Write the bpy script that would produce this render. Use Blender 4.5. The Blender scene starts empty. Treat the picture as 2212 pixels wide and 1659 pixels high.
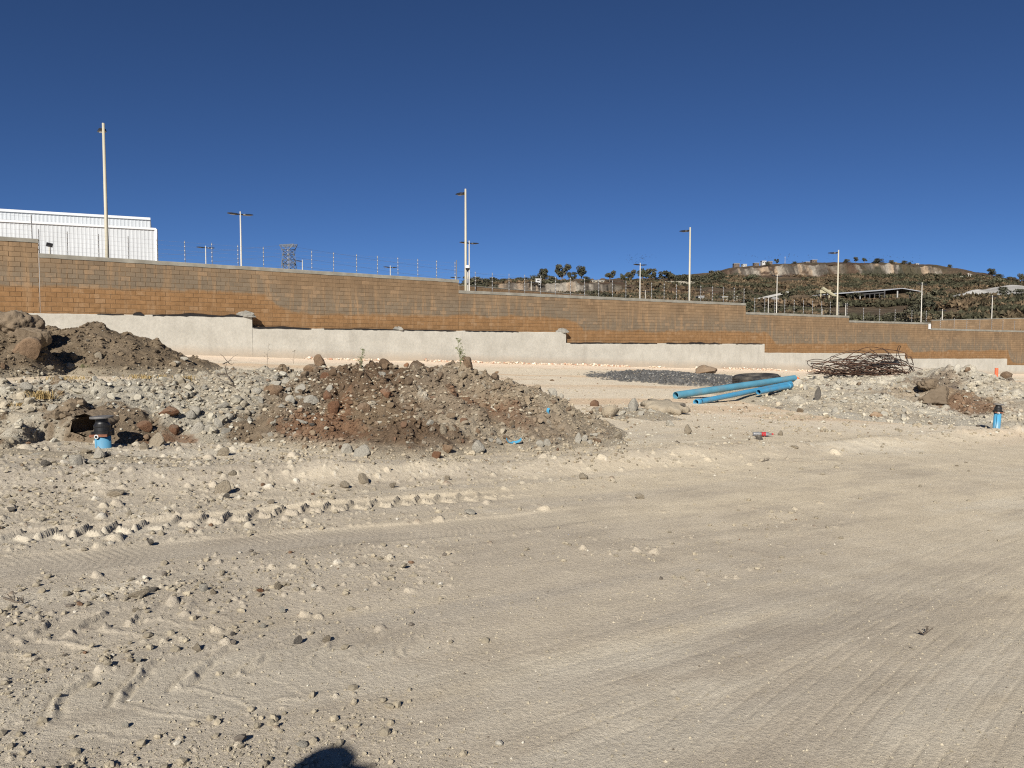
import bpy, math, random
import numpy as np
from mathutils import Vector, Matrix, Euler

R = math.radians
random.seed(7)
scene = bpy.context.scene
col = scene.collection

# ------------------------------------------------------------------ camera
EYE = 1.6
PITCH = R(3.3)
cam_data = bpy.data.cameras.new('camera')
cam_data.sensor_width = 36.0
cam_data.lens = 27.0
cam_data.clip_start = 0.05
cam_data.clip_end = 6000.0
cam = bpy.data.objects.new('camera', cam_data)
cam.location = (0, 0, EYE)
cam.rotation_euler = (math.pi / 2 - PITCH, 0, 0)
col.objects.link(cam)
scene.camera = cam

# ------------------------------------------------------------------ sky and sun
SUN_EL = R(31.0)
SUN_AZ = R(194.0)            # compass style, clockwise from +Y
world = bpy.data.worlds.new('World')
scene.world = world
world.use_nodes = True
wn = world.node_tree
for n in list(wn.nodes):
    wn.nodes.remove(n)
wo = wn.nodes.new('ShaderNodeOutputWorld')
bg = wn.nodes.new('ShaderNodeBackground')
sky = wn.nodes.new('ShaderNodeTexSky')
sky.sky_type = 'NISHITA'
sky.sun_disc = False
sky.sun_elevation = SUN_EL
sky.sun_rotation = SUN_AZ
sky.altitude = 1900.0
sky.air_density = 0.55
sky.dust_density = 0.6
sky.ozone_density = 9.0
bg.inputs['Strength'].default_value = 0.05
wn.links.new(sky.outputs[0], bg.inputs['Color'])
wn.links.new(bg.outputs[0], wo.inputs['Surface'])

sun_data = bpy.data.lights.new('sun', 'SUN')
sun_data.energy = 5.0
sun_data.angle = R(0.53)
sun_data.color = (1.0, 0.945, 0.86)
sun = bpy.data.objects.new('sun', sun_data)
sdir = Vector((math.sin(SUN_AZ) * math.cos(SUN_EL), math.cos(SUN_AZ) * math.cos(SUN_EL), math.sin(SUN_EL)))
sun.rotation_euler = sdir.to_track_quat('Z', 'Y').to_euler()
sun.location = (20, -60, 60)
col.objects.link(sun)

vs = scene.view_settings
scene.display_settings.display_device = 'sRGB'
vs.view_transform = 'Standard'
vs.look = 'None'
vs.exposure = 0.55
vs.gamma = 1.0
vs.use_curve_mapping = False
scene.cycles.use_denoising = False
scene.cycles.filter_width = 1.15
scene.cycles.max_bounces = 5
scene.cycles.diffuse_bounces = 3
scene.cycles.transparent_max_bounces = 6

# ------------------------------------------------------------------ noise (numpy)
def h2(ix, iy, s):
    a = (ix.astype(np.uint32) * np.uint32(374761393) + iy.astype(np.uint32) * np.uint32(668265263)
         + np.uint32((s * 974711 + 12345) & 0xFFFFFFFF))
    a = (a ^ (a >> np.uint32(13))) * np.uint32(1274126177)
    a = (a ^ (a >> np.uint32(15))) * np.uint32(2246822519)
    a ^= a >> np.uint32(16)
    return a.astype(np.float32) * np.float32(1 / 4294967296.0)

def vn(x, y, s=0):
    fx = np.floor(x); fy = np.floor(y)
    ix = fx.astype(np.int64); iy = fy.astype(np.int64)
    tx = x - fx; ty = y - fy
    tx = tx * tx * tx * (tx * (tx * 6 - 15) + 10)
    ty = ty * ty * ty * (ty * (ty * 6 - 15) + 10)
    a = h2(ix, iy, s); b = h2(ix + 1, iy, s); c = h2(ix, iy + 1, s); d = h2(ix + 1, iy + 1, s)
    return (a + (b - a) * tx) * (1 - ty) + (c + (d - c) * tx) * ty

def fbm(x, y, octs=4, s=0, gain=0.5, lac=2.03):
    """roughly -1..1"""
    r = np.zeros_like(x); a = 1.0; t = 0.0
    for i in range(octs):
        r += a * (vn(x, y, s + i * 17) * 2 - 1); t += a
        a *= gain
        x, y = (x * 0.8 - y * 0.6) * lac + 3.7, (x * 0.6 + y * 0.8) * lac - 1.3
    return r / t

def bumps(x, y, cell, s, dens=0.6, rmin=0.2, rmax=0.5, flat=0.7):
    """half buried stones as a height field: height, per-stone random, 0..1 cover"""
    X = x / cell; Y = y / cell
    ix = np.floor(X).astype(np.int64); iy = np.floor(Y).astype(np.int64)
    H = np.zeros_like(x); ID = np.zeros_like(x)
    for dx in (-1, 0, 1):
        for dy in (-1, 0, 1):
            cx = ix + dx; cy = iy + dy
            r0 = h2(cx, cy, s); px = cx + h2(cx, cy, s + 1); py = cy + h2(cx, cy, s + 2)
            rr = rmin + (rmax - rmin) * h2(cx, cy, s + 3) ** 2
            an = h2(cx, cy, s + 4) * 6.283
            ca = np.cos(an); sa = np.sin(an)
            ux = (X - px); uy = (Y - py)
            a = (ux * ca + uy * sa); b = (-ux * sa + uy * ca) * 1.45
            # squarish super-ellipse with a tilted top
            q = (np.abs(a) ** 2.6 + np.abs(b) ** 2.6) / rr ** 2.6
            hh = np.sqrt(np.clip(1 - q, 0, 1)) * rr * cell * flat * (1 + 0.5 * a / rr)
            hh = np.where(r0 < dens, hh, 0)
            m = hh > H
            H = np.where(m, hh, H); ID = np.where(m, h2(cx, cy, s + 5), ID)
    return H, ID, np.clip(H / (0.12 * cell), 0, 1)

def sstep(a, b, x):
    t = np.clip((x - a) / (b - a), 0, 1)
    return t * t * (3 - 2 * t)

# ------------------------------------------------------------------ survey helpers: sight line of the survey frame (2212 x 1659) to a point in the place
CP, SP = math.cos(PITCH), math.sin(PITCH)
FU = 1659.0
def ray(u, v):
    dx = (u - 1106) / FU; dy = (829.5 - v) / FU
    return dx, CP + dy * SP, dy * CP - SP

def at(u, v, Y):
    a, b, c = ray(u, v); t = Y / b
    return Vector((a * t, Y, EYE + c * t))

GA, GB = -0.050, 0.005
def plane(x, y):
    """the site falls gently to the right"""
    xs = np.where(x > 0, 90 * np.tanh(np.maximum(x, 0) / 90), 60 * np.tanh(np.minimum(x, 0) / 60))
    ys = 120 * np.tanh(y / 120)
    return GA * xs + GB * ys

def onplane(u, v):
    a, b, c = ray(u, v)
    t = EYE / (GA * a + GB * b - c)
    return Vector((a * t, b * t, EYE + c * t))

# boundary wall line in plan
WA = np.array([-18.3, 32.7]); WD = np.array([42.5, 29.0]); WD = WD / np.linalg.norm(WD)
WN = np.array([WD[1], -WD[0]])            # towards the camera
WYAW = math.atan2(WD[1], WD[0])
def wall_at(u, v, off=0.0):
    """point on the wall plane (off metres in front of it) -> s along wall, z"""
    a, b, c = ray(u, v)
    t = (WA @ WN + off) / (a * WN[0] + b * WN[1])
    p = np.array([a * t, b * t])
    return float((p - WA) @ WD), EYE + c * t
def wall_pt(s, off, z):
    p = WA + WD * s + WN * off
    return Vector((p[0], p[1], z))

# ------------------------------------------------------------------ tyre marks, berms
def path_coords(x, y, pts, reach):
    """signed offset t and arc length s of every point near a polyline (else nan)"""
    P = np.array(pts, float)
    # resample smoothly
    n = 40
    k = np.linspace(0, len(P) - 1, n)
    i = np.clip(np.floor(k).astype(int), 0, len(P) - 2); f = k - i
    p0 = P[np.clip(i - 1, 0, len(P) - 1)]; p1 = P[i]; p2 = P[i + 1]; p3 = P[np.clip(i + 2, 0, len(P) - 1)]
    f = f[:, None]
    Q = 0.5 * ((2 * p1) + (-p0 + p2) * f + (2 * p0 - 5 * p1 + 4 * p2 - p3) * f ** 2 + (-p0 + 3 * p1 - 3 * p2 + p3) * f ** 3)
    L = np.concatenate([[0], np.cumsum(np.linalg.norm(np.diff(Q, axis=0), axis=1))])
    T = np.full(x.shape, np.nan); S = np.full(x.shape, np.nan)
    best = np.full(x.shape, reach)
    inside = (x > Q[:, 0].min() - reach) & (x < Q[:, 0].max() + reach) & (y > Q[:, 1].min() - reach) & (y < Q[:, 1].max() + reach)
    idx = np.nonzero(inside)[0]
    xx = x[idx]; yy = y[idx]; bb = best[idx]; tt = T[idx]; ss = S[idx]
    for j in range(n - 1):
        d = Q[j + 1] - Q[j]; l = np.linalg.norm(d)
        if l < 1e-6:
            continue
        d = d / l
        rx = xx - Q[j, 0]; ry = yy - Q[j, 1]
        sp = rx * d[0] + ry * d[1]
        sc_ = np.clip(sp, 0, l)
        ox = rx - sc_ * d[0]; oy = ry - sc_ * d[1]
        dist = np.sqrt(ox * ox + oy * oy)
        m = dist < bb
        bb = np.where(m, dist, bb)
        tt = np.where(m, np.sign(-rx * d[1] + ry * d[0]) * dist, tt)
        ss = np.where(m, L[j] + sc_, ss)
    T[idx] = tt; S[idx] = ss
    return T, S, L[-1]

def px_path(pts):
    return [tuple(onplane(u, v))[:2] for u, v in pts]

BERM = px_path([(-300, 1035), (150, 1030), (500, 1030), (750, 1028), (1000, 1018), (1250, 1008), (1500, 990), (1750, 972), (2000, 952), (2212, 936), (2600, 905)])
TRACK1 = px_path([(-120, 1180), (0, 1163), (150, 1151), (300, 1137), (450, 1121), (600, 1106), (800, 1090), (1000, 1077), (1200, 1062)])
TRACK2 = px_path([(-150, 1450), (13, 1408), (130, 1383), (330, 1345), (520, 1312), (640, 1292)])
TRACK3 = px_path([(-150, 1640), (100, 1570), (300, 1510), (480, 1465), (700, 1430), (1000, 1395), (1180, 1368)])
TRACK4 = px_path([(1640, 1800), (1800, 1600), (1950, 1450), (2080, 1340), (2212, 1235), (2500, 1060)])
TRACK5 = px_path([(-150, 1245), (150, 1215), (450, 1185), (700, 1165), (900, 1150), (1100, 1132), (1400, 1095)])
TRACK6 = px_path([(900, 1590), (1200, 1490), (1500, 1395), (1800, 1295), (2000, 1225), (2212, 1150), (2500, 1060)])
WINDROWS = [(px_path(p_), w_, k_) for p_, w_, k_ in (([(-100, 1565), (100, 1510), (300, 1455), (460, 1420), (640, 1392), (800, 1368), (950, 1345)], 0.09, 0.45), ([(250, 1690), (450, 1630), (640, 1588), (800, 1556), (900, 1538)], 0.07, 0.5),
    ([(-100, 1305), (150, 1290), (400, 1270), (650, 1252), (900, 1238), (1100, 1224)], 0.26, 0.6), ([(-100, 1130), (200, 1110), (500, 1092), (800, 1068)], 0.40, 0.6), ([(900, 1470), (1150, 1420), (1400, 1370)], 0.06, 0.6), ([(1100, 1205), (1400, 1180), (1700, 1135), (1900, 1100)], 0.30, 0.55),
    ([(1000, 1620), (1250, 1555), (1500, 1480), (1750, 1390)], 0.14, 0.5), ([(1300, 1290), (1600, 1235), (1900, 1165)], 0.18, 0.35))]
RD = np.array(BERM[7]) - np.array(BERM[3]); RD = RD / np.linalg.norm(RD)   # run of the haul road

def ground_low(x, y):
    z = plane(x, y)
    near = 1 - sstep(60, 110, y)
    z = z + 0.05 * fbm(x / 5.0, y / 5.0, 3, 3) * near
    T, S, L = path_coords(x, y, BERM, 1.2)
    m = ~np.isnan(T)
    hb = np.zeros_like(x)
    amp = 0.13 + 0.09 * fbm(S[m] / 1.3, S[m] * 0 + 2, 3, 9)
    hb[m] = amp * np.exp(-(T[m] / (0.42 + 0.1 * np.sin(S[m] * 0.9))) ** 2)
    return z + hb

def ground_fine(x, y):
    """relief of the trodden caliche, and where it is stony"""
    n = x.size
    z = np.zeros(n)
    r = np.hypot(x, y)
    # roughness: stony on the left and along the berm, rolled smooth on the right
    al = x * RD[0] + y * RD[1]; ac = -x * RD[1] + y * RD[0]
    T, S, L = path_coords(x, y, BERM, 2.5)
    nearberm = np.where(np.isnan(T), 0, np.exp(-(np.nan_to_num(T) / 1.0) ** 2))
    az = np.arctan2(x, y)
    rough = sstep(0.2, -0.35, az) * 0.78 + 0.10
    patch = fbm(x / 1.6, y / 1.1, 3, 31)
    rough = np.clip(rough * (0.75 + 0.75 * patch) + 0.55 * nearberm, 0.06, 1.2)
    beyond = sstep(9.5, 14, y) * (1 - nearberm)
    rough = rough * (1 - 0.55 * beyond)
    band = np.exp(-((r - 4.7) / 0.55) ** 2) * sstep(0.05, -0.3, az)
    rough = rough * (0.35 + 0.65 * sstep(4.6, 6.4, r)) + 0.45 * band * np.clip(0.6 + patch, 0, 1)
    for P, w, k in WINDROWS:
        T, S, L = path_coords(x, y, P, w * 3)
        m = ~np.isnan(T)
        rough[m] += k * np.exp(-((T[m] + 0.5 * w * fbm(S[m] / 0.6, S[m] * 0, 3, 53)) / w) ** 2) * sstep(0, 1.0, S[m]) * sstep(0, 1.0, L - S[m]) * np.clip(0.55 + 0.9 * fbm(S[m] / 0.5, T[m] / 0.3, 3, 54), 0, 1)
    # wheel smoothed bands
    smooth = np.zeros(n)
    for P, w, dep, kind in ((TRACK1, 0.21, 0.030, 'lug'), (TRACK2, 0.24, 0.028, 'lug2'), (TRACK3, 0.33, 0.020, 'herring'),
                            (TRACK4, 0.66, 0.0042, 'lines'), (TRACK5, 0.24, 0.022, 'fine'), (TRACK6, 0.5, 0.003, 'lines')):
        T, S, L = path_coords(x, y, P, w * 1.9)
        m = ~np.isnan(T)
        t = T[m]; s = S[m]
        if kind != 'lines': t = t + 0.03 * (vn(s * 2.2, s * 0, 41) - 0.5)
        ends = sstep(0.02, 0.7, s) * sstep(0.02, 1.6, L - s)
        inb = (1 - sstep(w * 0.85, w * 1.08, np.abs(t))) * ends * (1 if kind in ('lug', 'fine') else np.clip(0.75 + 0.7 * fbm(s / 1.4, t / 0.8, 3, 47), 0, 1))
        wear = np.clip(0.5 + 1.1 * fbm(s / 0.5, t / 0.22, 4, 43), 0.0, 1)
        rim = np.exp(-((np.abs(t) - w * 1.15) / (w * 0.22)) ** 2) * ends * np.clip(0.4 + fbm(s / 0.5, t * 0, 3, 48), 0, 1)
        q = np.zeros_like(t)
        if kind == 'lug':
            per = 0.215
            for sd in (1, -1):
                ph = s + (0.5 * per if sd < 0 else 0) - np.abs(t) * 0.7 + 0.012 * np.sin(s * 7)
                k = np.abs((ph / per) % 1 - 0.5) * per
                on = (sd * t > -0.02) & (np.abs(t) < w * (0.85 if sd > 0 else 0.5))
                q = np.maximum(q, 0.047 * (1 - sstep(0.003, 0.029, k + 0.012 * fbm(s / 0.05, t / 0.05, 2, 49))) * on)
            z[m] += inb * (-0.032 + q * np.clip(wear * 1.5 + 0.5, 0, 1)) + 0.003 * rim
        elif kind == 'lug2':
            per = 0.235
            for sd in (1, -1):
                ph = s + (0.5 * per if sd < 0 else 0) - np.abs(t) * 0.75 + 0.02 * np.sin(s * 5) + 0.05 * fbm(s / 0.09, t / 0.09, 3, 57)
                k = np.abs((ph / per) % 1 - 0.5) * per
                on = (sd * t > -0.02)
                q = np.maximum(q, 0.036 * (1 - sstep(0.004, 0.036, k)) * on)
            z[m] += inb * (-0.014 + q * np.clip(wear * 1.3 + 0.4, 0, 1) * np.where(t < 0, 0.45, 1.25)) + 0.003 * rim
        elif kind == 'herring':
            per = 0.25
            ph = s - np.abs(t) * 0.75 + 0.03 * np.sin(s * 3.1) + 0.05 * fbm(s / 0.16, t / 0.16, 3, 50)
            k = np.abs((ph / per) % 1 - 0.5) * per
            q = 0.010 * np.exp(-(k / 0.012) ** 2) - 0.008 * np.exp(-((k - 0.035) / 0.016) ** 2)
            z[m] += inb * (-0.003 + q * np.clip(wear * 0.8 + 0.35, 0, 1) * np.where(t < 0, 0.3, 1.8)) + 0.002 * rim
        elif kind == 'fine':
            per = 0.055
            k = np.abs(((s + np.abs(t) * 0.4) / per) % 1 - 0.5) * 2
            z[m] += inb * (-0.012 + 0.005 * k * wear) + 0.005 * rim
        else:
            per = 0.078 if w > 0.6 else 0.12
            k = np.abs((t + 0.01 * vn(s * 0.12, s * 0, 45)) / per % 1 - 0.5) * 2
            q = -dep * (1 - sstep(0.03, 0.30, k)) * np.clip(0.2 + 1.2 * vn(s / 1.5, t / 0.1, 46) * vn(s / 0.3 + 5, t / 0.3, 46) * 2, 0, 1.2)
            z[m] += inb * q
        smooth[m] = np.maximum(smooth[m], inb * {'lug': 1.0, 'fine': 0.9, 'lug2': 0.85, 'herring': 0.75}.get(kind, 0.5))
    rough = rough * (1 - smooth)
    # grain running with the traffic
    z += 0.0035 * fbm(al / 1.6, ac / 0.13, 3, 51) * (1 - 0.5 * smooth)
    z += 0.016 * fbm(x / 0.42, y / 0.42, 4, 52) * (0.25 + rough)
    nr = r < 26
    xx = x[nr]; yy = y[nr]; ro = rough[nr]
    zz = np.zeros(xx.size); st = np.zeros(xx.size); idr = np.zeros(xx.size)
    for cell, s, dens, k in ((0.26, 61, 0.10, 0.6), (0.12, 71, 0.34, 0.75), (0.055, 81, 0.6, 0.85), (0.028, 91, 0.65, 0.9)):
        H, ID, cov = bumps(xx, yy, cell, s, dens, 0.15, 0.42, k)
        # whole stones are in or out, by the roughness around them
        on = sstep(0.0, 0.25, ro - ID * 0.85)
        H = H * on
        take = H > zz
        zz = np.where(take, H, zz); st = np.where(take, cov * on, st); idr = np.where(take, ID, idr)
    z[nr] += zz * (1 - smooth[nr])
    stone = np.zeros(n); stone[nr] = st * (1 - smooth[nr]); sid = np.zeros(n); sid[nr] = idr
    return z, stone, sid, rough, smooth, (al, ac)

# ------------------------------------------------------------------ mesh helpers
def np_mesh(name, V, F, colors=None, smooth=True, extra=None):
    me = bpy.data.meshes.new(name)
    V = np.ascontiguousarray(V, dtype=np.float32); F = np.ascontiguousarray(F, dtype=np.int32)
    nf, k = F.shape
    me.vertices.add(len(V)); me.vertices.foreach_set('co', V.ravel())
    me.loops.add(nf * k); me.loops.foreach_set('vertex_index', F.ravel())
    me.polygons.add(nf)
    me.polygons.foreach_set('loop_start', np.arange(0, nf * k, k, dtype=np.int32))
    me.polygons.foreach_set('loop_total', np.full(nf, k, dtype=np.int32))
    me.polygons.foreach_set('use_smooth', np.full(nf, smooth, dtype=bool))
    me.update(calc_edges=True)
    if colors is not None:
        a = me.color_attributes.new('col', 'FLOAT_COLOR', 'POINT')
        c = np.ones((len(V), 4), np.float32); c[:, :3] = colors
        a.data.foreach_set('color', c.ravel())
    if extra is not None:
        a = me.attributes.new('rnd', 'FLOAT', 'POINT')
        a.data.foreach_set('value', np.ascontiguousarray(extra, dtype=np.float32))
    return me

def link(name, me, mat=None, parent=None, loc=None):
    o = bpy.data.objects.new(name, me)
    if mat is not None and me is not None and not me.materials:
        me.materials.append(mat)
    col.objects.link(o)
    if parent is not None:
        o.parent = parent
    if loc is not None:
        o.location = loc
    return o

def tag(o, label=None, cat=None, group=None, kind=None):
    if label: o['label'] = label
    if cat: o['category'] = cat
    if group: o['group'] = group
    if kind: o['kind'] = kind
    return o

def thing(name, label, cat, loc=(0, 0, 0), group=None, rot=None):
    o = bpy.data.objects.new(name, None)
    o.empty_display_size = 0.2
    o.location = loc
    if rot is not None:
        o.rotation_euler = rot
    col.objects.link(o)
    return tag(o, label, cat, group)

class MB:
    """collects boxes, bars and tubes; build() links them as one mesh under a parent (coordinates local to it)"""
    def __init__(self):
        self.v = []; self.f = []
    def poly(self, verts, faces):
        b = len(self.v)
        self.v += [tuple(p) for p in verts]
        self.f += [tuple(b + i for i in q) for q in faces]
        return self
    def box(self, c, s, m=None):
        x, y, z = s[0] / 2, s[1] / 2, s[2] / 2
        vs_ = [Vector((a * x, b * y, d * z)) for d in (-1, 1) for b in (-1, 1) for a in (-1, 1)]
        if m is not None:
            vs_ = [m @ p for p in vs_]
        c = Vector(c)
        return self.poly([p + c for p in vs_], [(0, 2, 3, 1), (4, 5, 7, 6), (0, 1, 5, 4), (1, 3, 7, 5), (3, 2, 6, 7), (2, 0, 4, 6)])
    def bar(self, p, q, w, d=None):
        p = Vector(p); q = Vector(q); ax = q - p
        m = ax.to_track_quat('Z', 'Y').to_matrix()
        return self.box((p + q) / 2, (w, d or w, ax.length), m)
    def tube(self, p, q, r0, r1=None, n=10, caps=True):
        return self.path([p, q], [r0, r0 if r1 is None else r1], n, caps)
    def path(self, pts, rad, n=6, caps=True):
        pts = [Vector(p) for p in pts]
        if not hasattr(rad, '__len__'):
            rad = [rad] * len(pts)
        rings = []
        up = None
        for i, p in enumerate(pts):
            t = (pts[min(i + 1, len(pts) - 1)] - pts[max(i - 1, 0)]).normalized()
            if up is None:
                up = t.orthogonal().normalized()
            up = (up - t * up.dot(t))
            up = up.normalized() if up.length > 1e-6 else t.orthogonal().normalized()
            sd = t.cross(up)
            rings.append([p + (up * math.cos(a) + sd * math.sin(a)) * rad[i] for a in (2 * math.pi * k / n for k in range(n))])
        v = [q for r_ in rings for q in r_]
        f = [(i * n + k, i * n + (k + 1) % n, (i + 1) * n + (k + 1) % n, (i + 1) * n + k) for i in range(len(pts) - 1) for k in range(n)]
        if caps:
            f.append(tuple(reversed(range(n)))); f.append(tuple((len(pts) - 1) * n + k for k in range(n)))
        return self.poly(v, f)
    def lathe(self, prof, n=24, o=(0, 0, 0), m=None, closed=False):
        o = Vector(o)
        v = []
        for r_, z in prof:
            for k in range(n):
                a = 2 * math.pi * k / n
                p = Vector((r_ * math.cos(a), r_ * math.sin(a), z))
                v.append((m @ p if m is not None else p) + o)
        L = len(prof)
        f = [(i * n + k, i * n + (k + 1) % n, ((i + 1) % L) * n + (k + 1) % n, ((i + 1) % L) * n + k)
             for i in range(L if closed else L - 1) for k in range(n)]
        return self.poly(v, f)
    def build(self, name, mat, parent=None, smooth=False, world=False):
        v = self.v
        if world and parent is not None:
            l = Vector(parent.location)
            v = [Vector(p) - l for p in v]
        me = bpy.data.meshes.new(name)
        me.from_pydata([tuple(p) for p in v], [], self.f)
        if smooth:
            me.polygons.foreach_set('use_smooth', [True] * len(me.polygons))
        me.update()
        return link(name, me, mat, parent)

# ------------------------------------------------------------------ materials
MATS = {}
def nt(name):
    m = bpy.data.materials.new(name); m.use_nodes = True
    t = m.node_tree
    b = t.nodes['Principled BSDF']
    MATS[name] = m
    return m, t, b

def N(t, kind, **kw):
    n = t.nodes.new(kind)
    for k, v in kw.items():
        if hasattr(n, k):
            setattr(n, k, v)
        else:
            n.inputs[k.replace('_', ' ')].default_value = v
    return n

def noise(t, scale, detail=4, rough=0.55, vec=None):
    n = N(t, 'ShaderNodeTexNoise')
    n.inputs['Scale'].default_value = scale; n.inputs['Detail'].default_value = detail; n.inputs['Roughness'].default_value = rough
    if vec is not None:
        t.links.new(vec, n.inputs['Vector'])
    return n

def mrange(t, src, a, b, c=0.0, d=1.0):
    n = N(t, 'ShaderNodeMapRange')
    n.inputs['From Min'].default_value = a; n.inputs['From Max'].default_value = b
    n.inputs['To Min'].default_value = c; n.inputs['To Max'].default_value = d
    t.links.new(src, n.inputs['Value'])
    return n.outputs['Result']

def mix(t, fac, a, b, mode='MIX'):
    n = N(t, 'ShaderNodeMix', data_type='RGBA', blend_type=mode)
    for s, i in ((fac, 0), (a, 6), (b, 7)):
        if hasattr(s, 'is_linked') or hasattr(s, 'links'):
            t.links.new(s, n.inputs[i])
        else:
            n.inputs[i].default_value = s if i == 0 else (*s, 1.0)
    return n.outputs[2]

def mth(t, op, a, b=None):
    n = N(t, 'ShaderNodeMath', operation=op)
    for s, i in ((a, 0), (b, 1)):
        if s is None: continue
        if hasattr(s, 'links'): t.links.new(s, n.inputs[i])
        else: n.inputs[i].default_value = s
    return n.outputs[0]

def bump(t, b, h, strength, dist):
    n = N(t, 'ShaderNodeBump')
    n.inputs['Strength'].default_value = strength; n.inputs['Distance'].default_value = dist
    t.links.new(h, n.inputs['Height']); t.links.new(n.outputs[0], b.inputs['Normal'])

def simple(name, c, rough=0.6, metal=0.0, vary=0.0, scale=3.0, spec=0.4, dirt=None, bmp=0.0):
    m, t, b = nt(name)
    b.inputs['Roughness'].default_value = rough; b.inputs['Metallic'].default_value = metal
    b.inputs['Specular IOR Level'].default_value = spec
    if vary or dirt:
        tc = N(t, 'ShaderNodeTexCoord')
        n = noise(t, scale, 5, 0.6, tc.outputs['Object'])
        lo = tuple(x * (1 - vary) for x in c); hi = tuple(min(1, x * (1 + vary)) for x in c)
        k = mix(t, mrange(t, n.outputs['Fac'], 0.3, 0.7), lo, hi)
        if dirt:
            n2 = noise(t, scale * 0.6, 6, 0.65, tc.outputs['Object'])
            k = mix(t, mrange(t, n2.outputs['Fac'], 0.46, 0.72), k, dirt)
        t.links.new(k, b.inputs['Base Color'])
        if bmp:
            bump(t, b, n.outputs['Fac'], 0.6, bmp)
    else:
        b.inputs['Base Color'].default_value = (*c, 1)
    return m

def soil_mat(name, fine=34.0, bdist=0.012, grain=0.28, gain=(1.0, 1.0, 1.0)):
    """loose earth; its own colour comes from the 'col' attribute of the ground survey"""
    m, t, b = nt(name)
    b.inputs['Roughness'].default_value = 0.96; b.inputs['Specular IOR Level'].default_value = 0.12
    at_ = N(t, 'ShaderNodeAttribute', attribute_name='col')
    g = N(t, 'ShaderNodeNewGeometry')
    n1 = noise(t, fine, 7, 0.74, g.outputs['Position'])
    n2 = noise(t, fine * 5.5, 3, 0.6, g.outputs['Position'])
    n3 = noise(t, fine * 0.05, 4, 0.6, g.outputs['Position'])
    k = mix(t, 1.0, at_.outputs['Color'], mix(t, mrange(t, n1.outputs['Fac'], 0.25, 0.75), (1 - grain,) * 3, (1 + grain * 0.8,) * 3), 'MULTIPLY')
    k = mix(t, 1.0, k, mix(t, mrange(t, n2.outputs['Fac'], 0.3, 0.7), (0.86, 0.85, 0.84), (1.14, 1.13, 1.12)), 'MULTIPLY')
    k = mix(t, 1.0, k, mix(t, mrange(t, n3.outputs['Fac'], 0.3, 0.7), (0.92, 0.91, 0.90), (1.07, 1.07, 1.07)), 'MULTIPLY')
    k = mix(t, 1.0, k, gain, 'MULTIPLY')
    t.links.new(k, b.inputs['Base Color'])
    hsum = mth(t, 'ADD', n1.outputs['Fac'], mth(t, 'MULTIPLY', n2.outputs['Fac'], 0.35))
    bump(t, b, hsum, 0.9, bdist)
    return m

def rock_mat(name, c, c2, dust=(0.42, 0.38, 0.31), dustf=0.5, scale=4.0):
    m, t, b = nt(name)
    b.inputs['Roughness'].default_value = 0.93; b.inputs['Specular IOR Level'].default_value = 0.15
    tc = N(t, 'ShaderNodeTexCoord'); oi = N(t, 'ShaderNodeObjectInfo'); g = N(t, 'ShaderNodeNewGeometry')
    ad = N(t, 'ShaderNodeVectorMath', operation='ADD')
    cx = N(t, 'ShaderNodeCombineXYZ')
    t.links.new(mth(t, 'MULTIPLY', oi.outputs['Random'], 50.0), cx.inputs[0])
    t.links.new(tc.outputs['Object'], ad.inputs[0]); t.links.new(cx.outputs[0], ad.inputs[1])
    n = noise(t, scale, 6, 0.65, ad.outputs[0]); n2 = noise(t, scale * 6, 4, 0.6, ad.outputs[0])
    k = mix(t, mrange(t, n.outputs['Fac'], 0.3, 0.7), c, c2)
    # fallen dust settles on faces that look up
    sx = N(t, 'ShaderNodeSeparateXYZ'); t.links.new(g.outputs['Normal'], sx.inputs[0])
    up = mth(t, 'MULTIPLY', mrange(t, mth(t, 'ADD', sx.outputs[2], mth(t, 'MULTIPLY', n.outputs['Fac'], 0.6)), 0.65, 1.25), dustf)
    k = mix(t, up, k, dust)
    k = mix(t, 1.0, k, mix(t, oi.outputs['Random'], (0.82, 0.82, 0.82), (1.12, 1.11, 1.09)), 'MULTIPLY')
    t.links.new(k, b.inputs['Base Color'])
    bump(t, b, mth(t, 'ADD', n.outputs['Fac'], mth(t, 'MULTIPLY', n2.outputs['Fac'], 0.5)), 0.8, 0.05)
    return m

M_ground = soil_mat('caliche_soil', 46, 0.015, 0.22, (1.31, 1.315, 1.32))
M_heap = soil_mat('loose_spoil', 24, 0.05, 0.34, (1.02, 1.02, 1.0))
M_lime = rock_mat('pale_limestone', (0.34, 0.318, 0.268), (0.44, 0.413, 0.352), (0.43, 0.395, 0.32))
M_tanrock = rock_mat('tan_rock', (0.25, 0.21, 0.155), (0.33, 0.283, 0.212), (0.35, 0.31, 0.24))
M_brown = rock_mat('brown_rock', (0.155, 0.105, 0.068), (0.24, 0.165, 0.105), (0.30, 0.245, 0.18), 0.45)
M_red = rock_mat('red_brown_rock', (0.135, 0.070, 0.042), (0.215, 0.118, 0.068), (0.33, 0.26, 0.19), 0.4)
M_dark = rock_mat('dark_basalt', (0.085, 0.078, 0.070), (0.16, 0.145, 0.125), (0.33, 0.29, 0.23), 0.45)
M_clod = rock_mat('soil_clod', (0.125, 0.096, 0.066), (0.18, 0.14, 0.098), (0.22, 0.175, 0.125), 0.35, 2.5)
M_pebble = soil_mat('pebbles', 40, 0.006, 0.22, (1.10, 1.10, 1.07))

# ------------------------------------------------------------------ heaps of spoil (height above the site)
def blob(u, v, Y, ru, ry, rot=0.0, yb=None):
    p = at(u, v, Y)
    h = p.z - float(plane(np.array([p.x]), np.array([p.y]))[0])
    return (p.x, p.y, ru / FU * Y, ry, rot, h, yb or ry)

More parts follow.
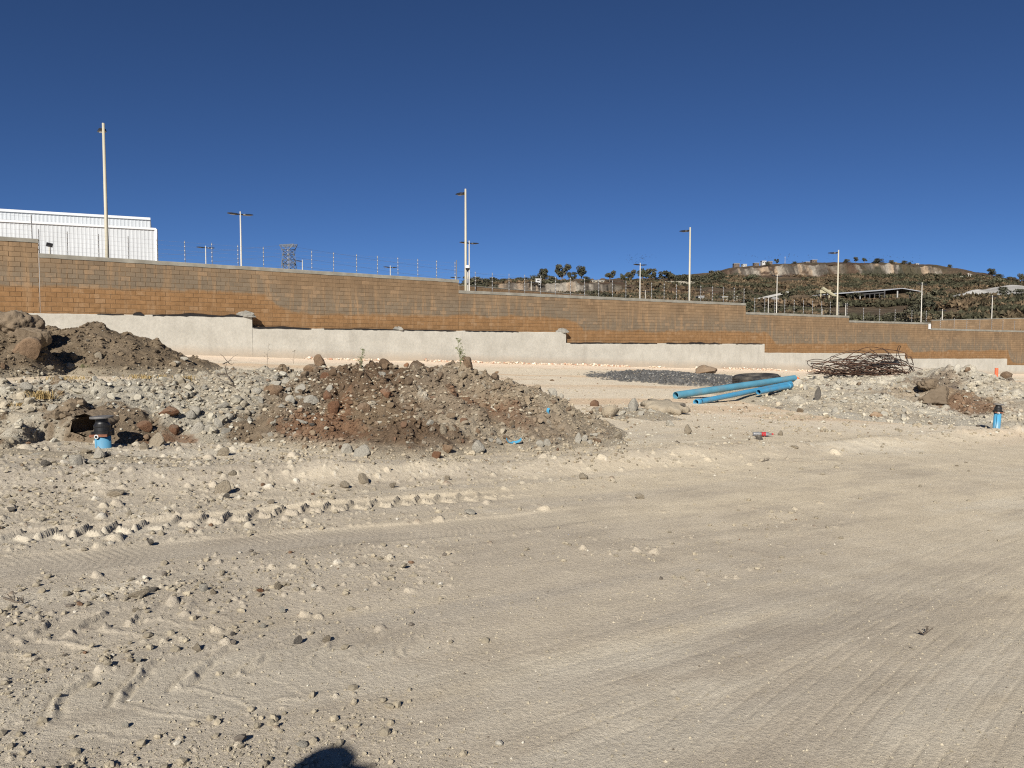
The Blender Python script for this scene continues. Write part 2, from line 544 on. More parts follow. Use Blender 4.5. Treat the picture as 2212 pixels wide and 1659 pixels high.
def blob_h(x, y, B, warp=0.25, seed=0, pw=5.0, prof=1.5):
    wx = x + warp * fbm(x / 0.9, y / 0.9, 3, seed + 100)
    wy = y + warp * fbm(x / 0.9, y / 0.9, 3, seed + 200)
    acc = np.zeros_like(x)
    for cx, cy, rx, ry, rot, h, rb in B:
        dx = wx - cx; dy = wy - cy
        c, s = math.cos(rot), math.sin(rot)
        a = dx * c + dy * s; b = -dx * s + dy * c
        bb = np.where(b > 0, b / rb, b / ry)
        q = np.sqrt((a / rx) ** 2 + bb ** 2)
        f = np.clip(1 - q ** prof, 0, 1) * h
        acc += f ** pw
    return acc ** (1 / pw)

def rubble(x, y, seed, layers, rough=None):
    """stones of several sizes bedded in the heap"""
    zz = np.zeros_like(x); st = np.zeros_like(x); idr = np.zeros_like(x)
    for i, (cell, dens, k) in enumerate(layers):
        H, ID, cov = bumps(x, y, cell, seed + 10 * i, dens, 0.16, 0.46, k)
        if rough is not None:
            H = H * sstep(0, 0.2, rough - ID * 0.9); cov = cov * (H > 0)
        tk = H > zz
        zz = np.where(tk, H, zz); st = np.where(tk, cov, st); idr = np.where(tk, ID, idr)
    return zz, st, idr

def patch_mask(x, y, u, v, ru, ry, Y=None, seed=0, soft=0.35):
    """irregular patch of soil around a surveyed spot"""
    p = at(u, v, Y) if Y else onplane(u, v)
    q = np.sqrt(((x - p.x) / (ru / FU * p.y)) ** 2 + ((y - p.y) / ry) ** 2)
    q = q + 0.45 * fbm(x / 0.5, y / 0.5, 4, 300 + seed) + 0.35 * fbm(x / 0.09, y / 0.09, 3, 400 + seed)
    return 1 - sstep(1 - soft * 0.55, 1 + soft * 0.55, q)

def lerp(a, b, m):
    return a + (np.asarray(b)[None, :] - a) * m[:, None]

HEAPS = []
C_grey = (0.39, 0.362, 0.30); C_tan = (0.40, 0.35, 0.27); C_brown = (0.185, 0.138, 0.092)
C_dkbrown = (0.125, 0.085, 0.055); C_redd = (0.185, 0.108, 0.066); C_pale = (0.45, 0.425, 0.36)

# -- far left brown mound
B1 = [blob(196, 699, 22.6, 125, 2.9), blob(285, 722, 22.8, 130, 2.9), blob(360, 765, 23.0, 120, 2.7), blob(110, 712, 22.2, 110, 2.8),
      blob(10, 684, 20.6, 95, 2.5), blob(-90, 690, 20.6, 130, 2.6), blob(50, 735, 19.6, 70, 1.5)]
def H1(x, y):
    h = blob_h(x, y, B1, 0.30, 1)
    m = sstep(0.02, 0.25, h)
    zz, st, idr = rubble(x, y, 1000, ((0.6, 0.12, 0.6), (0.26, 0.30, 0.7), (0.12, 0.4, 0.8)))
    h = h + m * (0.14 * (np.abs(fbm(x / 0.55, y / 0.55, 4, 17)) - 0.25) + 0.10 * fbm(x / 0.8, y / 0.8, 4, 7) + 0.8 * zz + 0.05 * fbm(x / 0.16, y / 0.16, 3, 8))
    c = np.tile(np.array([[0.165, 0.128, 0.088]]), (x.size, 1))
    c = lerp(c, (0.205, 0.162, 0.115), sstep(-0.2, 0.5, fbm(x / 1.4, y / 1.4, 3, 12)))
    c = lerp(c, (0.30, 0.245, 0.175), st * (idr > 0.7) * 0.6)
    c = lerp(c, (0.31, 0.27, 0.205), 1 - sstep(0.05, 0.35, h))
    return h, c

# -- grey rubble bank on the left, with the excavated pit round the valve
B2 = [blob(-280, 850, 11.1, 210, 2.7, 0, 7), blob(-90, 842, 11.2, 200, 2.7, 0, 7), blob(90, 840, 11.2, 200, 2.7, 0, 7), blob(250, 838, 11.4, 190, 2.8, 0, 7),
      blob(380, 830, 12.0, 150, 3.1, 0, 5.5), blob(480, 812, 12.8, 140, 3.3, 0, 4.0), blob(590, 808, 13.2, 130, 3.3, 0, 3.2), blob(690, 812, 13.3, 110, 3.2)]
PIT = at(215, 948, 9.2)
def H2(x, y):
    h = blob_h(x, y, B2, 0.22, 2, 5.0, 1.9)
    m = sstep(0.02, 0.22, h)
    # pit: near vertical back wall, open towards the road
    dx = (x - PIT.x - 0.12) / 1.2; dy = (y - PIT.y)
    side = 1 - sstep(0.85, 1.0, np.abs(dx) + 0.25 * fbm(x / 0.35, y / 0.35, 3, 21))
    back = 1 - sstep(0.28, 0.46, dy + 0.14 * fbm(x / 0.4, y / 0.4, 3, 22))
    pit = side * back * sstep(-0.75, -0.30, dy)
    depth = np.clip(h + 0.03, 0, 1) * pit
    stony = 0.55 + 0.6 * fbm(x / 1.1, y / 1.1, 3, 24)
    zz, st, idr = rubble(x, y, 2000, ((0.55, 0.30, 0.85), (0.27, 0.38, 0.9), (0.13, 0.42, 0.9), (0.07, 0.4, 0.85)), np.clip(stony, 0.12, 1.1))
    low = 1 - 0.65 * (1 - sstep(9.2, 10.2, y))
    h = h - depth
    # a loose lip of fill in front of the valve
    h = h + 0.05 * side * np.exp(-((dy + 0.55) / 0.22) ** 2)
    m = m * (1 - 0.8 * pit)
    h = h + m * (0.13 * (np.abs(fbm(x / 0.42, y / 0.42, 4, 28)) - 0.25) + 0.07 * fbm(x / 0.7, y / 0.7, 4, 25) + 1.0 * zz * low + 0.035 * fbm(x / 0.12, y / 0.12, 3, 26))
    c = np.tile(np.array([C_grey]), (x.size, 1))
    c = lerp(c, C_tan, sstep(-0.1, 0.5, fbm(x / 1.3, y / 1.3, 3, 27)) * 0.7)
    c = lerp(c, C_tan, 1 - sstep(8.9, 9.9, y))
    c = lerp(c, C_pale, st * sstep(0.3, 0.6, idr))
    c = lerp(c, C_brown, st * (idr < 0.10))
    for u, v, ru, ry, Y, cc, k in ((235, 920, 140, 0.62, 9.75, (0.205, 0.158, 0.110), 0.95), (350, 930, 45, 0.4, 9.6, C_redd, 0.8),
                                   (600, 915, 110, 0.7, 10.6, C_brown, 0.9), (690, 930, 85, 0.6, 10.5, C_redd, 0.9), (660, 860, 70, 0.8, 11.8, C_brown, 0.7),
                                   (60, 830, 90, 1.0, 13.5, (0.24, 0.195, 0.14), 0.6)):
        c = lerp(c, cc, k * patch_mask(x, y, u, v, ru, ry, Y, u))
    return h, c

# -- brown and red earth mound in the middle
B3 = [blob(715, 797, 13.3, 170, 3.4), blob(800, 795, 13.3, 190, 3.5), blob(890, 795, 13.4, 190, 3.5), blob(985, 793, 13.6, 180, 3.5), blob(1080, 818, 13.7, 160, 3.2), blob(1160, 850, 13.7, 140, 2.8),
      blob(1245, 893, 13.6, 120, 2.3), blob(890, 903, 10.9, 130, 1.5), blob(1010, 903, 11.6, 120, 1.6), blob(1130, 917, 11.9, 120, 1.5)]
def H3(x, y):
    h = blob_h(x, y, B3, 0.2, 3, 7.0)
    m = sstep(0.02, 0.25, h)
    zz, st, idr = rubble(x, y, 3000, ((0.5, 0.22, 0.7), (0.22, 0.5, 0.85), (0.105, 0.7, 0.95), (0.055, 0.6, 0.9)))
    h = h + m * (0.24 * (np.abs(fbm(x / 0.48, y / 0.48, 5, 38)) - 0.25) + 0.10 * fbm(x / 0.8, y / 0.8, 4, 35) + 1.0 * zz + 0.045 * fbm(x / 0.10, y / 0.10, 3, 36))
    sc_ = patch_mask(x, y, 1035, 905, 75, 0.32, 12.0, 3)            # slipped scarp of red clay
    h = h - 0.16 * sc_
    c = np.tile(np.array([[0.178, 0.138, 0.100]]), (x.size, 1))
    c = lerp(c, (0.285, 0.235, 0.175), np.clip(sstep(-0.15, 0.45, fbm(x / 1.2, y / 1.2, 3, 37)) * 0.5 + sstep(-1.6, 0.6, x) * 0.6, 0, 1))
    for u, v, ru, ry, Y, cc, k in ((795, 835, 95, 1.4, 12.4, C_dkbrown, 0.9), (880, 930, 120, 0.9, 10.6, C_dkbrown, 0.85), (760, 910, 90, 0.7, 10.9, C_brown, 0.9),
                                   (690, 930, 95, 0.55, 10.5, C_redd, 0.85), (735, 880, 26, 0.5, 11.2, C_redd, 0.8), (1040, 900, 80, 0.3, 12.0, C_redd, 0.8),
                                   (1110, 925, 50, 0.3, 11.7, C_redd, 0.5), (1080, 850, 110, 0.9, 13.0, (0.285, 0.23, 0.165), 0.7), (1240, 910, 110, 1.0, 13.2, (0.31, 0.265, 0.20), 0.7),
                                   (1050, 950, 120, 0.35, 11.0, C_tan, 0.6)):
        c = lerp(c, cc, k * patch_mask(x, y, u, v, ru, ry, Y, u))
    c = lerp(c, (0.40, 0.365, 0.30), st * (idr > 0.92) * 0.9)
    c = lerp(c, C_tan, 1 - sstep(0.03, 0.16, h))
    return h, c

# -- low rubble by the slab
B4 = [blob(1320, 888, 17.0, 70, 1.8), blob(1400, 885, 17.2, 70, 1.6), blob(1290, 920, 15.2, 70, 1.3)]
def H4(x, y):
    h = blob_h(x, y, B4, 0.25, 4)
    m = sstep(0.01, 0.12, h)
    zz, st, idr = rubble(x, y, 4000, ((0.45, 0.35, 0.6), (0.2, 0.5, 0.75), (0.1, 0.5, 0.8)))
    h = h + m * (0.04 * fbm(x / 0.5, y / 0.5, 3, 45) + 0.8 * zz)
    c = np.tile(np.array([C_tan]), (x.size, 1)); c = lerp(c, C_pale, st * (idr > 0.3))
    return h, c

# -- rubble bank on the right
B5 = [blob(1725, 833, 25.8, 200, 8.0, 0, 6), blob(1810, 826, 27.0, 190, 9.0, 0, 8), blob(1900, 822, 28.0, 190, 9.5, 0, 8), blob(2000, 822, 28.0, 170, 9.5, 0, 8),
      blob(2062, 796, 27.0, 95, 6.0), blob(2110, 806, 27.0, 110, 6.5), blob(2190, 836, 27.0, 140, 8.0), blob(2320, 850, 27.0, 200, 8.0), blob(2480, 850, 27.0, 220, 8.0),
      blob(2035, 832, 23.0, 75, 3.5), blob(2085, 850, 21.5, 85, 3.0), blob(2150, 880, 19.6, 60, 1.6), blob(1860, 815, 30.0, 190, 5.0, 0, 5)]
def H5(x, y):
    h = blob_h(x, y, B5, 0.35, 5)
    m = sstep(0.02, 0.22, h)
    # the hollow track where the pipes lie stays smooth
    a = at(1430, 872, 21.5); b = at(1720, 838, 26.0)
    ax = np.array([b.x - a.x, b.y - a.y]); L = np.linalg.norm(ax); ax = ax / L
    off = np.abs(-(x - a.x) * ax[1] + (y - a.y) * ax[0]); sm = 1 - sstep(0.9, 1.9, off) * 1.0
    sm = np.where((x < b.x + 0.2), sm, 0)
    left = 1 - sstep(5.6, 8.0, x - 0.12 * (y - 20))
    calm = np.maximum(sm, left * 0.9)
    stony = 0.6 + 0.55 * fbm(x / 1.6, y / 1.6, 3, 54)
    zz, st, idr = rubble(x, y, 5000, ((0.7, 0.26, 0.7), (0.34, 0.42, 0.8), (0.17, 0.5, 0.85)), np.clip(stony, 0.1, 1.1) * (1 - calm * 0.9))
    h = h + m * ((0.16 * (np.abs(fbm(x / 0.7, y / 0.7, 4, 58)) - 0.25) + 0.10 * fbm(x / 1.0, y / 1.0, 4, 55) + 0.04 * fbm(x / 0.2, y / 0.2, 3, 56)) * (1 - 0.85 * calm) + 0.85 * zz)
    c = np.tile(np.array([(0.485, 0.45, 0.375)]), (x.size, 1))
    c = lerp(c, C_tan, sstep(-0.2, 0.5, fbm(x / 1.6, y / 1.6, 3, 57)) * 0.7)
    c = lerp(c, (0.51, 0.45, 0.345), np.clip(calm, 0, 1))
    for u, v, ru, ry, Y, cc, k in ((2040, 835, 50, 1.8, 23.5, (0.25, 0.185, 0.125), 0.9), (2090, 860, 75, 1.6, 21.5, (0.255, 0.19, 0.13), 0.9), (2010, 812, 55, 1.2, 26.5, (0.20, 0.155, 0.115), 0.8),
                                   (2100, 875, 40, 1.2, 20.5, C_redd, 0.7), (1740, 905, 60, 1.2, 18.2, (0.20, 0.145, 0.105), 0.75), (1960, 845, 75, 1.2, 23.5, (0.29, 0.23, 0.165), 0.6),
                                   (1840, 850, 70, 1.0, 23.0, C_pale, 0.5), (2190, 860, 50, 2.0, 22.0, (0.33, 0.27, 0.20), 0.6)):
        c = lerp(c, cc, k * patch_mask(x, y, u, v, ru, ry, Y, u))
    c = lerp(c, C_pale, st * (idr > 0.55) * 0.7); c = lerp(c, (0.17, 0.14, 0.115), st * (idr < 0.12))
    return h, c

# -- spread of dark crushed gravel
def H6(x, y):
    h = 0.16 * patch_mask(x, y, 1530, 812, 150, 6.0, 36.0, 1, 0.4) + 0.10 * patch_mask(x, y, 1420, 816, 130, 4.0, 35.0, 2, 0.5) + 0.14 * patch_mask(x, y, 1790, 819, 90, 2.5, 33.0, 3, 0.4)
    zz, st, idr = rubble(x, y, 6000, ((0.22, 0.4, 0.6), (0.11, 0.6, 0.8)))
    h = h * (0.7 + 0.6 * vn(x / 1.5, y / 1.5, 5)) - 0.035 + (zz + 0.03 * fbm(x / 0.6, y / 0.6, 3, 65)) * sstep(0.01, 0.05, h)
    c = np.tile(np.array([(0.115, 0.115, 0.115)]), (x.size, 1))
    c = lerp(c, (0.21, 0.205, 0.195), st * (idr > 0.6)); c = lerp(c, (0.38, 0.34, 0.27), (1 - sstep(-0.02, 0.05, h)) * 0.8)
    return h, c

def heap(name, label, cat, x0, x1, y0, y1, res, fun, kind=None, mat=None, cut=None):
    nx = int((x1 - x0) / res) + 1; ny = int((y1 - y0) / res) + 1
    gx, gy = np.meshgrid(np.linspace(x0, x1, nx), np.linspace(y0, y1, ny))
    x = gx.ravel(); y = gy.ravel()
    h, c = fun(x, y)
    edge = np.minimum(np.minimum(x - x0, x1 - x), np.minimum(y - y0, y1 - y))
    h = np.where(edge < 0.4, np.minimum(h, edge - 0.1), h)
    z = ground_low(x, y) + h - 0.015
    HEAPS.append((x0, x1, y0, y1, nx, ny, h.reshape(ny, nx), c.reshape(ny, nx, 3)))
    idx = np.arange(nx * ny).reshape(ny, nx)
    F = np.stack([idx[:-1, :-1], idx[:-1, 1:], idx[1:, 1:], idx[1:, :-1]], -1).reshape(-1, 4)
    keep = (h[F] > 0.004).any(axis=1)
    if cut is not None:
        keep &= ~cut(x[F].mean(1), y[F].mean(1), z[F].mean(1))
    F = F[keep]
    used = np.unique(F); re = np.full(nx * ny, -1); re[used] = np.arange(len(used))
    V = np.stack([x, y, z], 1)[used]
    me = np_mesh(name, V, re[F], c[used])
    o = link(name, me, mat or M_heap)
    tag(o, label, cat, None, kind)
    return o

GX0, GX1, GY0, GY1, GN = -34.0, 46.0, 0.5, 66.0, 0.1
_gx, _gy = np.meshgrid(np.arange(GX0, GX1, GN), np.arange(GY0, GY1, GN))
_GL = ground_low(_gx.ravel(), _gy.ravel()).reshape(_gx.shape)
def grid_at(G, x, y, x0, y0, sx, sy):
    fx = np.clip((x - x0) / sx, 0, G.shape[1] - 1.001); fy = np.clip((y - y0) / sy, 0, G.shape[0] - 1.001)
    ix = fx.astype(int); iy = fy.astype(int); fx = fx - ix; fy = fy - iy
    if G.ndim == 3:
        fx = fx[:, None]; fy = fy[:, None]
    return (G[iy, ix] * (1 - fx) + G[iy, ix + 1] * fx) * (1 - fy) + (G[iy + 1, ix] * (1 - fx) + G[iy + 1, ix + 1] * fx) * fy
def surf(xs, ys, want_col=False):
    """top of whatever earth lies at these spots"""
    xs = np.atleast_1d(np.asarray(xs, float)); ys = np.atleast_1d(np.asarray(ys, float))
    g = grid_at(_GL, xs, ys, GX0, GY0, GN, GN)
    z = g.copy()
    C = np.tile(np.array([(0.36, 0.315, 0.24)]), (len(xs), 1))
    for x0, x1, y0, y1, nx, ny, H, HC in HEAPS:
        m = (xs > x0) & (xs < x1) & (ys > y0) & (ys < y1)
        if m.any():
            sx = (x1 - x0) / (nx - 1); sy = (y1 - y0) / (ny - 1)
            hz_ = g[m] + grid_at(H, xs[m], ys[m], x0, y0, sx, sy) - 0.015
            if want_col:
                i = np.nonzero(m)[0][hz_ > z[m]]
                if len(i): C[i] = grid_at(HC, xs[i], ys[i], x0, y0, sx, sy)
            z[m] = np.maximum(z[m], hz_)
    return (z, C) if want_col else z
def surf1(x, y):
    return float(surf([x], [y])[0])

# ------------------------------------------------------------------ ground sheet (dense where people walk, coarse to the horizon)
def ground_color(x, y, stone, sid, rough, smooth, al, ac):
    n = x.size
    c = np.tile(np.array([(0.375, 0.330, 0.258)]), (n, 1))
    r = np.hypot(x, y)
    c = lerp(c, (0.43, 0.375, 0.28), sstep(-0.2, 0.4, fbm(al / 6.0, ac / 0.5, 4, 71)) * 0.85)
    c = lerp(c, (0.335, 0.30, 0.243), sstep(-0.05, 0.4, fbm(al / 5.0 + 9, ac / 0.32, 4, 72)) * 0.75)
    c = lerp(c, (0.455, 0.395, 0.29), sstep(4.0, 9.0, r) * sstep(-2, 4, x) * 0.65)
    c = lerp(c, (0.335, 0.30, 0.243), sstep(0.0, -0.45, np.arctan2(x, y)) * 0.55)
    c = lerp(c, (0.275, 0.240, 0.190), sstep(0.05, 0.4, fbm(al / 1.6 + 3, ac / 0.45, 6, 76, 0.62)) * 0.42 * (r < 14))
    c = lerp(c, (0.475, 0.435, 0.35), sstep(0.1, 0.45, fbm(al / 3.0 + 7, ac / 0.7, 6, 77, 0.6)) * 0.5)
    # ochre and pale wheel lines on the platform behind the heaps
    far = sstep(13, 18, y)
    c = lerp(c, (0.50, 0.44, 0.34), far * 0.9)
    c = lerp(c, (0.46, 0.35, 0.235), far * sstep(0.0, 0.45, fbm(al / 9.0, ac / 1.6, 4, 73)) * 0.8)
    c = lerp(c, (0.58, 0.48, 0.375), sstep(7, 2.0, -((x - WA[0]) * WN[0] + (y - WA[1]) * WN[1]) * -1) * sstep(20, 28, y) * 0.85)
    s_ = smooth * sstep(-0.3, 0.4, fbm(x / 0.5, y / 0.5, 2, 74))
    c = lerp(c, (0.30, 0.268, 0.212), s_ * 0.35 * (r < 9))
    # stones keep the dust of the place, a few are whiter, browner or slate
    k = stone * 0.7
    c = lerp(c, (0.40, 0.36, 0.28), k * (sid > 0.25)); c = lerp(c, (0.50, 0.475, 0.41), k * (sid > 0.45) * (sid < 0.50)); c = lerp(c, (0.15, 0.105, 0.075), k * (sid < 0.018))
    return c

def build_ground():
    t_d = np.radians(np.linspace(-40, 40, 821))
    t_l = np.radians(np.linspace(-180, -41, 30))[:-1]; t_r = np.radians(np.linspace(41, 180, 30))[1:]
    th = np.concatenate([t_l, t_d, t_r])
    rr = np.concatenate([np.geomspace(0.25, 2.3, 25)[:-1], np.geomspace(2.3, 17, 590)[:-1], np.geomspace(17, 95, 150)[:-1], np.geomspace(95, 4500, 24)])
    RR, TH = np.meshgrid(rr, th, indexing='ij')
    x = (RR * np.sin(TH)).ravel(); y = (RR * np.cos(TH)).ravel()
    zl = ground_low(x, y)
    zf, stone, sid, rough, smooth, (al, ac) = ground_fine(x, y)
    fade = 1 - sstep(30, 60, np.hypot(x, y))
    z = zl + zf * fade
    c = ground_color(x, y, stone, sid, rough, smooth, al, ac)
    nr, nt_ = RR.shape
    idx = np.arange(nr * nt_).reshape(nr, nt_)
    F = np.stack([idx[:-1, :-1], idx[1:, :-1], idx[1:, 1:], idx[:-1, 1:]], -1).reshape(-1, 4)[:, ::-1]
    me = np_mesh('ground', np.stack([x, y, z], 1), F, c)
    o = link('ground', me, M_ground)
    tag(o, 'pale tan caliche ground of the building site with tyre tracks', None, None, 'structure')
build_ground()
# small bowl closes the sheet under the photographer's feet
mb = MB(); mb.lathe([(0.0, -0.01), (0.30, -0.012)], 24)
me = np_mesh('ground_centre', np.array(mb.v), np.array(mb.f), np.tile([(0.375, 0.330, 0.258)], (len(mb.v), 1)))
tag(link('ground', me, M_ground), 'patch of caliche ground under the photographer', None, None, 'structure')

HOLE = Vector((PIT.x - 0.40, PIT.y + 0.38, PIT.z + 0.12))
def hollow_cut(x, y, z):
    return (((x - HOLE.x) / 0.19) ** 2 + ((z - HOLE.z) / 0.11) ** 2 < 1 + 0.3 * np.sin(x * 40)) & (np.abs(y - HOLE.y) < 0.35)
heap('spoil_mound', 'far brown earth mound against the concrete wall at left', 'mound', -22, -7, 15.5, 27, 0.055, H1)
heap('rubble_bank', 'grey rubble bank with an excavated pit round the left valve', 'mound', -12.0, -1.2, 7.7, 19.5, 0.031, H2, cut=hollow_cut)
heap('earth_mound', 'brown and red earth mound in the middle with boulders on its crest', 'mound', -5.2, 2.8, 8.6, 17.8, 0.029, H3)
heap('rubble_patch', 'low stony patch around the flat slab beside the ramp', 'mound', 0.8, 4.2, 13.0, 19.5, 0.04, H4)
heap('rubble_bank', 'long pale rubble bank at right below the rebar tangle', 'mound', 3.2, 30.0, 15.2, 37.0, 0.068, H5)
heap('gravel_spread', 'spread of dark grey crushed gravel behind the blue pipes', 'gravel', 2.5, 16.5, 27.0, 44.0, 0.075, H6)

# ------------------------------------------------------------------ boundary wall: concrete footing wall below, earth-coloured block wall above
CONC = [  # u0, u1, v of the top at both ends
    (-260, 545, 671, 684, 'plain grey concrete wall section behind the far brown mound at left'),
    (545, 1223, 708, 718, 'long grey concrete wall section behind the central earth mound'),
    (1223, 1652, 741, 743, 'grey concrete wall section behind the gravel spread'),
    (1652, 1955, 762, 764, 'low grey concrete wall section behind the rebar tangle'),
    (1955, 2176, 775, 775, 'low stained concrete wall section behind the right rubble peak'),
    (2176, 2520, 789, 792, 'lowest concrete wall section at the right edge')]
WOFF = 0.32
CONC_W = []
for u0, u1, v0, v1, lab in CONC:
    s0, z0 = wall_at(u0, v0, WOFF); s1, z1 = wall_at(u1, v1, WOFF)
    CONC_W.append((s0, s1, z0, z1, lab))
def conc_top(s):
    for s0, s1, z0, z1, _ in CONC_W:
        if s <= s1:
            return z0 + (z1 - z0) * (s - s0) / (s1 - s0)
    return CONC_W[-1][3]

m, t, b = nt('cast_concrete')
b.inputs['Roughness'].default_value = 0.9; b.inputs['Specular IOR Level'].default_value = 0.2
g = N(t, 'ShaderNodeNewGeometry')
mp = N(t, 'ShaderNodeMapping'); t.links.new(g.outputs['Position'], mp.inputs[0]); mp.inputs['Scale'].default_value = (1, 1, 0.22)
n1 = noise(t, 0.9, 6, 0.62, g.outputs['Position']); n2 = noise(t, 2.2, 5, 0.6, mp.outputs[0]); n3 = noise(t, 9, 5, 0.65, g.outputs['Position'])
k = mix(t, mrange(t, n1.outputs['Fac'], 0.3, 0.72), (0.3618, 0.3462, 0.2995), (0.4646, 0.4475, 0.3930))
k = mix(t, mth(t, 'MULTIPLY', mrange(t, n2.outputs['Fac'], 0.52, 0.75), 0.45), k, (0.2825, 0.2666, 0.2285))
k = mix(t, 1.0, k, mix(t, mrange(t, n3.outputs['Fac'], 0.25, 0.75), (0.88, 0.88, 0.88), (1.1, 1.1, 1.1)), 'MULTIPLY')
sp = N(t, 'ShaderNodeSeparateXYZ'); t.links.new(g.outputs['Position'], sp.inputs[0])
# soil splashed up from the ground at the foot
hg = mth(t, 'SUBTRACT', sp.outputs[2], mth(t, 'ADD', mth(t, 'MULTIPLY', sp.outputs[0], GA * 0.94), mth(t, 'MULTIPLY', sp.outputs[1], GB)))
hg = mth(t, 'ADD', hg, mth(t, 'MULTIPLY', n1.outputs['Fac'], -0.5))
k = mix(t, mth(t, 'MULTIPLY', mrange(t, hg, 0.25, -0.15), 0.6), k, (0.34, 0.27, 0.195))
t.links.new(k, b.inputs['Base Color']); bump(t, b, n3.outputs['Fac'], 0.35, 0.02)
M_conc = m
M_cope = simple('cement_coping', (0.2277, 0.2180, 0.1863), 0.9, vary=0.22, scale=1.6, spec=0.2, dirt=(0.1587, 0.1449, 0.1173), bmp=0.01)

def strip_wall(name, label, s0, s1, z0, z1, off, thick, zb, seed, parent=None, step=0.18):
    """one cast section; its top edge is rough"""
    n = max(3, int((s1 - s0) / step))
    s = np.linspace(s0, s1, n)
    rag = 0.022 * fbm(s / 0.7, s * 0 + seed, 4, seed) + 0.012 * (vn(s / 0.25, s * 0, seed + 5) - 0.5)
    zt = z0 + (z1 - z0) * (s - s0) / (s1 - s0) + rag
    V = []; F = []
    for i in range(n):
        f = 0.008 * float(fbm(np.array([s[i] / 2]), np.array([seed * 1.0]), 2, seed)[0])
        for o_, z in ((off + f, zb), (off + f, zt[i] - 0.03), (off - 0.02, zt[i]), (off - thick, zt[i] + 0.01), (off - thick, zb)):
            V.append(wall_pt(s[i], o_, z))
    for i in range(n - 1):
        a = i * 5
        for j in range(4):
            F.append((a + j, a + 5 + j, a + 6 + j, a + 1 + j))
    e = (n - 1) * 5
    mb = MB().poly(V, F + [(0, 1, 2, 3, 4), (e + 4, e + 3, e + 2, e + 1, e)])
    return mb

root0 = None
for i, (s0, s1, z0, z1, lab) in enumerate(CONC_W):
    p = wall_pt((s0 + s1) / 2, WOFF, 0); p.z = float(plane(np.array([p.x]), np.array([p.y]))[0])
    zb = min(float(plane(np.array([wall_pt(s, 0, 0).x]), np.array([wall_pt(s, 0, 0).y]))[0]) for s in (s0, s1)) - 0.4
    o = strip_wall('concrete_wall', lab, s0 + 0.012, s1 - 0.012, z0, z1, WOFF, 0.62, zb, 11 + i).build('concrete_wall', M_conc)
    tag(o, lab, 'wall', 'sections of the concrete footing wall')

# ---- block wall material: earth blocks, orange where splashed low, grey cement bloom above it, pale runs
m, t, b = nt('earth_block')
b.inputs['Roughness'].default_value = 0.93; b.inputs['Specular IOR Level'].default_value = 0.12
g = N(t, 'ShaderNodeNewGeometry'); sp = N(t, 'ShaderNodeSeparateXYZ'); t.links.new(g.outputs['Position'], sp.inputs[0])
oi = N(t, 'ShaderNodeObjectInfo'); ra = N(t, 'ShaderNodeAttribute', attribute_name='rnd')
isst = mth(t, 'GREATER_THAN', ra.outputs['Fac'], 0.0)
rnd = mth(t, 'FRACT', mth(t, 'ADD', mth(t, 'MULTIPLY', oi.outputs['Random'], mth(t, 'SUBTRACT', 1.0, isst)), ra.outputs['Fac']))
XA, XB = -40.0, 110.0
ramp = N(t, 'ShaderNodeValToRGB'); ramp.color_ramp.interpolation = 'CONSTANT'
stops = []
for i, (s0, s1, z0, z1, lab) in enumerate(CONC_W):
    # the splash line steps down a little right of each step of the footing
    xa = wall_pt(s0 + 0.7, 0, 0).x; xb = wall_pt(s0 + 1.7, 0, 0).x
    val = ((z0 + z1) / 2 + (1.08, 0.78, 0.80, 0.76, 0.72, 0.7)[i] + 6) / 12
    if i: stops.append(((xa - XA) / (XB - XA), stops[-1][1]))
    stops.append(((xb - XA) / (XB - XA) if i else 0.0, val))
cr = ramp.color_ramp; cr.interpolation = 'LINEAR'
cr.elements[0].position = 0.0; cr.elements[0].color = (stops[0][1],) * 3 + (1,)
cr.elements[1].position = stops[1][0]; cr.elements[1].color = (stops[1][1],) * 3 + (1,)
for ps, v in stops[2:]:
    e = cr.elements.new(ps); e.color = (v, v, v, 1)
t.links.new(mrange(t, sp.outputs[0], XA, XB), ramp.inputs[0])
bz = mth(t, 'SUBTRACT', mth(t, 'MULTIPLY', ramp.outputs[0], 12.0), 6.0)
nw = noise(t, 0.55, 5, 0.6, g.outputs['Position'])
nf = noise(t, 5.0, 5, 0.65, g.outputs['Position'])
mp = N(t, 'ShaderNodeMapping'); t.links.new(g.outputs['Position'], mp.inputs[0]); mp.inputs['Scale'].default_value = (2.4, 2.4, 0.30)
ns = noise(t, 1.5, 5, 0.62, mp.outputs[0])
dz = mth(t, 'ADD', mth(t, 'SUBTRACT', sp.outputs[2], bz), mth(t, 'MULTIPLY', mth(t, 'SUBTRACT', nw.outputs['Fac'], 0.5), 0.55))
dz = mth(t, 'ADD', dz, mth(t, 'MULTIPLY', mth(t, 'SUBTRACT', nf.outputs['Fac'], 0.5), 0.25))
base = mix(t, mrange(t, nw.outputs['Fac'], 0.3, 0.7), (0.1548, 0.1061, 0.0640), (0.2156, 0.1482, 0.0875))
orange = mix(t, mrange(t, nf.outputs['Fac'], 0.3, 0.7), (0.1794, 0.1021, 0.0469), (0.2456, 0.1435, 0.0690))
grey = mix(t, mrange(t, nf.outputs['Fac'], 0.3, 0.7), (0.1311, 0.1104, 0.0828), (0.1690, 0.1414, 0.1052))
gm = mth(t, 'MULTIPLY', mrange(t, dz, 0.0, 0.12), mrange(t, dz, 1.5, 0.5))
k = mix(t, mth(t, 'MULTIPLY', mth(t, 'MULTIPLY', gm, 0.75), mrange(t, ns.outputs['Fac'], 0.68, 0.5)), base, grey)
k = mix(t, mrange(t, dz, 0.10, -0.06), k, orange)
k = mix(t, mth(t, 'MULTIPLY', mrange(t, ns.outputs['Fac'], 0.53, 0.68), 0.5), k, (0.2935, 0.1968, 0.1143))
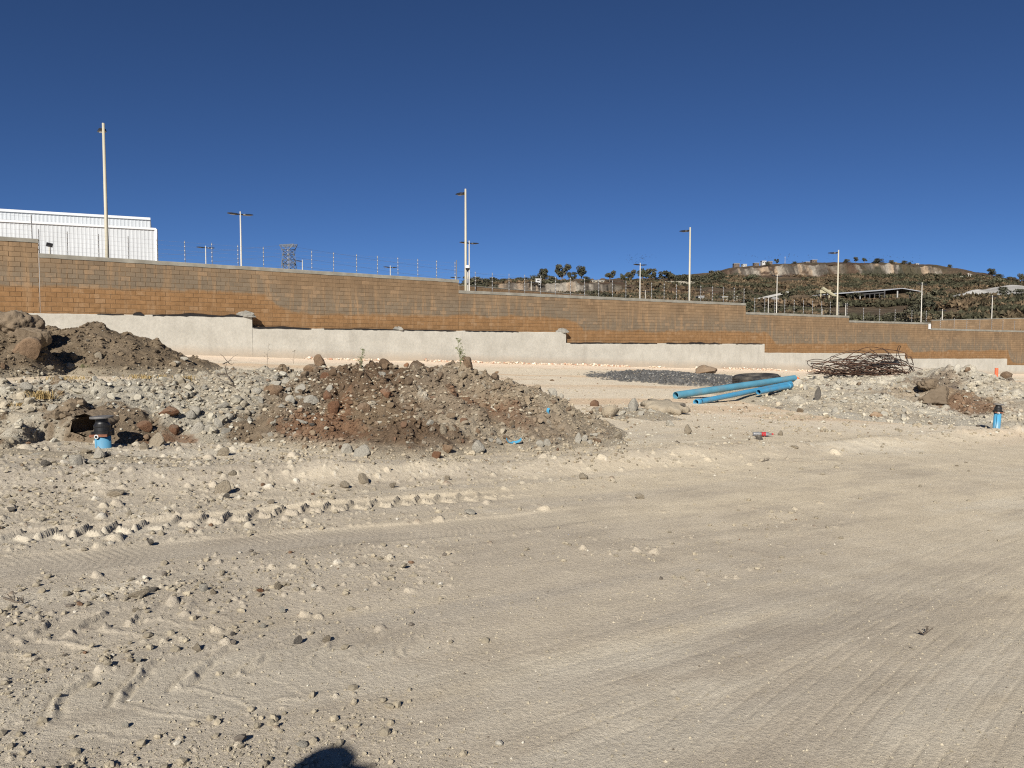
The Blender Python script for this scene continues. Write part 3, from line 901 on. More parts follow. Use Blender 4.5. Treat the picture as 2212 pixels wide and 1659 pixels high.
hi = mth(t, 'GREATER_THAN', rnd, 0.93)
k = mix(t, mth(t, 'MULTIPLY', hi, mrange(t, nf.outputs['Fac'], 0.4, 0.58, 0.05, 0.6)), k, (0.2415, 0.1628, 0.0966))
k = mix(t, 1.0, k, mix(t, rnd, (0.92, 0.915, 0.91), (1.08, 1.075, 1.07)), 'MULTIPLY')
n3 = noise(t, 22, 4, 0.6, g.outputs['Position'])
k = mix(t, 1.0, k, mix(t, mrange(t, n3.outputs['Fac'], 0.25, 0.75), (0.9, 0.9, 0.9), (1.1, 1.1, 1.1)), 'MULTIPLY')
t.links.new(k, b.inputs['Base Color']); bump(t, b, nf.outputs['Fac'], 0.5, 0.015)
M_block = m
# mortar carries the same stains, a shade deeper
m, t, b = nt('block_mortar')
b.inputs['Roughness'].default_value = 0.95; b.inputs['Specular IOR Level'].default_value = 0.1
g = N(t, 'ShaderNodeNewGeometry'); nw = noise(t, 0.9, 5, 0.6, g.outputs['Position'])
t.links.new(mix(t, mrange(t, nw.outputs['Fac'], 0.35, 0.68), (0.150, 0.103, 0.061), (0.220, 0.149, 0.086)), b.inputs['Base Color'])
M_mortar = m

BLK_L, BLK_H, BLK_P = 0.40, 0.20, 0.012
def brick_mesh(l, h):
    mb = MB(); e = 0.006
    x, z = l / 2, h / 2
    v = [(-x, 0, -z), (x, 0, -z), (x, 0, z), (-x, 0, z), (-x + e, -BLK_P, -z + e), (x - e, -BLK_P, -z + e), (x - e, -BLK_P, z - e), (-x + e, -BLK_P, z - e)]
    f = [(4, 5, 6, 7), (0, 1, 5, 4), (1, 2, 6, 5), (2, 3, 7, 6), (3, 0, 4, 7)]
    return np.array(v), np.array(f)

def block_wall(label, s0, s1, z0, z1, lowfun, group, maxpart=300, off=0.0, cope=0.17, frame=None, thick=0.17, score=None, minpart=True):
    """z0,z1: top of coping at both ends; blocks as parts (largest in view first), the rest joined"""
    P0 = wall_pt(s0, off, 0) if frame is None else frame[0]
    yaw = WYAW if frame is None else frame[1]
    L = s1 - s0
    pitch = math.atan2(z1 - z0, L)
    zlow = min(lowfun(s0 + L * k / 40.0) for k in range(41)) - 0.12
    root = thing('block_wall', label, 'wall', (P0.x, P0.y, zlow), group, (0, -pitch, yaw))
    H0 = z0 - zlow
    # core
    MB().box((L / 2, thick / 2, (H0 - cope) / 2 - 0.4), (L - 0.012, thick, H0 - cope + 0.8)).build('core', M_mortar, root)
    # coping: rough cast band
    n = max(4, int(L / 0.3)); V = []; F = []
    sd = int(abs(s0) * 31) + 5
    for i in range(n + 1):
        x = L * i / n
        a = 0.008 * float(fbm(np.array([x / 0.6]), np.array([1.0 * sd]), 3, sd)[0]); lo = 0.02 * float(fbm(np.array([x / 0.5]), np.array([2.0 * sd]), 3, sd + 3)[0])
        for y, z in ((-0.035 + a, H0 - cope + lo), (-0.035 + a, H0 - 0.02 + a), (-0.015, H0 + a), (thick + 0.03, H0 + a), (thick + 0.03, H0 - cope)):
            V.append((x, y, z))
    for i in range(n):
        for j in range(5):
            F.append((i * 5 + j, (i + 1) * 5 + j, (i + 1) * 5 + (j + 1) % 5, i * 5 + (j + 1) % 5))
    MB().poly(V, F + [(4, 3, 2, 1, 0), tuple(n * 5 + j for j in range(5))]).build('coping', M_cope, root)
    nc = int(round((H0 - cope) / BLK_H)); ch = (H0 - cope) / nc
    cand = []
    rs = random.Random(int(s0 * 100) + 3)
    for r in range(nc):
        z = (r + 0.5) * ch
        x = -(BLK_L / 2 if r % 2 else 0.0)
        while x < L - 0.03:
            a = max(x, 0.0); e = min(x + BLK_L, L)
            if e - a > 0.06:
                mid = (a + e) / 2
                if z + zlow + math.sin(pitch) * mid > lowfun(s0 + mid) - 0.12:
                    cand.append((mid, z, e - a))
            x += BLK_L
    full = [c for c in cand if c[2] > BLK_L - 0.01]
    def show(c):
        p = root.matrix_basis @ Vector((c[0], 0, c[1])) if False else Vector((P0.x + math.cos(yaw) * c[0], P0.y + math.sin(yaw) * c[0], zlow + c[1]))
        d = p.length
        infr = abs(p.x / p.y) < 0.68
        return (0 if infr else 1, d)
    full.sort(key=show)
    parts = full[:maxpart]; pset = set(parts)
    bv, bf = brick_mesh(BLK_L - 0.012, ch - 0.012)
    me = np_mesh('brick', bv, bf, smooth=False); me.materials.append(M_block)
    for (x, z, l) in parts:
        o = link('brick', me, None, root)
        o.location = (x + rs.uniform(-.003, .003), rs.uniform(-.004, .003), z + rs.uniform(-.003, .003))
        o.rotation_euler = (0, rs.uniform(-.006, .006), 0)
    rest = [c for c in cand if c not in pset]
    if rest:
        VV = []; FF = []; RN = []
        for i, (x, z, l) in enumerate(rest):
            v2 = bv.copy(); v2[:, 0] *= (l - 0.012) / (BLK_L - 0.012); v2 += np.array([x, rs.uniform(-.004, .003), z])
            VV.append(v2); FF.append(bf + 8 * i); RN += [rs.uniform(0.01, 0.999)] * 8
        me2 = np_mesh('brick_courses', np.concatenate(VV), np.concatenate(FF), smooth=False, extra=np.array(RN))
        o = link('brick_courses', me2, M_block, root); o['kind'] = 'stuff'
    return root

SEG = [(-260, 82, 493, 516, 'tallest earth-block wall section at the left edge with thick coping'),
       (82, 990, 547, 604, 'longest earth-block wall section, between the left step and the second tall lamp post'),
       (990, 1611, 627, 655, 'earth-block wall section in the middle right, below the third tall lamp post'),
       (1611, 1834, 674, 682, 'shorter earth-block wall section below the fourth tall lamp post'),
       (1834, 2010, 692, 697, 'earth-block wall section behind the rebar tangle, left of the white panel'),
       (2010, 2500, 709, 722, 'lowest earth-block wall section at the right edge')]
SEG_W = []
for u0, u1, v0, v1, lab in SEG:
    s0, z0 = wall_at(u0, v0); s1, z1 = wall_at(u1, v1)
    SEG_W.append((s0, s1, z0, z1, lab))
    block_wall(lab, s0 + 0.006, s1 - 0.006, z0, z1, conc_top, 'stepped sections of the boundary block wall')
def seg_top(s):
    for s0, s1, z0, z1, _ in SEG_W:
        if s <= s1: return z0 + (z1 - z0) * (s - s0) / (s1 - s0)
    return SEG_W[-1][3]

# second block walls across the street behind
def far_wall(label, pa, pb, zt0, zt1, low, maxpart):
    L = math.hypot(pb[0] - pa[0], pb[1] - pa[1])
    block_wall(label, 0.0, L, zt0, zt1, lambda s: low, 'block walls across the street', maxpart, frame=(Vector((pa[0], pa[1], 0)), math.atan2(pb[1] - pa[1], pb[0] - pa[0])), cope=0.07)
fa = at(992, 615, 70.0); fb = at(1272, 637, 90.0)
far_wall('distant earth-block wall across the street behind the second tall lamp post', fa, fb, fa.z, fb.z, min(fa.z, fb.z) - 1.9, 300)
fa = at(2014, 691, 82.0); fb = at(2330, 684, 86.0)
far_wall('brown earth-block wall across the street at the right edge', fa, fb, fa.z, fb.z, min(fa.z, fb.z) - 1.8, 300)

# black damp-proof sheet rucked up on the ledge of the concrete
M_sheet = simple('black_plastic_sheet', (0.012, 0.012, 0.013), 0.45, spec=0.5)
M_sheet2 = simple('broken_mortar', (0.20, 0.19, 0.165), 0.95, vary=0.3, scale=6, bmp=0.02)
def ledge_sheet(u0, u1, hgt, label, seed):
    um = (u0 + u1) / 2
    s0, _ = wall_at(u0, 700, WOFF); s1, _ = wall_at(u1, 700, WOFF)
    n = max(6, int((s1 - s0) / 0.14)); V = []; F = []
    base = wall_pt((s0 + s1) / 2, WOFF, conc_top((s0 + s1) / 2))
    for i in range(n + 1):
        s = s0 + (s1 - s0) * i / n
        e = math.sin(math.pi * i / n) ** 0.4
        f = float(vn(np.array([s * 2.1]), np.array([seed * 3.3]), seed)[0]); f2 = float(vn(np.array([s * 5.1]), np.array([seed * 1.3]), seed + 2)[0])
        zt = conc_top(s)
        hh = 0.02 + hgt * f * e
        V += [wall_pt(s, WOFF + 0.012, zt - 0.05 * f2 - 0.01), wall_pt(s, WOFF + 0.015, zt + hh * 0.5), wall_pt(s, WOFF - 0.10 - 0.1 * f2, zt + hh), wall_pt(s, 0.03, zt + 0.02 + 0.5 * hh * f2)]
    for i in range(n):
        for j in range(3):
            F.append((i * 4 + j, (i + 1) * 4 + j, (i + 1) * 4 + j + 1, i * 4 + j + 1))
    o = MB().poly([p - base for p in V], F).build('plastic_sheet', M_sheet, None)
    o.location = base
    md = o.modifiers.new('thickness', 'SOLIDIFY'); md.thickness = 0.006
    return tag(o, label, 'plastic sheet', 'black sheets on the wall ledge')
for u0, u1, h_, lab, sd in ((210, 268, 0.07, 'thin black plastic sheet on the ledge above the far brown mound', 3), (288, 312, 0.16, 'crumpled black plastic bundle hanging over the concrete ledge at left', 5),
                            (330, 540, 0.12, 'long black plastic sheet on the ledge left of the first concrete step', 7), (547, 672, 0.10, 'black plastic sheet on the ledge right of the first concrete step', 9),
                            (700, 985, 0.05, 'thin dark plastic strip along the middle concrete ledge', 11), (1005, 1120, 0.04, 'thin dark plastic strip near the second tall lamp post', 13), (1232, 1420, 0.06, 'black plastic strip on the ledge below the hilltop trees', 15),
                            (1440, 1560, 0.12, 'kinked black plastic strip on the ledge behind the gravel', 17), (1590, 1648, 0.06, 'short black plastic strip at the end of the gravel ledge', 19)):
    ledge_sheet(u0, u1, h_, lab, sd)
def mortar_lump(u, v, r_, lab, sd):
    s, z = wall_at(u, v, WOFF - 0.12)
    rs = random.Random(sd); mb = MB(); base = wall_pt(s, WOFF - 0.12, conc_top(s - 0.15))
    n, k = 10, 6
    prof = []
    V = []; F = []
    for i in range(k):
        a = math.pi / 2 * i / (k - 1)
        for j in range(n):
            b_ = 2 * math.pi * j / n; q = r_ * rs.uniform(0.75, 1.2)
            V.append((math.cos(a) * math.cos(b_) * q * 1.5, math.cos(a) * math.sin(b_) * q * 0.6, math.sin(a) * q * 0.9 - 0.03))
    for i in range(k - 1):
        for j in range(n):
            F.append((i * n + j, i * n + (j + 1) % n, (i + 1) * n + (j + 1) % n, (i + 1) * n + j))
    o = mb.poly(V, F).build('mortar_lump', M_sheet2); o.location = base
    tag(o, lab, 'mortar')
mortar_lump(1215, 716, 0.30, 'grey lump of spilt mortar at the second concrete step', 4)
mortar_lump(530, 683, 0.32, 'grey lump of spilt mortar at the first concrete step', 6)
mortar_lump(860, 711, 0.22, 'small grey lump of spilt mortar on the middle ledge', 8)

# ------------------------------------------------------------------ electric fences on the wall top
M_galv = simple('galvanised_steel', (0.15, 0.152, 0.155), 0.55, 0.2, vary=0.15, scale=8)
M_insul = simple('white_insulator', (0.42, 0.42, 0.41), 0.4)
M_wire = simple('fence_wire', (0.34, 0.35, 0.36), 0.45, 0.7)
def fence(label, us, hgt, seg):
    s0, s1, z0, z1, _ = SEG_W[seg]
    ss = [wall_at(u, 640, 0.0)[0] for u in us]
    p0 = wall_pt(ss[0], -0.08, seg_top(ss[0]) - 0.01)
    root = thing('electric_fence', label, 'fence', p0, 'electric fences along the wall top')
    tops = []
    for i, s in enumerate(ss):
        zt = z0 + (z1 - z0) * (s - s0) / (s1 - s0) - 0.01
        q = wall_pt(s, -0.08, zt) - p0
        post = MB().tube(q, q + Vector((0, 0, hgt)), 0.017, n=6).build('post', M_galv, root)
        ins = MB()
        for k in range(5):
            c = q + Vector((WN[0] * 0.028 - WD[0] * 0.015, WN[1] * 0.028 - WD[1] * 0.015, hgt * (0.16 + 0.19 * k)))
            ins.lathe([(0.006, -0.03), (0.024, -0.024), (0.024, -0.005), (0.012, 0.0), (0.024, 0.006), (0.024, 0.024), (0.006, 0.03)], 6, c)
        io = ins.build('insulators', M_insul, post); io['kind'] = 'stuff'
        tops.append(q)
    w = MB()
    for k in range(5):
        for a, b_ in zip(tops[:-1], tops[1:]):
            off = Vector((WN[0] * 0.045, WN[1] * 0.045, hgt * (0.16 + 0.19 * k)))
            w.tube(a + off, b_ + off, 0.0028, n=3, caps=False)
    w.build('wire', M_wire, root)
fence('electric fence on the tallest wall section at the left edge', [-150, -62, 0, 74], 0.97, 0)
n_ = 18
sa, _ = wall_at(89, 600); sb, _ = wall_at(985, 600)
def s_to_u(s):
    p = wall_pt(s, 0, 0); return 1106 + FU * p.x / (p.y * CP)
fence('electric fence on the longest wall section, in front of the pylon', [88.6, 150, 217, 281, 343, 402.6, 461, 517, 572, 625, 676, 723, 772.6, 817.7, 861.6, 904.5, 945, 984.7], 1.0, 1)
fence('electric fence on the middle right wall section', [(1750 + x / 2.212) / 1.8228 for x in (275, 423, 569, 706, 843, 973, 1104, 1227, 1350, 1470, 1587, 1705, 1811, 1920, 2027, 2135, 2239, 2340, 2437, 2530)] + [1609], 1.12, 2)
fence('electric fence on the shorter wall section below the fourth tall lamp post', [(2600 + x / 2.765) / 1.8228 for x in (1038, 1148, 1257, 1366, 1468, 1570, 1669, 1768, 1862, 1955, 2045)], 1.12, 3)
fence('electric fence on the wall section behind the rebar tangle', [(3232 + x / 2.765) / 1.8228 for x in (478, 655, 823, 1006, 1163)], 1.12, 4)
fence('electric fence in front of the brown wall at the right edge', [(3232 + x / 2.765) / 1.8228 for x in (1318, 1470, 1608, 1750, 1880, 2002, 2130, 2250)], 1.05, 5)

# corner pipes at the steps
for u, v, h_, sg, lab in ((992, 604, 1.1, 1, 'bare steel corner post at the end of the longest wall section'),):
    s, _ = wall_at(u - 4, v); q = wall_pt(s, -0.1, seg_top(s - 0.2) - 0.02)
    o = MB().tube((0, 0, 0), (0, 0, h_), 0.024, n=8).build('corner_post', M_galv); o.location = q; tag(o, lab, 'post')

# white ribbed panel closing the last step
M_white = simple('white_sheet', (0.52, 0.53, 0.54), 0.45, vary=0.05, scale=2)
q = wall_pt(wall_at(2004.5, 700)[0], 0.05, wall_at(2008, 711)[1] + 0.0)
pan = thing('white_panel', 'small white ribbed panel closing the step beside the brown wall', 'panel', q, None, (0, 0, WYAW))
mb = MB(); mb.box((0.22, 0, 0.24), (0.40, 0.03, 0.48)); mb.build('sheet', M_white, pan)
for k in range(5):
    MB().box((0.06 + 0.08 * k, -0.025, 0.24), (0.03, 0.02, 0.47)).build('rib', M_white, pan)

# ------------------------------------------------------------------ white warehouse at left
M_clad = simple('white_cladding', (0.415, 0.438, 0.455), 0.5, vary=0.05, scale=0.3)
M_trim = simple('white_trim', (0.5520, 0.5700, 0.5820), 0.45)
def cladding(a, b, zt, zb, rib=0.34, dep=0.022):
    d = Vector((b.x - a.x, b.y - a.y, 0)); L = d.length; d.normalize(); nrm = Vector((d.y, -d.x, 0))
    k = int(L / rib); V = []; F = []
    prof = []
    for i in range(k):
        s = i * L / k; w = L / k
        prof += [(s, 0), (s + w * 0.48, 0), (s + w * 0.60, dep), (s + w * 0.88, dep)]
    prof.append((L, 0))
    for s, o_ in prof:
        p = Vector((a.x, a.y, 0)) + d * s + nrm * o_
        V += [(p.x, p.y, zb), (p.x, p.y, zt)]
    for i in range(len(prof) - 1):
        F.append((2 * i, 2 * i + 2, 2 * i + 3, 2 * i + 1))
    return MB().poly(V, F), d, nrm, L
wa = at(-360, 452, 67.5); wb = at(337, 495, 78.0); wa.z = wb.z
wh = thing('warehouse', 'white corrugated warehouse with a stepped roof edge at left', 'building', (wa.x, wa.y, 0))
zb_ = 2.0
mb, d, nrm, L = cladding(wa, wb, wb.z, zb_); mb.build('lower_cladding', M_clad, wh, world=True)
side = wb - nrm * 30
mb, d2, n2_, L2 = cladding(wb, side, wb.z, zb_); mb.build('side_cladding', M_clad, wh, world=True)
M_roof = simple('roof_sheet', (0.55, 0.57, 0.58), 0.5)
MB().poly([(wa.x, wa.y, wb.z - 0.02), (wb.x, wb.y, wb.z - 0.02), (side.x, side.y, wb.z - 0.02), (wa.x - nrm.x * 30, wa.y - nrm.y * 30, wb.z - 0.02)], [(0, 1, 2, 3)]).build('lower_roof', M_roof, wh, world=True)
tr = MB(); tr.bar(Vector((wa.x, wa.y, wb.z)) + nrm * 0.09, Vector((wb.x, wb.y, wb.z)) + nrm * 0.09, 0.12, 0.2); tr.build('lower_trim', M_trim, wh, world=True)
ct = MB(); ct.bar(Vector((wb.x, wb.y, zb_)) + nrm * 0.06, Vector((wb.x, wb.y, wb.z)) + nrm * 0.06, 0.22, 0.2); ct.build('corner_trim', M_trim, wh, world=True)
ua = wa - nrm * 3.0; ub0 = at(324.5, 470, 79.6); ub = Vector((wa.x, wa.y, 0)) - nrm * 3.0 + d * ((Vector((ub0.x, ub0.y, 0)) - Vector((wa.x, wa.y, 0))).dot(d)); uz = ub0.z
mb, d, nrm, L = cladding(ua, ub, uz, wb.z - 0.1); mb.build('upper_cladding', M_clad, wh, world=True)
us_ = ub - nrm * 24
mb, _, _, _ = cladding(ub, us_, uz, wb.z - 0.1); mb.build('upper_side_cladding', M_clad, wh, world=True)
MB().poly([(ua.x, ua.y, uz - 0.02), (ub.x, ub.y, uz - 0.02), (us_.x, us_.y, uz - 0.02), (ua.x - nrm.x * 24, ua.y - nrm.y * 24, uz - 0.02)], [(0, 1, 2, 3)]).build('upper_roof', M_roof, wh, world=True)
tr = MB(); tr.bar(Vector((ua.x, ua.y, uz)) + nrm * 0.09, Vector((ub.x, ub.y, uz)) + nrm * 0.09, 0.14, 0.24); tr.build('upper_trim', M_trim, wh, world=True)

# ------------------------------------------------------------------ lamp posts
M_pole = simple('cream_pole', (0.3960, 0.3660, 0.2820), 0.55, vary=0.08, scale=1.2)
M_polew = simple('pale_pole', (0.4320, 0.4140, 0.3660), 0.5, vary=0.08, scale=1.2)
M_lamp = simple('black_lamp_housing', (0.018, 0.018, 0.02), 0.5)
M_lens = simple('lamp_lens', (0.35, 0.35, 0.33), 0.25)
def lamp_head(root, z, ang, r0, size=1.0):
    m3 = Matrix.Rotation(ang, 3, 'Z')
    def T(p): return m3 @ Vector(p) + Vector((0, 0, z))
    a = MB(); a.bar(T((r0 * 0.6, 0, 0)), T((0.24 * size, 0, 0.01)), 0.07 * size, 0.09 * size)
    arm = a.build('arm', M_lamp, root)
    x0, x1 = 0.20 * size, 0.98 * size
    secs = [(x0, 0.09, 0.035, -0.055), (x0 + 0.14 * size, 0.17, 0.055, -0.07), (x0 + 0.5 * size, 0.175, 0.05, -0.05), (x1 - 0.06, 0.15, 0.03, -0.03), (x1, 0.08, 0.012, -0.015)]
    V = []; F = []
    for x, w, up, dn in secs:
        w *= size; up *= size; dn *= size
        lift = (x - x0) * 0.05
        V += [T((x, -w, dn + lift)), T((x, w, dn + lift)), T((x, w * 0.8, up + lift)), T((x, -w * 0.8, up + lift))]
    for i in range(len(secs) - 1):
        for j in range(4):
            F.append((i * 4 + j, i * 4 + (j + 1) % 4, i * 4 + 4 + (j + 1) % 4, i * 4 + 4 + j))
    F += [(3, 2, 1, 0), tuple(len(secs) * 4 - 4 + j for j in range(4))]
    hd = MB().poly(V, F).build('lamp_head', M_lamp, root)
    l = MB(); l.poly([T((x0 + 0.2 * size, -0.11 * size, -0.066 * size)), T((x1 - 0.2 * size, -0.10 * size, -0.046 * size)), T((x1 - 0.2 * size, 0.10 * size, -0.046 * size)), T((x0 + 0.2 * size, 0.11 * size, -0.066 * size))], [(0, 1, 2, 3)])
    l.build('lens', M_lens, hd)
def lamp(u, v, Y, heads, label, group, r0=0.115, r1=0.062, mat=None, size=1.0):
    p = at(u, v, Y); g_ = float(plane(np.array([p.x]), np.array([p.y]))[0])
    root = thing('lamp_post', label, 'lamp post', (p.x, p.y, g_), group)
    H = p.z - g_
    MB().tube((0, 0, 0.1), (0, 0, H), r0, r1, 14).build('pole', mat or M_pole, root, True)
    MB().lathe([(0.0, 0.13), (r0 * 1.3, 0.13), (0.24, 0.10), (0.24, -0.05)], 12).build('base_plate', mat or M_pole, root)
    for ang in heads:
        lamp_head(root, H - 0.22 * size, ang, r1, size)
OUT = math.atan2(WD[0], -WD[1])           # away over the wall
AL = WYAW
g1 = 'tall single-arm lamp posts behind the wall'
lamp(223, 266, 35.2, [OUT], 'tallest cream lamp post in front of the white warehouse', g1, 0.108, 0.055)
lamp(1005.5, 408, 45.5, [OUT], 'second tall cream lamp post, in the middle, head pointing left', g1, 0.098, 0.052)
lamp(1491, 491, 56.2, [OUT], 'third tall cream lamp post, right of centre before the hill', g1, 0.098, 0.052)
lamp(1811.5, 540, 66.6, [OUT], 'fourth tall cream lamp post, in front of the quarry cliff', g1, 0.098, 0.052)
g2 = 'twin-arm lamp posts in the estate behind'
for u, v, Y, lab, sz in ((519, 457, 60, 'large twin-arm lamp post between warehouse and pylon', 1.0), (444, 531, 88, 'smaller twin-arm lamp post just right of the warehouse', 1.0),
                         (843, 574, 104, 'twin-arm lamp post low over the wall right of the pylon', 1.0), (1013.5, 520, 70, 'twin-arm lamp post directly behind the second tall post', 1.0),
                         (1383, 568, 88, 'twin-arm lamp post in front of the ridge trees', 1.0), (1147.5, 607, 118, 'small twin-arm lamp post in front of the distant earth-block wall', 1.0),
                         (1394, 627, 125, 'tiny twin-arm lamp post beside the ridge lamp', 1.0), (1679, 593, 100, 'twin-arm lamp post left of the fourth tall post', 1.0), (1660, 641, 135, 'short-looking twin-arm lamp post left of a taller twin', 1.0),
                         (1992, 610, 100, 'twin-arm lamp post beside the open quarry shed', 1.0), (2144, 638, 110, 'twin-arm lamp post behind the brown wall at the right edge', 1.0), (2036, 668, 105, 'low twin-arm lamp post over the left end of the brown wall', 0.9),
                         (1776, 667, 150, 'tiny twin-arm lamp post left of the fourth tall post base', 1.0), (1827, 655, 140, 'tiny twin-arm lamp post right of the fourth tall post base', 1.0), (984, 597, 130, 'tiny twin-arm lamp post at the end of the longest wall', 1.0), (653, 561, 100, 'small lamp post right of the pylon', 0.9)):
    lamp(u, v, Y, [AL, AL + math.pi] if u != 653 else [AL + math.pi], lab, g2, 0.08, 0.05, M_polew, sz)
# floodlight and camera dome
p = at(107, 529, 38); root = thing('floodlight', 'small black floodlight on a short pole before the warehouse', 'floodlight', (p.x, p.y, float(plane(np.array([p.x]), np.array([p.y]))[0])))
H = p.z - root.location.z
MB().tube((0, 0, 0), (0, 0, H - 0.1), 0.05, n=8).build('pole', M_polew, root)
MB().box((0, 0, H), (0.28, 0.10, 0.18), Euler((0.4, 0.2, 0.5)).to_matrix()).build('lamp_head', M_lamp, root)
p = at(1010.5, 579, 44.4); root = thing('camera_pole', 'slim pole with a white dome camera behind the second tall lamp post', 'camera pole', (p.x, p.y, float(plane(np.array([p.x]), np.array([p.y]))[0])))
H = p.z - root.location.z
MB().tube((0, 0, 0), (0, 0, H + 0.1), 0.035, n=8).build('pole', M_polew, root)
MB().lathe([(0.0, 0.16), (0.12, 0.14), (0.15, 0.05), (0.15, -0.02)], 12, (0, -0.12, H)).build('camera_hood', M_white, root, True)
MB().lathe([(0.12, -0.02), (0.11, -0.10), (0.06, -0.16), (0.0, -0.18)], 12, (0, -0.12, H)).build('camera_dome', M_lamp, root, True)
MB().box((0, -0.10, H - 0.75), (0.16, 0.12, 0.26)).build('junction_box', M_galv, root)

# ------------------------------------------------------------------ hill with the quarry
HU = np.array([700, 900, 1000, 1100, 1250, 1400, 1520, 1600, 1700, 1800, 1900, 2000, 2060, 2110, 2160, 2212, 2400, 2700], float)
HROWS = [  # distance, sight height (survey v) along HU
    (105, [760] * 18),
    (150, [735, 730, 722, 715, 710, 708, 706, 706, 708, 712, 716, 712, 704, 698, 694, 690, 680, 690]),
    (215, [730, 720, 700, 690, 684, 678, 676, 682, 690, 692, 690, 682, 672, 666, 662, 658, 650, 670]),
    (265, [728, 715, 690, 672, 664, 660, 660, 668, 674, 674, 672, 660, 648, 643, 641, 640, 634, 660]),
    (300, [727, 712, 680, 662, 655, 652, 654, 655, 655, 655, 655, 653, 650, 646, 644, 642, 636, 660]),
    (360, [726, 705, 660, 648, 645, 646, 648, 649, 650, 651, 651, 649, 645, 641, 637, 636, 632, 655]),
    (398, [725, 700, 645, 633, 632, 634, 640, 643, 645, 645, 644, 641, 636, 632, 630, 629, 628, 650]),
    (404, [725, 700, 628, 615, 614, 618, 632, 638, 641, 641, 640, 637, 632, 628, 626, 626, 626, 650]),
    (480, [725, 700, 620, 610, 608, 607, 612, 620, 624, 626, 626, 622, 618, 616, 616, 620, 622, 645]),
    (585, [725, 700, 616, 608, 606, 605, 601, 599, 598, 598, 597, 598, 599, 602, 608, 616, 620, 640]),
    (592, [725, 700, 616, 608, 606, 605, 598, 583, 575, 574, 574, 577, 586, 596, 606, 615, 620, 640]),
    (640, [725, 700, 616, 609, 607, 605, 591, 577, 571, 568, 569, 573, 580, 590, 601, 612, 620, 640]),
    (760, [727, 705, 630, 625, 622, 618, 604, 594, 588, 585, 586, 590, 597, 606, 616, 625, 635, 650]),
    (1500, [732, 730, 728, 728, 728, 728, 728, 728, 728, 728, 728, 728, 728, 728, 728, 730, 732, 733])]
HD = np.array([r[0] for r in HROWS], float); HV = np.array([r[1] for r in HROWS], float)
def hill_z(x, y):
    u = 1106 + FU * x / y
    u = np.clip(u, HU[0], HU[-1]); d = np.clip(y, HD[0], HD[-1])
    iu = np.clip(np.searchsorted(HU, u) - 1, 0, len(HU) - 2); idd = np.clip(np.searchsorted(HD, d) - 1, 0, len(HD) - 2)
    fu = (u - HU[iu]) / (HU[iu + 1] - HU[iu]); fu = fu * fu * (3 - 2 * fu)
    fd = (d - HD[idd]) / (HD[idd + 1] - HD[idd])
    z = lambda a, b_: EYE + HD[b_] * (734.0 - HV[b_, a]) / FU
    return (z(iu, idd) * (1 - fu) + z(iu + 1, idd) * fu) * (1 - fd) + (z(iu, idd + 1) * (1 - fu) + z(iu + 1, idd + 1) * fu) * fd
m, t, b = nt('dry_hillside')
b.inputs['Roughness'].default_value = 0.95; b.inputs['Specular IOR Level'].default_value = 0.08
at_ = N(t, 'ShaderNodeAttribute', attribute_name='col'); g = N(t, 'ShaderNodeNewGeometry')
n1 = noise(t, 0.22, 6, 0.65, g.outputs['Position']); n2 = noise(t, 0.9, 4, 0.6, g.outputs['Position'])
k = mix(t, 1.0, at_.outputs['Color'], mix(t, mrange(t, n1.outputs['Fac'], 0.3, 0.7), (0.68, 0.68, 0.68), (1.3, 1.28, 1.25)), 'MULTIPLY')
k = mix(t, 1.0, k, mix(t, mrange(t, n2.outputs['Fac'], 0.3, 0.7), (0.78, 0.78, 0.78), (1.2, 1.2, 1.2)), 'MULTIPLY')
t.links.new(k, b.inputs['Base Color']); bump(t, b, n1.outputs['Fac'], 0.8, 2.0)
M_hill = m
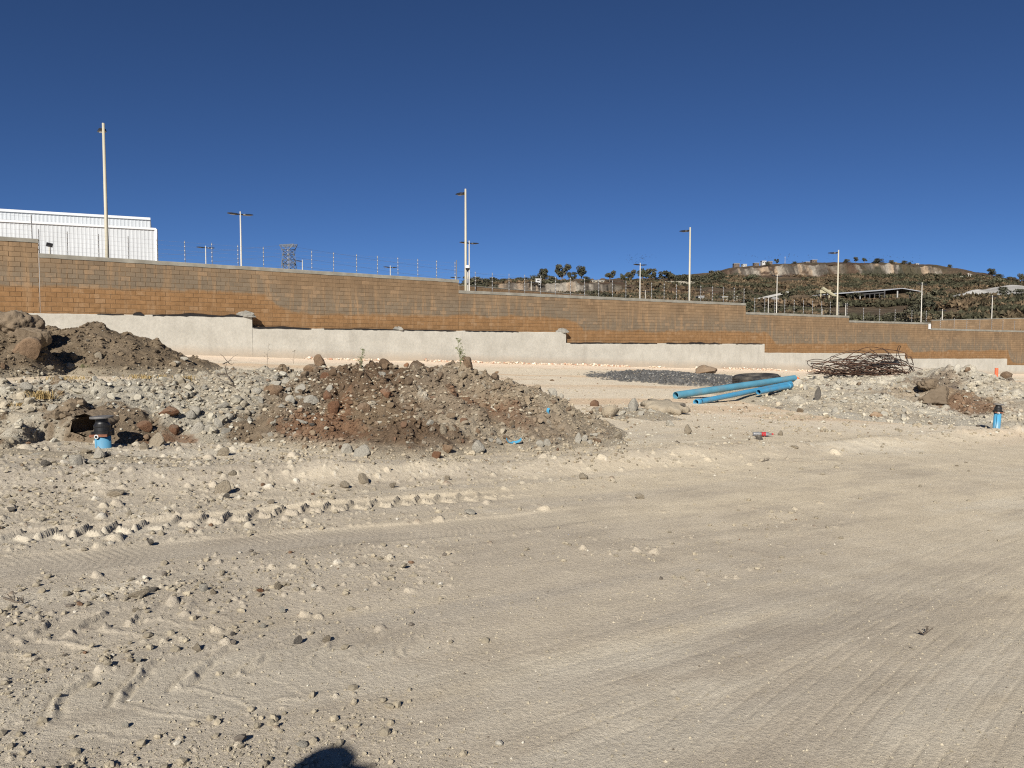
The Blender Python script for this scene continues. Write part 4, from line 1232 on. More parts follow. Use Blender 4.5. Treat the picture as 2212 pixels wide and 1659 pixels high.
def hill_color(x, y):
    u = 1106 + FU * x / y; z_ = hill_z(x, y)
    c = np.tile(np.array([(0.084, 0.064, 0.044)]), (x.size, 1))
    c = lerp(c, (0.135, 0.095, 0.058), sstep(-0.1, 0.5, fbm(x / 40, y / 40, 4, 81)))
    c = lerp(c, (0.062, 0.040, 0.030), sstep(0.0, 0.5, fbm(x / 55 + 4, y / 35, 4, 82)) * 0.8)
    c = lerp(c, (0.048, 0.048, 0.031), sstep(0.05, 0.5, fbm(x / 25 + 9, y / 25, 4, 83)) * 0.7)
    c = lerp(c, (0.15, 0.105, 0.062), sstep(1960, 2040, u) * sstep(250, 180, y) * 0.45)
    # bare rock in the quarry faces, streaked; crack shade is put into the colour
    st = fbm(x / 5.0, y / 60, 4, 84)
    rock = lerp(np.tile(np.array([(0.24, 0.218, 0.185)]), (x.size, 1)), (0.27, 0.205, 0.145), sstep(-0.2, 0.4, st))
    rock = lerp(rock, (0.085, 0.074, 0.062), sstep(-0.15, 0.2, fbm(x / 4.0, y / 90, 4, 85)))
    rock = lerp(rock, (0.05, 0.048, 0.035), sstep(0.25, 0.4, fbm(x / 12.0, y / 20, 4, 89)))
    up = sstep(583, 587, y) * (1 - sstep(592, 595, y)) * sstep(1560, 1600, u) * (1 - sstep(2000, 2050, u)) * sstep(-0.3, 0.05, fbm(x / 22, x * 0, 4, 86) + 0.25) * sstep(-0.5, -0.1, fbm(x / 6, z_ / 4, 3, 88))
    lo = sstep(396, 399, y) * (1 - sstep(404, 408, y)) * sstep(1020, 1060, u) * (1 - sstep(1290, 1360, u)) * sstep(-0.3, 0.05, fbm(x / 18, x * 0, 3, 87) + 0.2)
    lo2 = sstep(404, 410, y) * (1 - sstep(450, 480, y)) * sstep(1330, 1370, u) * (1 - sstep(1460, 1520, u)) * 0.5
    c = c + (rock - c) * np.clip(up + lo, 0, 1)[:, None]
    c = lerp(c, (0.085, 0.052, 0.040), lo2)
    yard = sstep(300, 320, y) * (1 - sstep(372, 385, y)) * sstep(1480, 1540, u) * (1 - sstep(2020, 2060, u))
    c = lerp(c, (0.14, 0.125, 0.105), yard * 0.7)
    return c
def build_hill():
    uu = np.concatenate([np.linspace(700, 960, 20)[:-1], np.linspace(960, 2240, 620), np.linspace(2240, 2700, 30)[1:]])
    dd = np.unique(np.concatenate([np.linspace(105, 300, 60), np.linspace(300, 410, 60), np.linspace(396, 406, 14), np.linspace(410, 580, 50), np.linspace(582, 596, 18), np.linspace(596, 700, 30), np.linspace(700, 1500, 14)]))
    DD, UU = np.meshgrid(dd, uu, indexing='ij')
    y = DD.ravel(); x = (UU.ravel() - 1106) / FU * y
    z = hill_z(x, y)
    am = sstep(120, 180, y)
    z = z + am * (1.0 * fbm(x / 22, y / 22, 4, 90) + 0.5 * fbm(x / 5, y / 5, 3, 91))
    c = hill_color(x, y)
    # broken faces: push the cliff rows in and out
    cl = np.clip(sstep(582, 585, y) * (1 - sstep(594, 597, y)) + sstep(396, 398, y) * (1 - sstep(406, 409, y)), 0, 1)
    y2 = y + cl * 8.0 * fbm(x / 7.0, z / 25, 5, 92, 0.6)
    z = z + cl * 2.2 * fbm(x / 4.0, y / 3.0, 4, 93)
    nr, n_ = DD.shape; idx = np.arange(nr * n_).reshape(nr, n_)
    F = np.stack([idx[:-1, :-1], idx[:-1, 1:], idx[1:, 1:], idx[1:, :-1]], -1).reshape(-1, 4)
    o = link('hill', np_mesh('hill', np.stack([x, y2, z], 1), F, c), M_hill)
    tag(o, 'brown scrub hill with a quarry cliff beyond the wall', None, None, 'structure')
build_hill()
def hz1(x, y):
    return float(hill_z(np.array([x]), np.array([y]))[0])

# ---- trees and bushes
def leaf_mat(name, c1, c2):
    m, t, b = nt(name)
    b.inputs['Roughness'].default_value = 0.7; b.inputs['Specular IOR Level'].default_value = 0.15
    g = N(t, 'ShaderNodeNewGeometry'); oi = N(t, 'ShaderNodeObjectInfo')
    n1 = noise(t, 0.6, 4, 0.6, g.outputs['Position'])
    k = mix(t, mrange(t, n1.outputs['Fac'], 0.3, 0.7), c1, c2)
    k = mix(t, 1.0, k, mix(t, oi.outputs['Random'], (0.75, 0.78, 0.8), (1.2, 1.15, 1.1)), 'MULTIPLY')
    t.links.new(k, b.inputs['Base Color'])
    return m
M_leaf = leaf_mat('green_foliage', (0.055, 0.055, 0.036), (0.098, 0.093, 0.061))
M_leafdry = leaf_mat('dry_foliage', (0.070, 0.055, 0.035), (0.115, 0.088, 0.055))
M_leafpale = leaf_mat('grey_green_foliage', (0.055, 0.060, 0.036), (0.095, 0.098, 0.060))
M_bark = simple('bark', (0.12, 0.095, 0.07), 0.9, vary=0.2)
def crown_mesh(name, seed, clumps, n, lo, flat, leaf):
    """unit-height tree crown of many leaf-sprays spread through uneven clumps"""
    rs = np.random.RandomState(seed)
    V = []; F = []
    cs = []
    for k in range(clumps):
        a = rs.rand() * 6.283; q = rs.rand() ** 0.6
        cs.append((math.cos(a) * q * 0.34 * flat, math.sin(a) * q * 0.34 * flat, lo + (0.93 - lo) * rs.rand(), 0.12 + 0.12 * rs.rand()))
    for i in range(n):
        cx, cy, cz, cr = cs[rs.randint(len(cs))]
        d = rs.randn(3); d /= np.linalg.norm(d); q = cr * rs.rand() ** 0.35
        c = np.array([cx, cy, cz]) + d * q * np.array([flat, flat, 0.85])
        if c[2] < lo * 0.75: continue
        a = rs.randn(3); a /= np.linalg.norm(a); b_ = np.cross(a, rs.randn(3)); b_ /= np.linalg.norm(b_)
        s = leaf * (0.6 + 0.8 * rs.rand())
        j = len(V)
        V += [c - a * s, c + b_ * s * 0.55, c + a * s, c - b_ * s * 0.55]
        F.append((j, j + 1, j + 2, j + 3))
    return np_mesh(name, np.array(V), np.array(F), smooth=False), cs
def trunk_mesh(seed, cs, lo):
    rs = random.Random(seed); mb = MB()
    mb.path([(0, 0, -0.06), (0.01, 0, lo * 0.6), (0.0, 0.01, lo + 0.15)], [0.035, 0.026, 0.016], 6)
    for c in cs[:6]:
        st = Vector((0, 0, lo * (0.6 + 0.5 * rs.random())))
        mb.path([st, st.lerp(Vector(c[:3]), 0.6) + Vector((0, 0, -0.03)), Vector(c[:3])], [0.016, 0.010, 0.005], 5)
    me = bpy.data.meshes.new('trunk'); me.from_pydata([tuple(p) for p in mb.v], [], mb.f); me.materials.append(M_bark)
    return me
TREE = []
for k, (cl, n, lo, fl, lf, mt) in enumerate(((10, 1500, 0.34, 1.0, 0.045, M_leaf), (9, 1300, 0.42, 0.75, 0.042, M_leafpale), (13, 1700, 0.22, 1.5, 0.05, M_leaf), (9, 1200, 0.45, 0.95, 0.045, M_leaf))):
    me, cs = crown_mesh('crown', 50 + k, cl, n, lo, fl, lf); me.materials.append(mt)
    TREE.append((me, trunk_mesh(k, cs, lo)))
BUSH = []
for k, mt in enumerate((M_leaf, M_leafdry, M_leafpale, M_leafdry, M_leaf)):
    me, cs = crown_mesh('crown', 80 + k, 7, 620, 0.10, 2.1 + 0.4 * (k % 2), 0.075); me.materials.append(mt)
    BUSH.append(me)
rt = random.Random(3)
def tree(u, v_top, Y, hpx, kind, label, group='trees on the far ridge', wide=1.0):
    x = (u - 1106) / FU * Y; h = hpx / FU * Y
    z = hz1(x, Y) - 0.4
    top = EYE + Y * (734 - v_top) / FU
    h = max(h, top - z) if top - z < 2.2 * h else h
    root = thing('tree', label, 'tree', (x, Y, z), group, (0, 0, rt.uniform(0, 6.28)))
    root.scale = (h * wide, h * wide, h)
    link('trunk', TREE[kind][1], None, root); link('crown', TREE[kind][0], None, root)
ridge = [(1014, 596, 420, 18, 2, 'low round tree at the left end of the ridge', 1.5), (1040, 603, 420, 12, 2, 'small dark tree beside the second lamp post', 1.8),
         (1062, 599, 425, 16, 2, 'dark spreading tree near the left end of the ridge', 1.7), (1095, 601, 425, 14, 2, 'low spreading tree left of the ridge pines', 1.9), (1130, 599, 425, 14, 2, 'wide dark tree left of the tall ridge trees', 2.1),
         (1176, 583, 430, 26, 0, 'loose-crowned tree, first of the tall ridge trees', 1.0), (1189, 596, 425, 14, 2, 'low tree between the tall ridge trees', 1.2), (1213, 574, 430, 36, 0, 'tallest dense tree on the ridge left of the lollipop tree', 1.0),
         (1236, 590, 430, 22, 0, 'bushy tree just left of the lollipop tree', 1.1), (1255, 576, 430, 32, 3, 'lollipop-shaped tree with a bare trunk on the ridge', 0.9), (1264, 597, 425, 9, 2, 'small tree under the lollipop tree', 1.0),
         (1316, 586, 440, 22, 3, 'single leaning tree on the bare part of the ridge', 1.1), (1345, 592, 440, 15, 1, 'small pale tree left of the ridge lamp', 1.0), (1359, 584, 440, 22, 3, 'umbrella-shaped tree left of the ridge lamp', 1.0), (1386, 580, 440, 30, 1, 'tall pale tree behind the ridge lamp', 1.0),
         (1405, 583, 440, 26, 0, 'dense tree right of the ridge lamp', 1.1), (1430, 588, 450, 20, 0, 'round tree between ridge lamp and third tall post', 1.2), (1448, 587, 450, 20, 3, 'thin tree between ridge lamp and third tall post', 0.9), (1468, 592, 455, 17, 2, 'low dense tree left of the third tall post', 1.4), (1492, 592, 455, 17, 2, 'dark tree right behind the third tall post', 1.4), (1512, 594, 460, 16, 2, 'dark tree at the foot of the hill crest', 1.4),
         (1540, 584, 520, 20, 2, 'dark tree on the rising hill shoulder', 1.2), (1555, 587, 520, 16, 2, 'second dark tree on the rising hill shoulder', 1.2),
         (1655, 570, 625, 9, 2, 'small bush on the crest left of the white houses', 1.0), (1674, 565, 622, 13, 0, 'round dark tree standing at the cliff edge by the white house', 0.9), (1711, 566, 630, 6, 2, 'low bush on the crest above the cliff', 1.3),
         (1823, 564, 628, 10, 2, 'dark bush on the crest left of the fourth tall post', 1.3), (1842, 561, 628, 13, 0, 'dark tree on the crest just right of the fourth tall post', 1.0), (1862, 563, 628, 13, 1, 'pale tree on the crest beyond the fourth tall post', 1.2), (1890, 563, 628, 12, 2, 'widest dark tree on the quarry crest', 1.7), (1921, 566, 628, 9, 2, 'small dark tree on the crest right of the widest one', 1.2), (1946, 565, 628, 9, 2, 'dark bush on the right part of the crest', 1.3), (1959, 567, 628, 6, 2, 'low bush near the crest water tank', 1.2),
         (2045, 572, 628, 5, 2, 'tiny bush where the crest begins to fall', 1.0), (2133, 583, 590, 20, 0, 'big dark tree on the falling right crest', 1.1), (2148, 592, 590, 14, 2, 'low dark tree beside the big one on the right crest', 1.3), (2175, 598, 580, 12, 2, 'dark tree near the right edge of the crest', 1.4), (2200, 592, 575, 19, 3, 'upright dark tree at the right edge of the skyline', 0.8), (2212, 597, 575, 16, 2, 'dark tree cut by the right edge', 1.3)]
for u, v, Y, hp, k, lab, w in ridge:
    tree(u, v, Y, hp, k, lab, wide=w)
# scrub bushes spread over the slopes: the largest as things, the thin rest as one mass
bl = ['dark green thorn bush on the scrub hillside', 'dry brown bush on the scrub hillside', 'grey-green bush on the scrub hillside', 'dry brown bush on the scrub hillside', 'dark green thorn bush on the scrub hillside']
gl = ['green thorn bushes on the hillside', 'dry brown bushes on the hillside', 'grey-green bushes on the hillside', 'dry brown bushes on the hillside', 'green thorn bushes on the hillside']
SCR_V = []; SCR_F = []; scn = 0
def scr_ok(u, Y):
    if 583 < Y < 600 and 1570 < u < 2020: return rt.random() < 0.3
    if 394 < Y < 408 and 1040 < u < 1330: return rt.random() < 0.2
    if 305 < Y < 372 and 1500 < u < 2010: return rt.random() < 0.35
    return True
cnt = 0
while cnt < 275:
    Y = rt.choice((rt.uniform(140, 300), rt.uniform(200, 420), rt.uniform(400, 585), rt.uniform(410, 580)))
    u = rt.uniform(1010, 2230)
    if u < 1500 and Y > 470: continue
    if not scr_ok(u, Y) or (u > 2040 and 285 < Y < 365): continue
    x = (u - 1106) / FU * Y; z = hz1(x, Y)
    if float(fbm(np.array([x / 38]), np.array([Y / 38]), 3, 95)[0]) < -0.08 + rt.uniform(-.15, .15): continue
    vv = 734 - FU * (z - EYE) / Y
    if vv > 694 or vv < 580: continue
    k = rt.choice((0, 1, 2, 3, 4, 3, 2))
    s = rt.choice((rt.uniform(1.6, 3.2), rt.uniform(2.5, 6.0))) * (1.25 if Y > 400 else 1.0) * (0.8 if Y < 220 else 1)
    o = link('bush', BUSH[k], None); o.location = (x, Y, z - 0.25 * s * 0.3); o.scale = (s * rt.uniform(0.7, 1.5), s, s * rt.uniform(0.4, 0.85)); o.rotation_euler = (0, 0, rt.uniform(0, 6.28))
    pl = ('on the slope just behind the fence' if Y < 215 else 'around the quarry yard' if Y < 330 else 'below the ridge trees' if u < 1500 else 'on the slope left of the fourth tall post' if u < 1810 else 'on the slope under the quarry cliff')
    tag(o, bl[k].split(' on the')[0] + ' ' + pl, 'bush', gl[k].split(' on the')[0] + ' ' + pl); cnt += 1
for u, v, Y, s, lab in ((2000, 662, 205, 5.0, 'large dark bush at the foot of the right embankment'), (1985, 655, 240, 5.5, 'large dark bush right of the quarry shed'), (2020, 648, 262, 6.0, 'broad dark tree-like bush on top of the embankment'),
                        (1955, 682, 170, 4.2, 'dark bush behind the electric fence near the shed'), (1925, 680, 175, 3.6, 'dark bush left of the twin lamp by the shed'), (1310, 640, 300, 5.0, 'dark bush below the left quarry face'), (1285, 630, 330, 5.5, 'tall dark bush against the left quarry face'),
                        (2035, 682, 165, 2.6, 'dark round bush behind the low twin lamp'), (1840, 655, 300, 5.0, 'dark bush left of the quarry shed'), (1600, 640, 330, 6.0, 'dark bush left of the conveyor'), (1700, 640, 340, 6.0, 'wide dark bush right of the twin lamp'), (1760, 642, 335, 6.0, 'wide dark bush left of the inclined chute')):
    x = (u - 1106) / FU * Y
    o = link('bush', BUSH[0], None); o.location = (x, Y, hz1(x, Y) - 0.3); o.scale = (s, s, s * 0.85); o.rotation_euler = (0, 0, u * 1.3)
    tag(o, lab, 'bush')
# thin scrub and dry grass mass
rs = np.random.RandomState(5)
def scrub_mass():
    V = []; n = 30000
    Y = np.concatenate([rs.uniform(135, 330, n // 2), rs.uniform(330, 585, n // 2)]); u = rs.uniform(1000, 2260, n)
    x = (u - 1106) / FU * Y; z = hill_z(x, Y)
    vv = 734 - FU * (z - EYE) / Y
    dens = fbm(x / 38, Y / 38, 3, 95)
    ok = (vv < 696) & (dens > -0.25) & ~((u > 2040) & (Y > 285) & (Y < 365)) & ~((u > 1640) & (u < 1710) & (Y > 300) & (Y < 345)) & ~((Y > 583) & (Y < 600)) & ~((Y > 394) & (Y < 408) & (u < 1330)) & ~((Y > 305) & (Y < 372) & (u > 1500) & (u < 2010) & (rs.rand(n) < 0.96)) & ~((u < 1500) & (Y > 440))
    x = x[ok]; Y = Y[ok]; z = z[ok]; k = len(x)
    P = []; Fs = []; Cs = []
    for j in range(7):
        s = rs.uniform(0.5, 1.5, k) * (0.7 + Y / 600)
        ax = rs.randn(k, 3); ax[:, 2] = np.abs(ax[:, 2]) + 0.4; ax /= np.linalg.norm(ax, axis=1)[:, None]
        bx = np.cross(ax, rs.randn(k, 3)); bx /= np.linalg.norm(bx, axis=1)[:, None]
        c = np.stack([x, Y, z], 1) + rs.randn(k, 3) * np.array([0.8, 0.8, 0.3]) + np.array([0, 0, 0.5])
        q = np.stack([c - bx * s[:, None] * 0.5, c + bx * s[:, None] * 0.5, c + ax * s[:, None]], 1)
        P.append(q.reshape(-1, 3))
        g_ = sstep(-0.35, 0.2, fbm(x / 18 + 7, Y / 18, 3, 97))[:, None]
        cc = np.array([(0.125, 0.090, 0.056)]) * (1 - g_) + np.array([(0.058, 0.057, 0.036)]) * g_
        cc = cc * rs.uniform(0.6, 1.4, (k, 1)); Cs.append(np.repeat(cc, 3, axis=0))
    P = np.concatenate(P); C = np.concatenate(Cs); F = np.arange(len(P)).reshape(-1, 3)
    o = link('scrub', np_mesh('scrub', P, F, C, smooth=False), M_hill)
    tag(o, 'thin dry scrub and grass covering the hillside', 'scrub', None, 'stuff')
scrub_mass()

# ---- quarry yard
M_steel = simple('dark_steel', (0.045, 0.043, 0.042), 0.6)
M_post = simple('pale_steel', (0.32, 0.315, 0.295), 0.6)
M_shedroof = simple('shed_roof', (0.42, 0.43, 0.44), 0.5)
M_grav = soil_mat('grey_gravel', 1.2, 0.3, 0.2)
def P(u, v, Y): return at(u, v, Y)
sh = thing('open_shed', 'open-sided steel shed with a shallow gable roof in the quarry yard', 'shed', tuple(P(1920, 656, 352)))
a0 = P(1911, 626, 345); pk = P(1950, 622, 355); a1 = P(1992, 629, 362)
dep = Vector((-16, 42, 0))
under = MB()
roof = MB()
th = Vector((0, 0, -0.32))
for p, q in ((a0, pk), (pk, a1)):
    roof.poly([p, q, q + dep, p + dep, p + th, q + th, q + dep + th, p + dep + th], [(0, 1, 2, 3), (4, 7, 6, 5), (0, 4, 5, 1), (1, 5, 6, 2), (2, 6, 7, 3), (3, 7, 4, 0)])
roof.build('roof', M_shedroof, sh, world=True)
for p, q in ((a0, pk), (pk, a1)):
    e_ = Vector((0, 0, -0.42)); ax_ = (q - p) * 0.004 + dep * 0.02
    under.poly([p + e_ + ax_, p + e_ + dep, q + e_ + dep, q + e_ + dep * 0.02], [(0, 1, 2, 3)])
under.build('shade_soffit', M_steel, sh, world=True)  # dark sheet below the roof, the shade there put into its colour
for k in range(4):
    p = a0.lerp(a1, k / 3.0)
    MB().tube(p + Vector((0, 0, -0.3)), Vector((p.x, p.y, hz1(p.x, p.y) - 0.5)), 0.32, n=6).build('front_column', M_post if k in (1, 3) else M_steel, sh, world=True)
for k in range(14):
    p = (a0 + dep).lerp(a1 + dep, k / 13.0)
    MB().tube(p + Vector((0, 0, -0.5)), Vector((p.x, p.y, hz1(p.x, p.y) - 0.5)), 0.26, n=6).build('rear_column', M_steel, sh, world=True)
b0 = P(1858, 636, 352); b1 = a0 + Vector((0, 0, -1.2))
l2 = MB(); l2.bar(b0, b1, 0.5, 0.5); l2.bar(b0 + Vector((4, 10, 0)), b1 + Vector((4, 10, 0)), 0.4, 0.4); l2.build('side_beam', M_steel, sh, world=True)
for k in range(5):
    p = b0.lerp(b1, k / 5.0)
    MB().tube(p, Vector((p.x, p.y, hz1(p.x, p.y) - 0.5)), 0.25, n=6).build('side_column', M_post if k < 1 else M_steel, sh, world=True)
def gpile(u, v, Y, wpx, label, cc=(0.20, 0.20, 0.195), asp=0.6, seed=1):
    p = P(u, v, Y); rx = wpx / FU * Y / 2; gz_ = hz1(p.x, p.y); h = max(p.z - gz_, 1.0)
    n = 44; gx, gy = np.meshgrid(np.linspace(-1.1, 1.1, n), np.linspace(-1.1, 1.1, n))
    q = np.sqrt(gx ** 2 + gy ** 2) + 0.12 * fbm(gx.ravel() * 2, gy.ravel() * 2, 3, seed).reshape(n, n)
    zz = h * np.clip(1 - q ** 1.25, -0.15, 1) + 0.05 * h * fbm(gx.ravel() * 5, gy.ravel() * 5, 4, seed + 4).reshape(n, n)
    V = np.stack([gx.ravel() * rx, gy.ravel() * rx * asp, zz.ravel()], 1)
    idx = np.arange(n * n).reshape(n, n); F = np.stack([idx[:-1, :-1], idx[:-1, 1:], idx[1:, 1:], idx[1:, :-1]], -1).reshape(-1, 4)
    c = np.tile(np.array([cc]), (n * n, 1)); c = lerp(c, tuple(k * 1.5 for k in cc), sstep(0.0, 0.5, fbm(gx.ravel() * 1.5, gy.ravel() * 1.5, 3, seed + 9)) * 0.7)
    o = link('gravel_pile', np_mesh('gravel_pile', V, F, c), M_grav); o.location = (p.x, p.y, gz_)
    tag(o, label, 'gravel pile', 'grey gravel piles of the quarry')
gpile(1886, 647, 340, 40, 'small grey gravel pile under the left end of the shed', seed=2)
gpile(1905, 645, 338, 70, 'grey gravel pile in the middle of the shed', seed=3)
gpile(1955, 645, 342, 90, 'long grey gravel pile under the right end of the shed', seed=4)
gpile(2185, 615, 325, 260, 'biggest pale gravel pile above the embankment at right', (0.28, 0.275, 0.26), 0.6, 5)
gpile(2112, 624, 315, 90, 'pale gravel shoulder left of the biggest pile', (0.30, 0.295, 0.28), 0.6, 6)
gpile(1673, 641, 330, 42, 'grey gravel cone under the conveyor', seed=7)
gpile(1752, 651, 320, 46, 'low grey gravel pile near the twin lamp', (0.24, 0.235, 0.22), 0.6, 8)
gpile(1908, 665, 290, 26, 'narrow grey gravel spill down the slope below the shed', (0.17, 0.17, 0.17), 0.9, 9)
gpile(1816, 655, 300, 50, 'pale gravel spill below the inclined chute', (0.30, 0.27, 0.22), 0.7, 10)
# conveyor
cv = thing('conveyor', 'long inclined conveyor belt on trestle legs over a gravel cone', 'conveyor', tuple(P(1640, 648, 345)))
c0 = P(1628, 648, 345); c1 = P(1712, 629, 345)
MB().bar(c0, c1, 1.2, 0.9).build('belt_frame', M_post, cv, world=True)
for k in (0.3, 0.62, 0.9):
    p = c0.lerp(c1, k); MB().bar(p, Vector((p.x, p.y, hz1(p.x, p.y) - 0.5)), 0.4, 0.4).build('trestle_leg', M_steel, cv, world=True)
M_yel = simple('pale_yellow_paint', (0.33, 0.30, 0.20), 0.6, vary=0.15)
ch = thing('crusher_tower', 'pale yellow crusher tower with an inclined chute', 'crusher', tuple(P(1784, 652, 330)))
tw = P(1779, 624, 330)
for dx in (-1.8, 1.8):
    for dy in (-1.5, 1.5):
        p = tw + Vector((dx, dy, -1)); MB().bar(p, Vector((p.x, p.y, hz1(p.x, p.y) - 0.5)), 0.5, 0.5).build('tower_leg', M_yel, ch, world=True)
MB().box(tw + Vector((0, 0, -1.2)), (4.6, 4, 1.4)).build('hopper', M_yel, ch, world=True)
MB().box(tw + Vector((-0.2, 0, -5.5)), (3.6, 3.2, 0.4)).build('platform', M_yel, ch, world=True)
MB().tube(P(1776, 622, 328), P(1819, 650, 328), 0.75, n=8).build('chute', M_yel, ch, world=True)
def shack(u, v, Y, wpx, hpx, label, mat, cat='building', dpt=5.0, windows=1, name='house', roofm=None, group=None):
    sc_ = 0.72 if Y > 500 else 1.0
    p = P(u, v + hpx * (1 - sc_), Y); w = wpx * sc_ / FU * Y; h = hpx * sc_ / FU * Y; z = p.z - h
    zb = min(z, hz1(p.x, p.y)) - 0.6
    r_ = thing(name, label, cat, (p.x, p.y, zb), group)
    MB().box((0, dpt / 2, (p.z - zb) / 2), (w, dpt, p.z - zb)).build('walls', mat, r_)
    MB().box((0, dpt / 2, p.z - zb + 0.12), (w + 0.5, dpt + 0.5, 0.22)).build('roof_slab', roofm or M_post, r_)
    for k in range(windows):
        x = (k + 0.5) / windows * w - w / 2
        MB().box((x, -0.02, p.z - zb - h * 0.5), (min(1.3, w / windows * 0.5), 0.12, h * 0.38)).build('window', M_steel, r_)
M_brickh = simple('raw_brick_house', (0.13, 0.10, 0.08), 0.9, vary=0.25, scale=0.5)
M_whitew = simple('whitewash', (0.42, 0.42, 0.41), 0.8, vary=0.08, scale=0.4)
M_beige = simple('beige_render', (0.26, 0.235, 0.185), 0.85, vary=0.1, scale=0.4)
shack(1566, 641, 342, 11, 7.5, 'small cream plant building left of the conveyor', M_beige, windows=1)
shack(1597, 641, 345, 13, 6, 'low cream plant building beside the conveyor foot', M_beige, windows=2)
shack(1592, 567, 640, 16, 8, 'raw brick house at the left end of the hilltop row', M_brickh, windows=2)
shack(1609, 569, 640, 12, 6, 'low white house next to the raw brick one on the crest', M_whitew, windows=2)
shack(1635, 566, 636, 14, 8, 'brick house left of the bright white house on the crest', M_brickh, windows=2)
shack(1651, 561, 640, 12, 9, 'bright white house on the crest of the hill', M_whitew, windows=2)
shack(1664, 563, 640, 13, 7, 'pinkish house right of the bright white house', M_brickh, windows=2)
shack(1760, 559, 636, 14, 9, 'two-storey brick house on the highest part of the crest', M_brickh, windows=2)
shack(1745, 564, 636, 12, 6, 'low brick house beside the two-storey one', M_brickh, windows=1)
shack(1932, 565, 636, 15, 6, 'orange-roofed house on the right part of the crest', M_brickh, windows=2)
shack(1982, 568, 634, 9, 5, 'small white water tank house on the crest', M_whitew, windows=1)
shack(2200, 613, 560, 12, 6, 'small hut under the trees at the right edge', M_brickh, windows=1)
shack(1163, 602, 405, 12, 7, 'white hut among the left ridge trees', M_whitew, windows=1)
shack(1292, 606, 440, 26, 4, 'long low pale building on the bare ridge', M_beige, windows=3)
shack(1515, 640, 330, 12, 7, 'white site cabin behind the third tall lamp post', M_whitew, windows=1)
# masonry terrace wall on the ridge
tw0 = P(1370, 608, 446); tw1 = P(1500, 608, 452)
o = MB().bar(Vector((0, 0, -1)), Vector((tw1.x - tw0.x, tw1.y - tw0.y, tw1.z - tw0.z - 1)), 1.0, 2.4).build('terrace_wall', M_beige); o.location = tw0
tag(o, 'long pale terrace wall below the ridge trees', 'wall')
for u, v, Y, h_, lab in ((2092, 590, 560, 24, 'left of the paired utility poles on the right hill shoulder'), (2097, 591, 560, 22, 'right of the paired utility poles on the right hill shoulder'), (2077, 596, 550, 22, 'lone utility pole left of the pair on the right hill shoulder'), (2155, 602, 540, 22, 'utility pole below the big tree on the right crest')):
    p = P(u, v, Y); zb = hz1(p.x, p.y) - 0.3
    r_ = thing('utility_pole', lab, 'utility pole', (p.x, p.y, zb), 'utility poles on the hill')
    MB().tube((0, 0, 0), (0, 0, p.z - zb), 0.22, 0.16, 6).build('pole', M_polew, r_)
    MB().box((0, 0, p.z - zb - 0.5), (2.0, 0.18, 0.18)).build('crossarm', M_polew, r_)
p = P(1696, 553, 640); zb = hz1(p.x, p.y) - 0.3
r_ = thing('radio_mast', 'thin radio mast on the hill crest', 'mast', (p.x, p.y, zb))
MB().tube((0, 0, 0), (0, 0, p.z - zb), 0.22, 0.10, 6).build('mast', M_post, r_); MB().box((0, 0, (p.z - zb) * 0.8), (1.2, 0.15, 0.15)).build('antenna', M_post, r_)

# ------------------------------------------------------------------ pylon and power lines
M_lat = simple('lattice_steel', (0.13, 0.145, 0.16), 0.6, 0.3)
YP = 330.0
pb = P(624, 590, YP); px = YP / FU
PX = Vector((math.cos(-0.42), math.sin(-0.42), 0)) ; PY = Vector((-PX.y, PX.x, 0))
zgp = float(plane(np.array([pb.x]), np.array([pb.y]))[0])
py = thing('pylon', 'steel lattice power pylon with a flared head above the wall', 'pylon', (pb.x, pb.y, zgp))
def lv(v): return EYE + YP * (734 - v) * px / YP - zgp
def corner(w, z):
    return [PX * (a * w) + PY * (b * w) + Vector((0, 0, z)) for a, b in ((-1, -1), (1, -1), (1, 1), (-1, 1))]
def lattice(lv0, lv1, w0, w1, n, name, bw=0.22):
    mb = MB(); prev = None
    for i in range(n + 1):
        f = i / n; c = corner(w0 + (w1 - w0) * f, lv0 + (lv1 - lv0) * f)
        for j in range(4):
            mb.bar(c[j], c[(j + 1) % 4], bw * 0.7)
            if prev:
                mb.bar(prev[j], c[j], bw); mb.bar(prev[j], c[(j + 1) % 4], bw * 0.6); mb.bar(prev[(j + 1) % 4], c[j], bw * 0.6)
        prev = c
    return mb.build(name, M_lat, py)
w_ = 9 * px
lattice(0, lv(584), 5.0, w_ * 1.25, 7, 'lower_body'); lattice(lv(584), lv(552), w_ * 1.25, w_, 3, 'waist'); lattice(lv(552), lv(541), w_, w_ * 1.1, 1, 'upper_body')
zt = lv(531); hw = 19 * px; dd_ = 3.0
def arm(z_in, z_tip, w_in, w_tip, name, both=True):
    mb = MB()
    for sg in (-1, 1):
        tip = PX * (sg * w_tip) + Vector((0, 0, z_tip))
        for dy in (-1, 1):
            mb.bar(PX * (sg * w_in) + PY * (dy * w_in) + Vector((0, 0, z_in)), tip, 0.2); mb.bar(PX * (sg * w_in) + PY * (dy * w_in) + Vector((0, 0, z_in + 2.0)), tip, 0.2)
            for k in (0.3, 0.55, 0.8):
                a = (PX * (sg * w_in) + PY * (dy * w_in) + Vector((0, 0, z_in))).lerp(tip, k); b_ = (PX * (sg * w_in) + PY * (dy * w_in) + Vector((0, 0, z_in + 2.0))).lerp(tip, k); mb.bar(a, b_, 0.13)
    return mb.build(name, M_lat, py)
hd = MB()
T0 = [PX * (a * hw) + PY * (b * 1.2) + Vector((0, 0, zt)) for a in (-1, 1) for b in (-1, 1)]
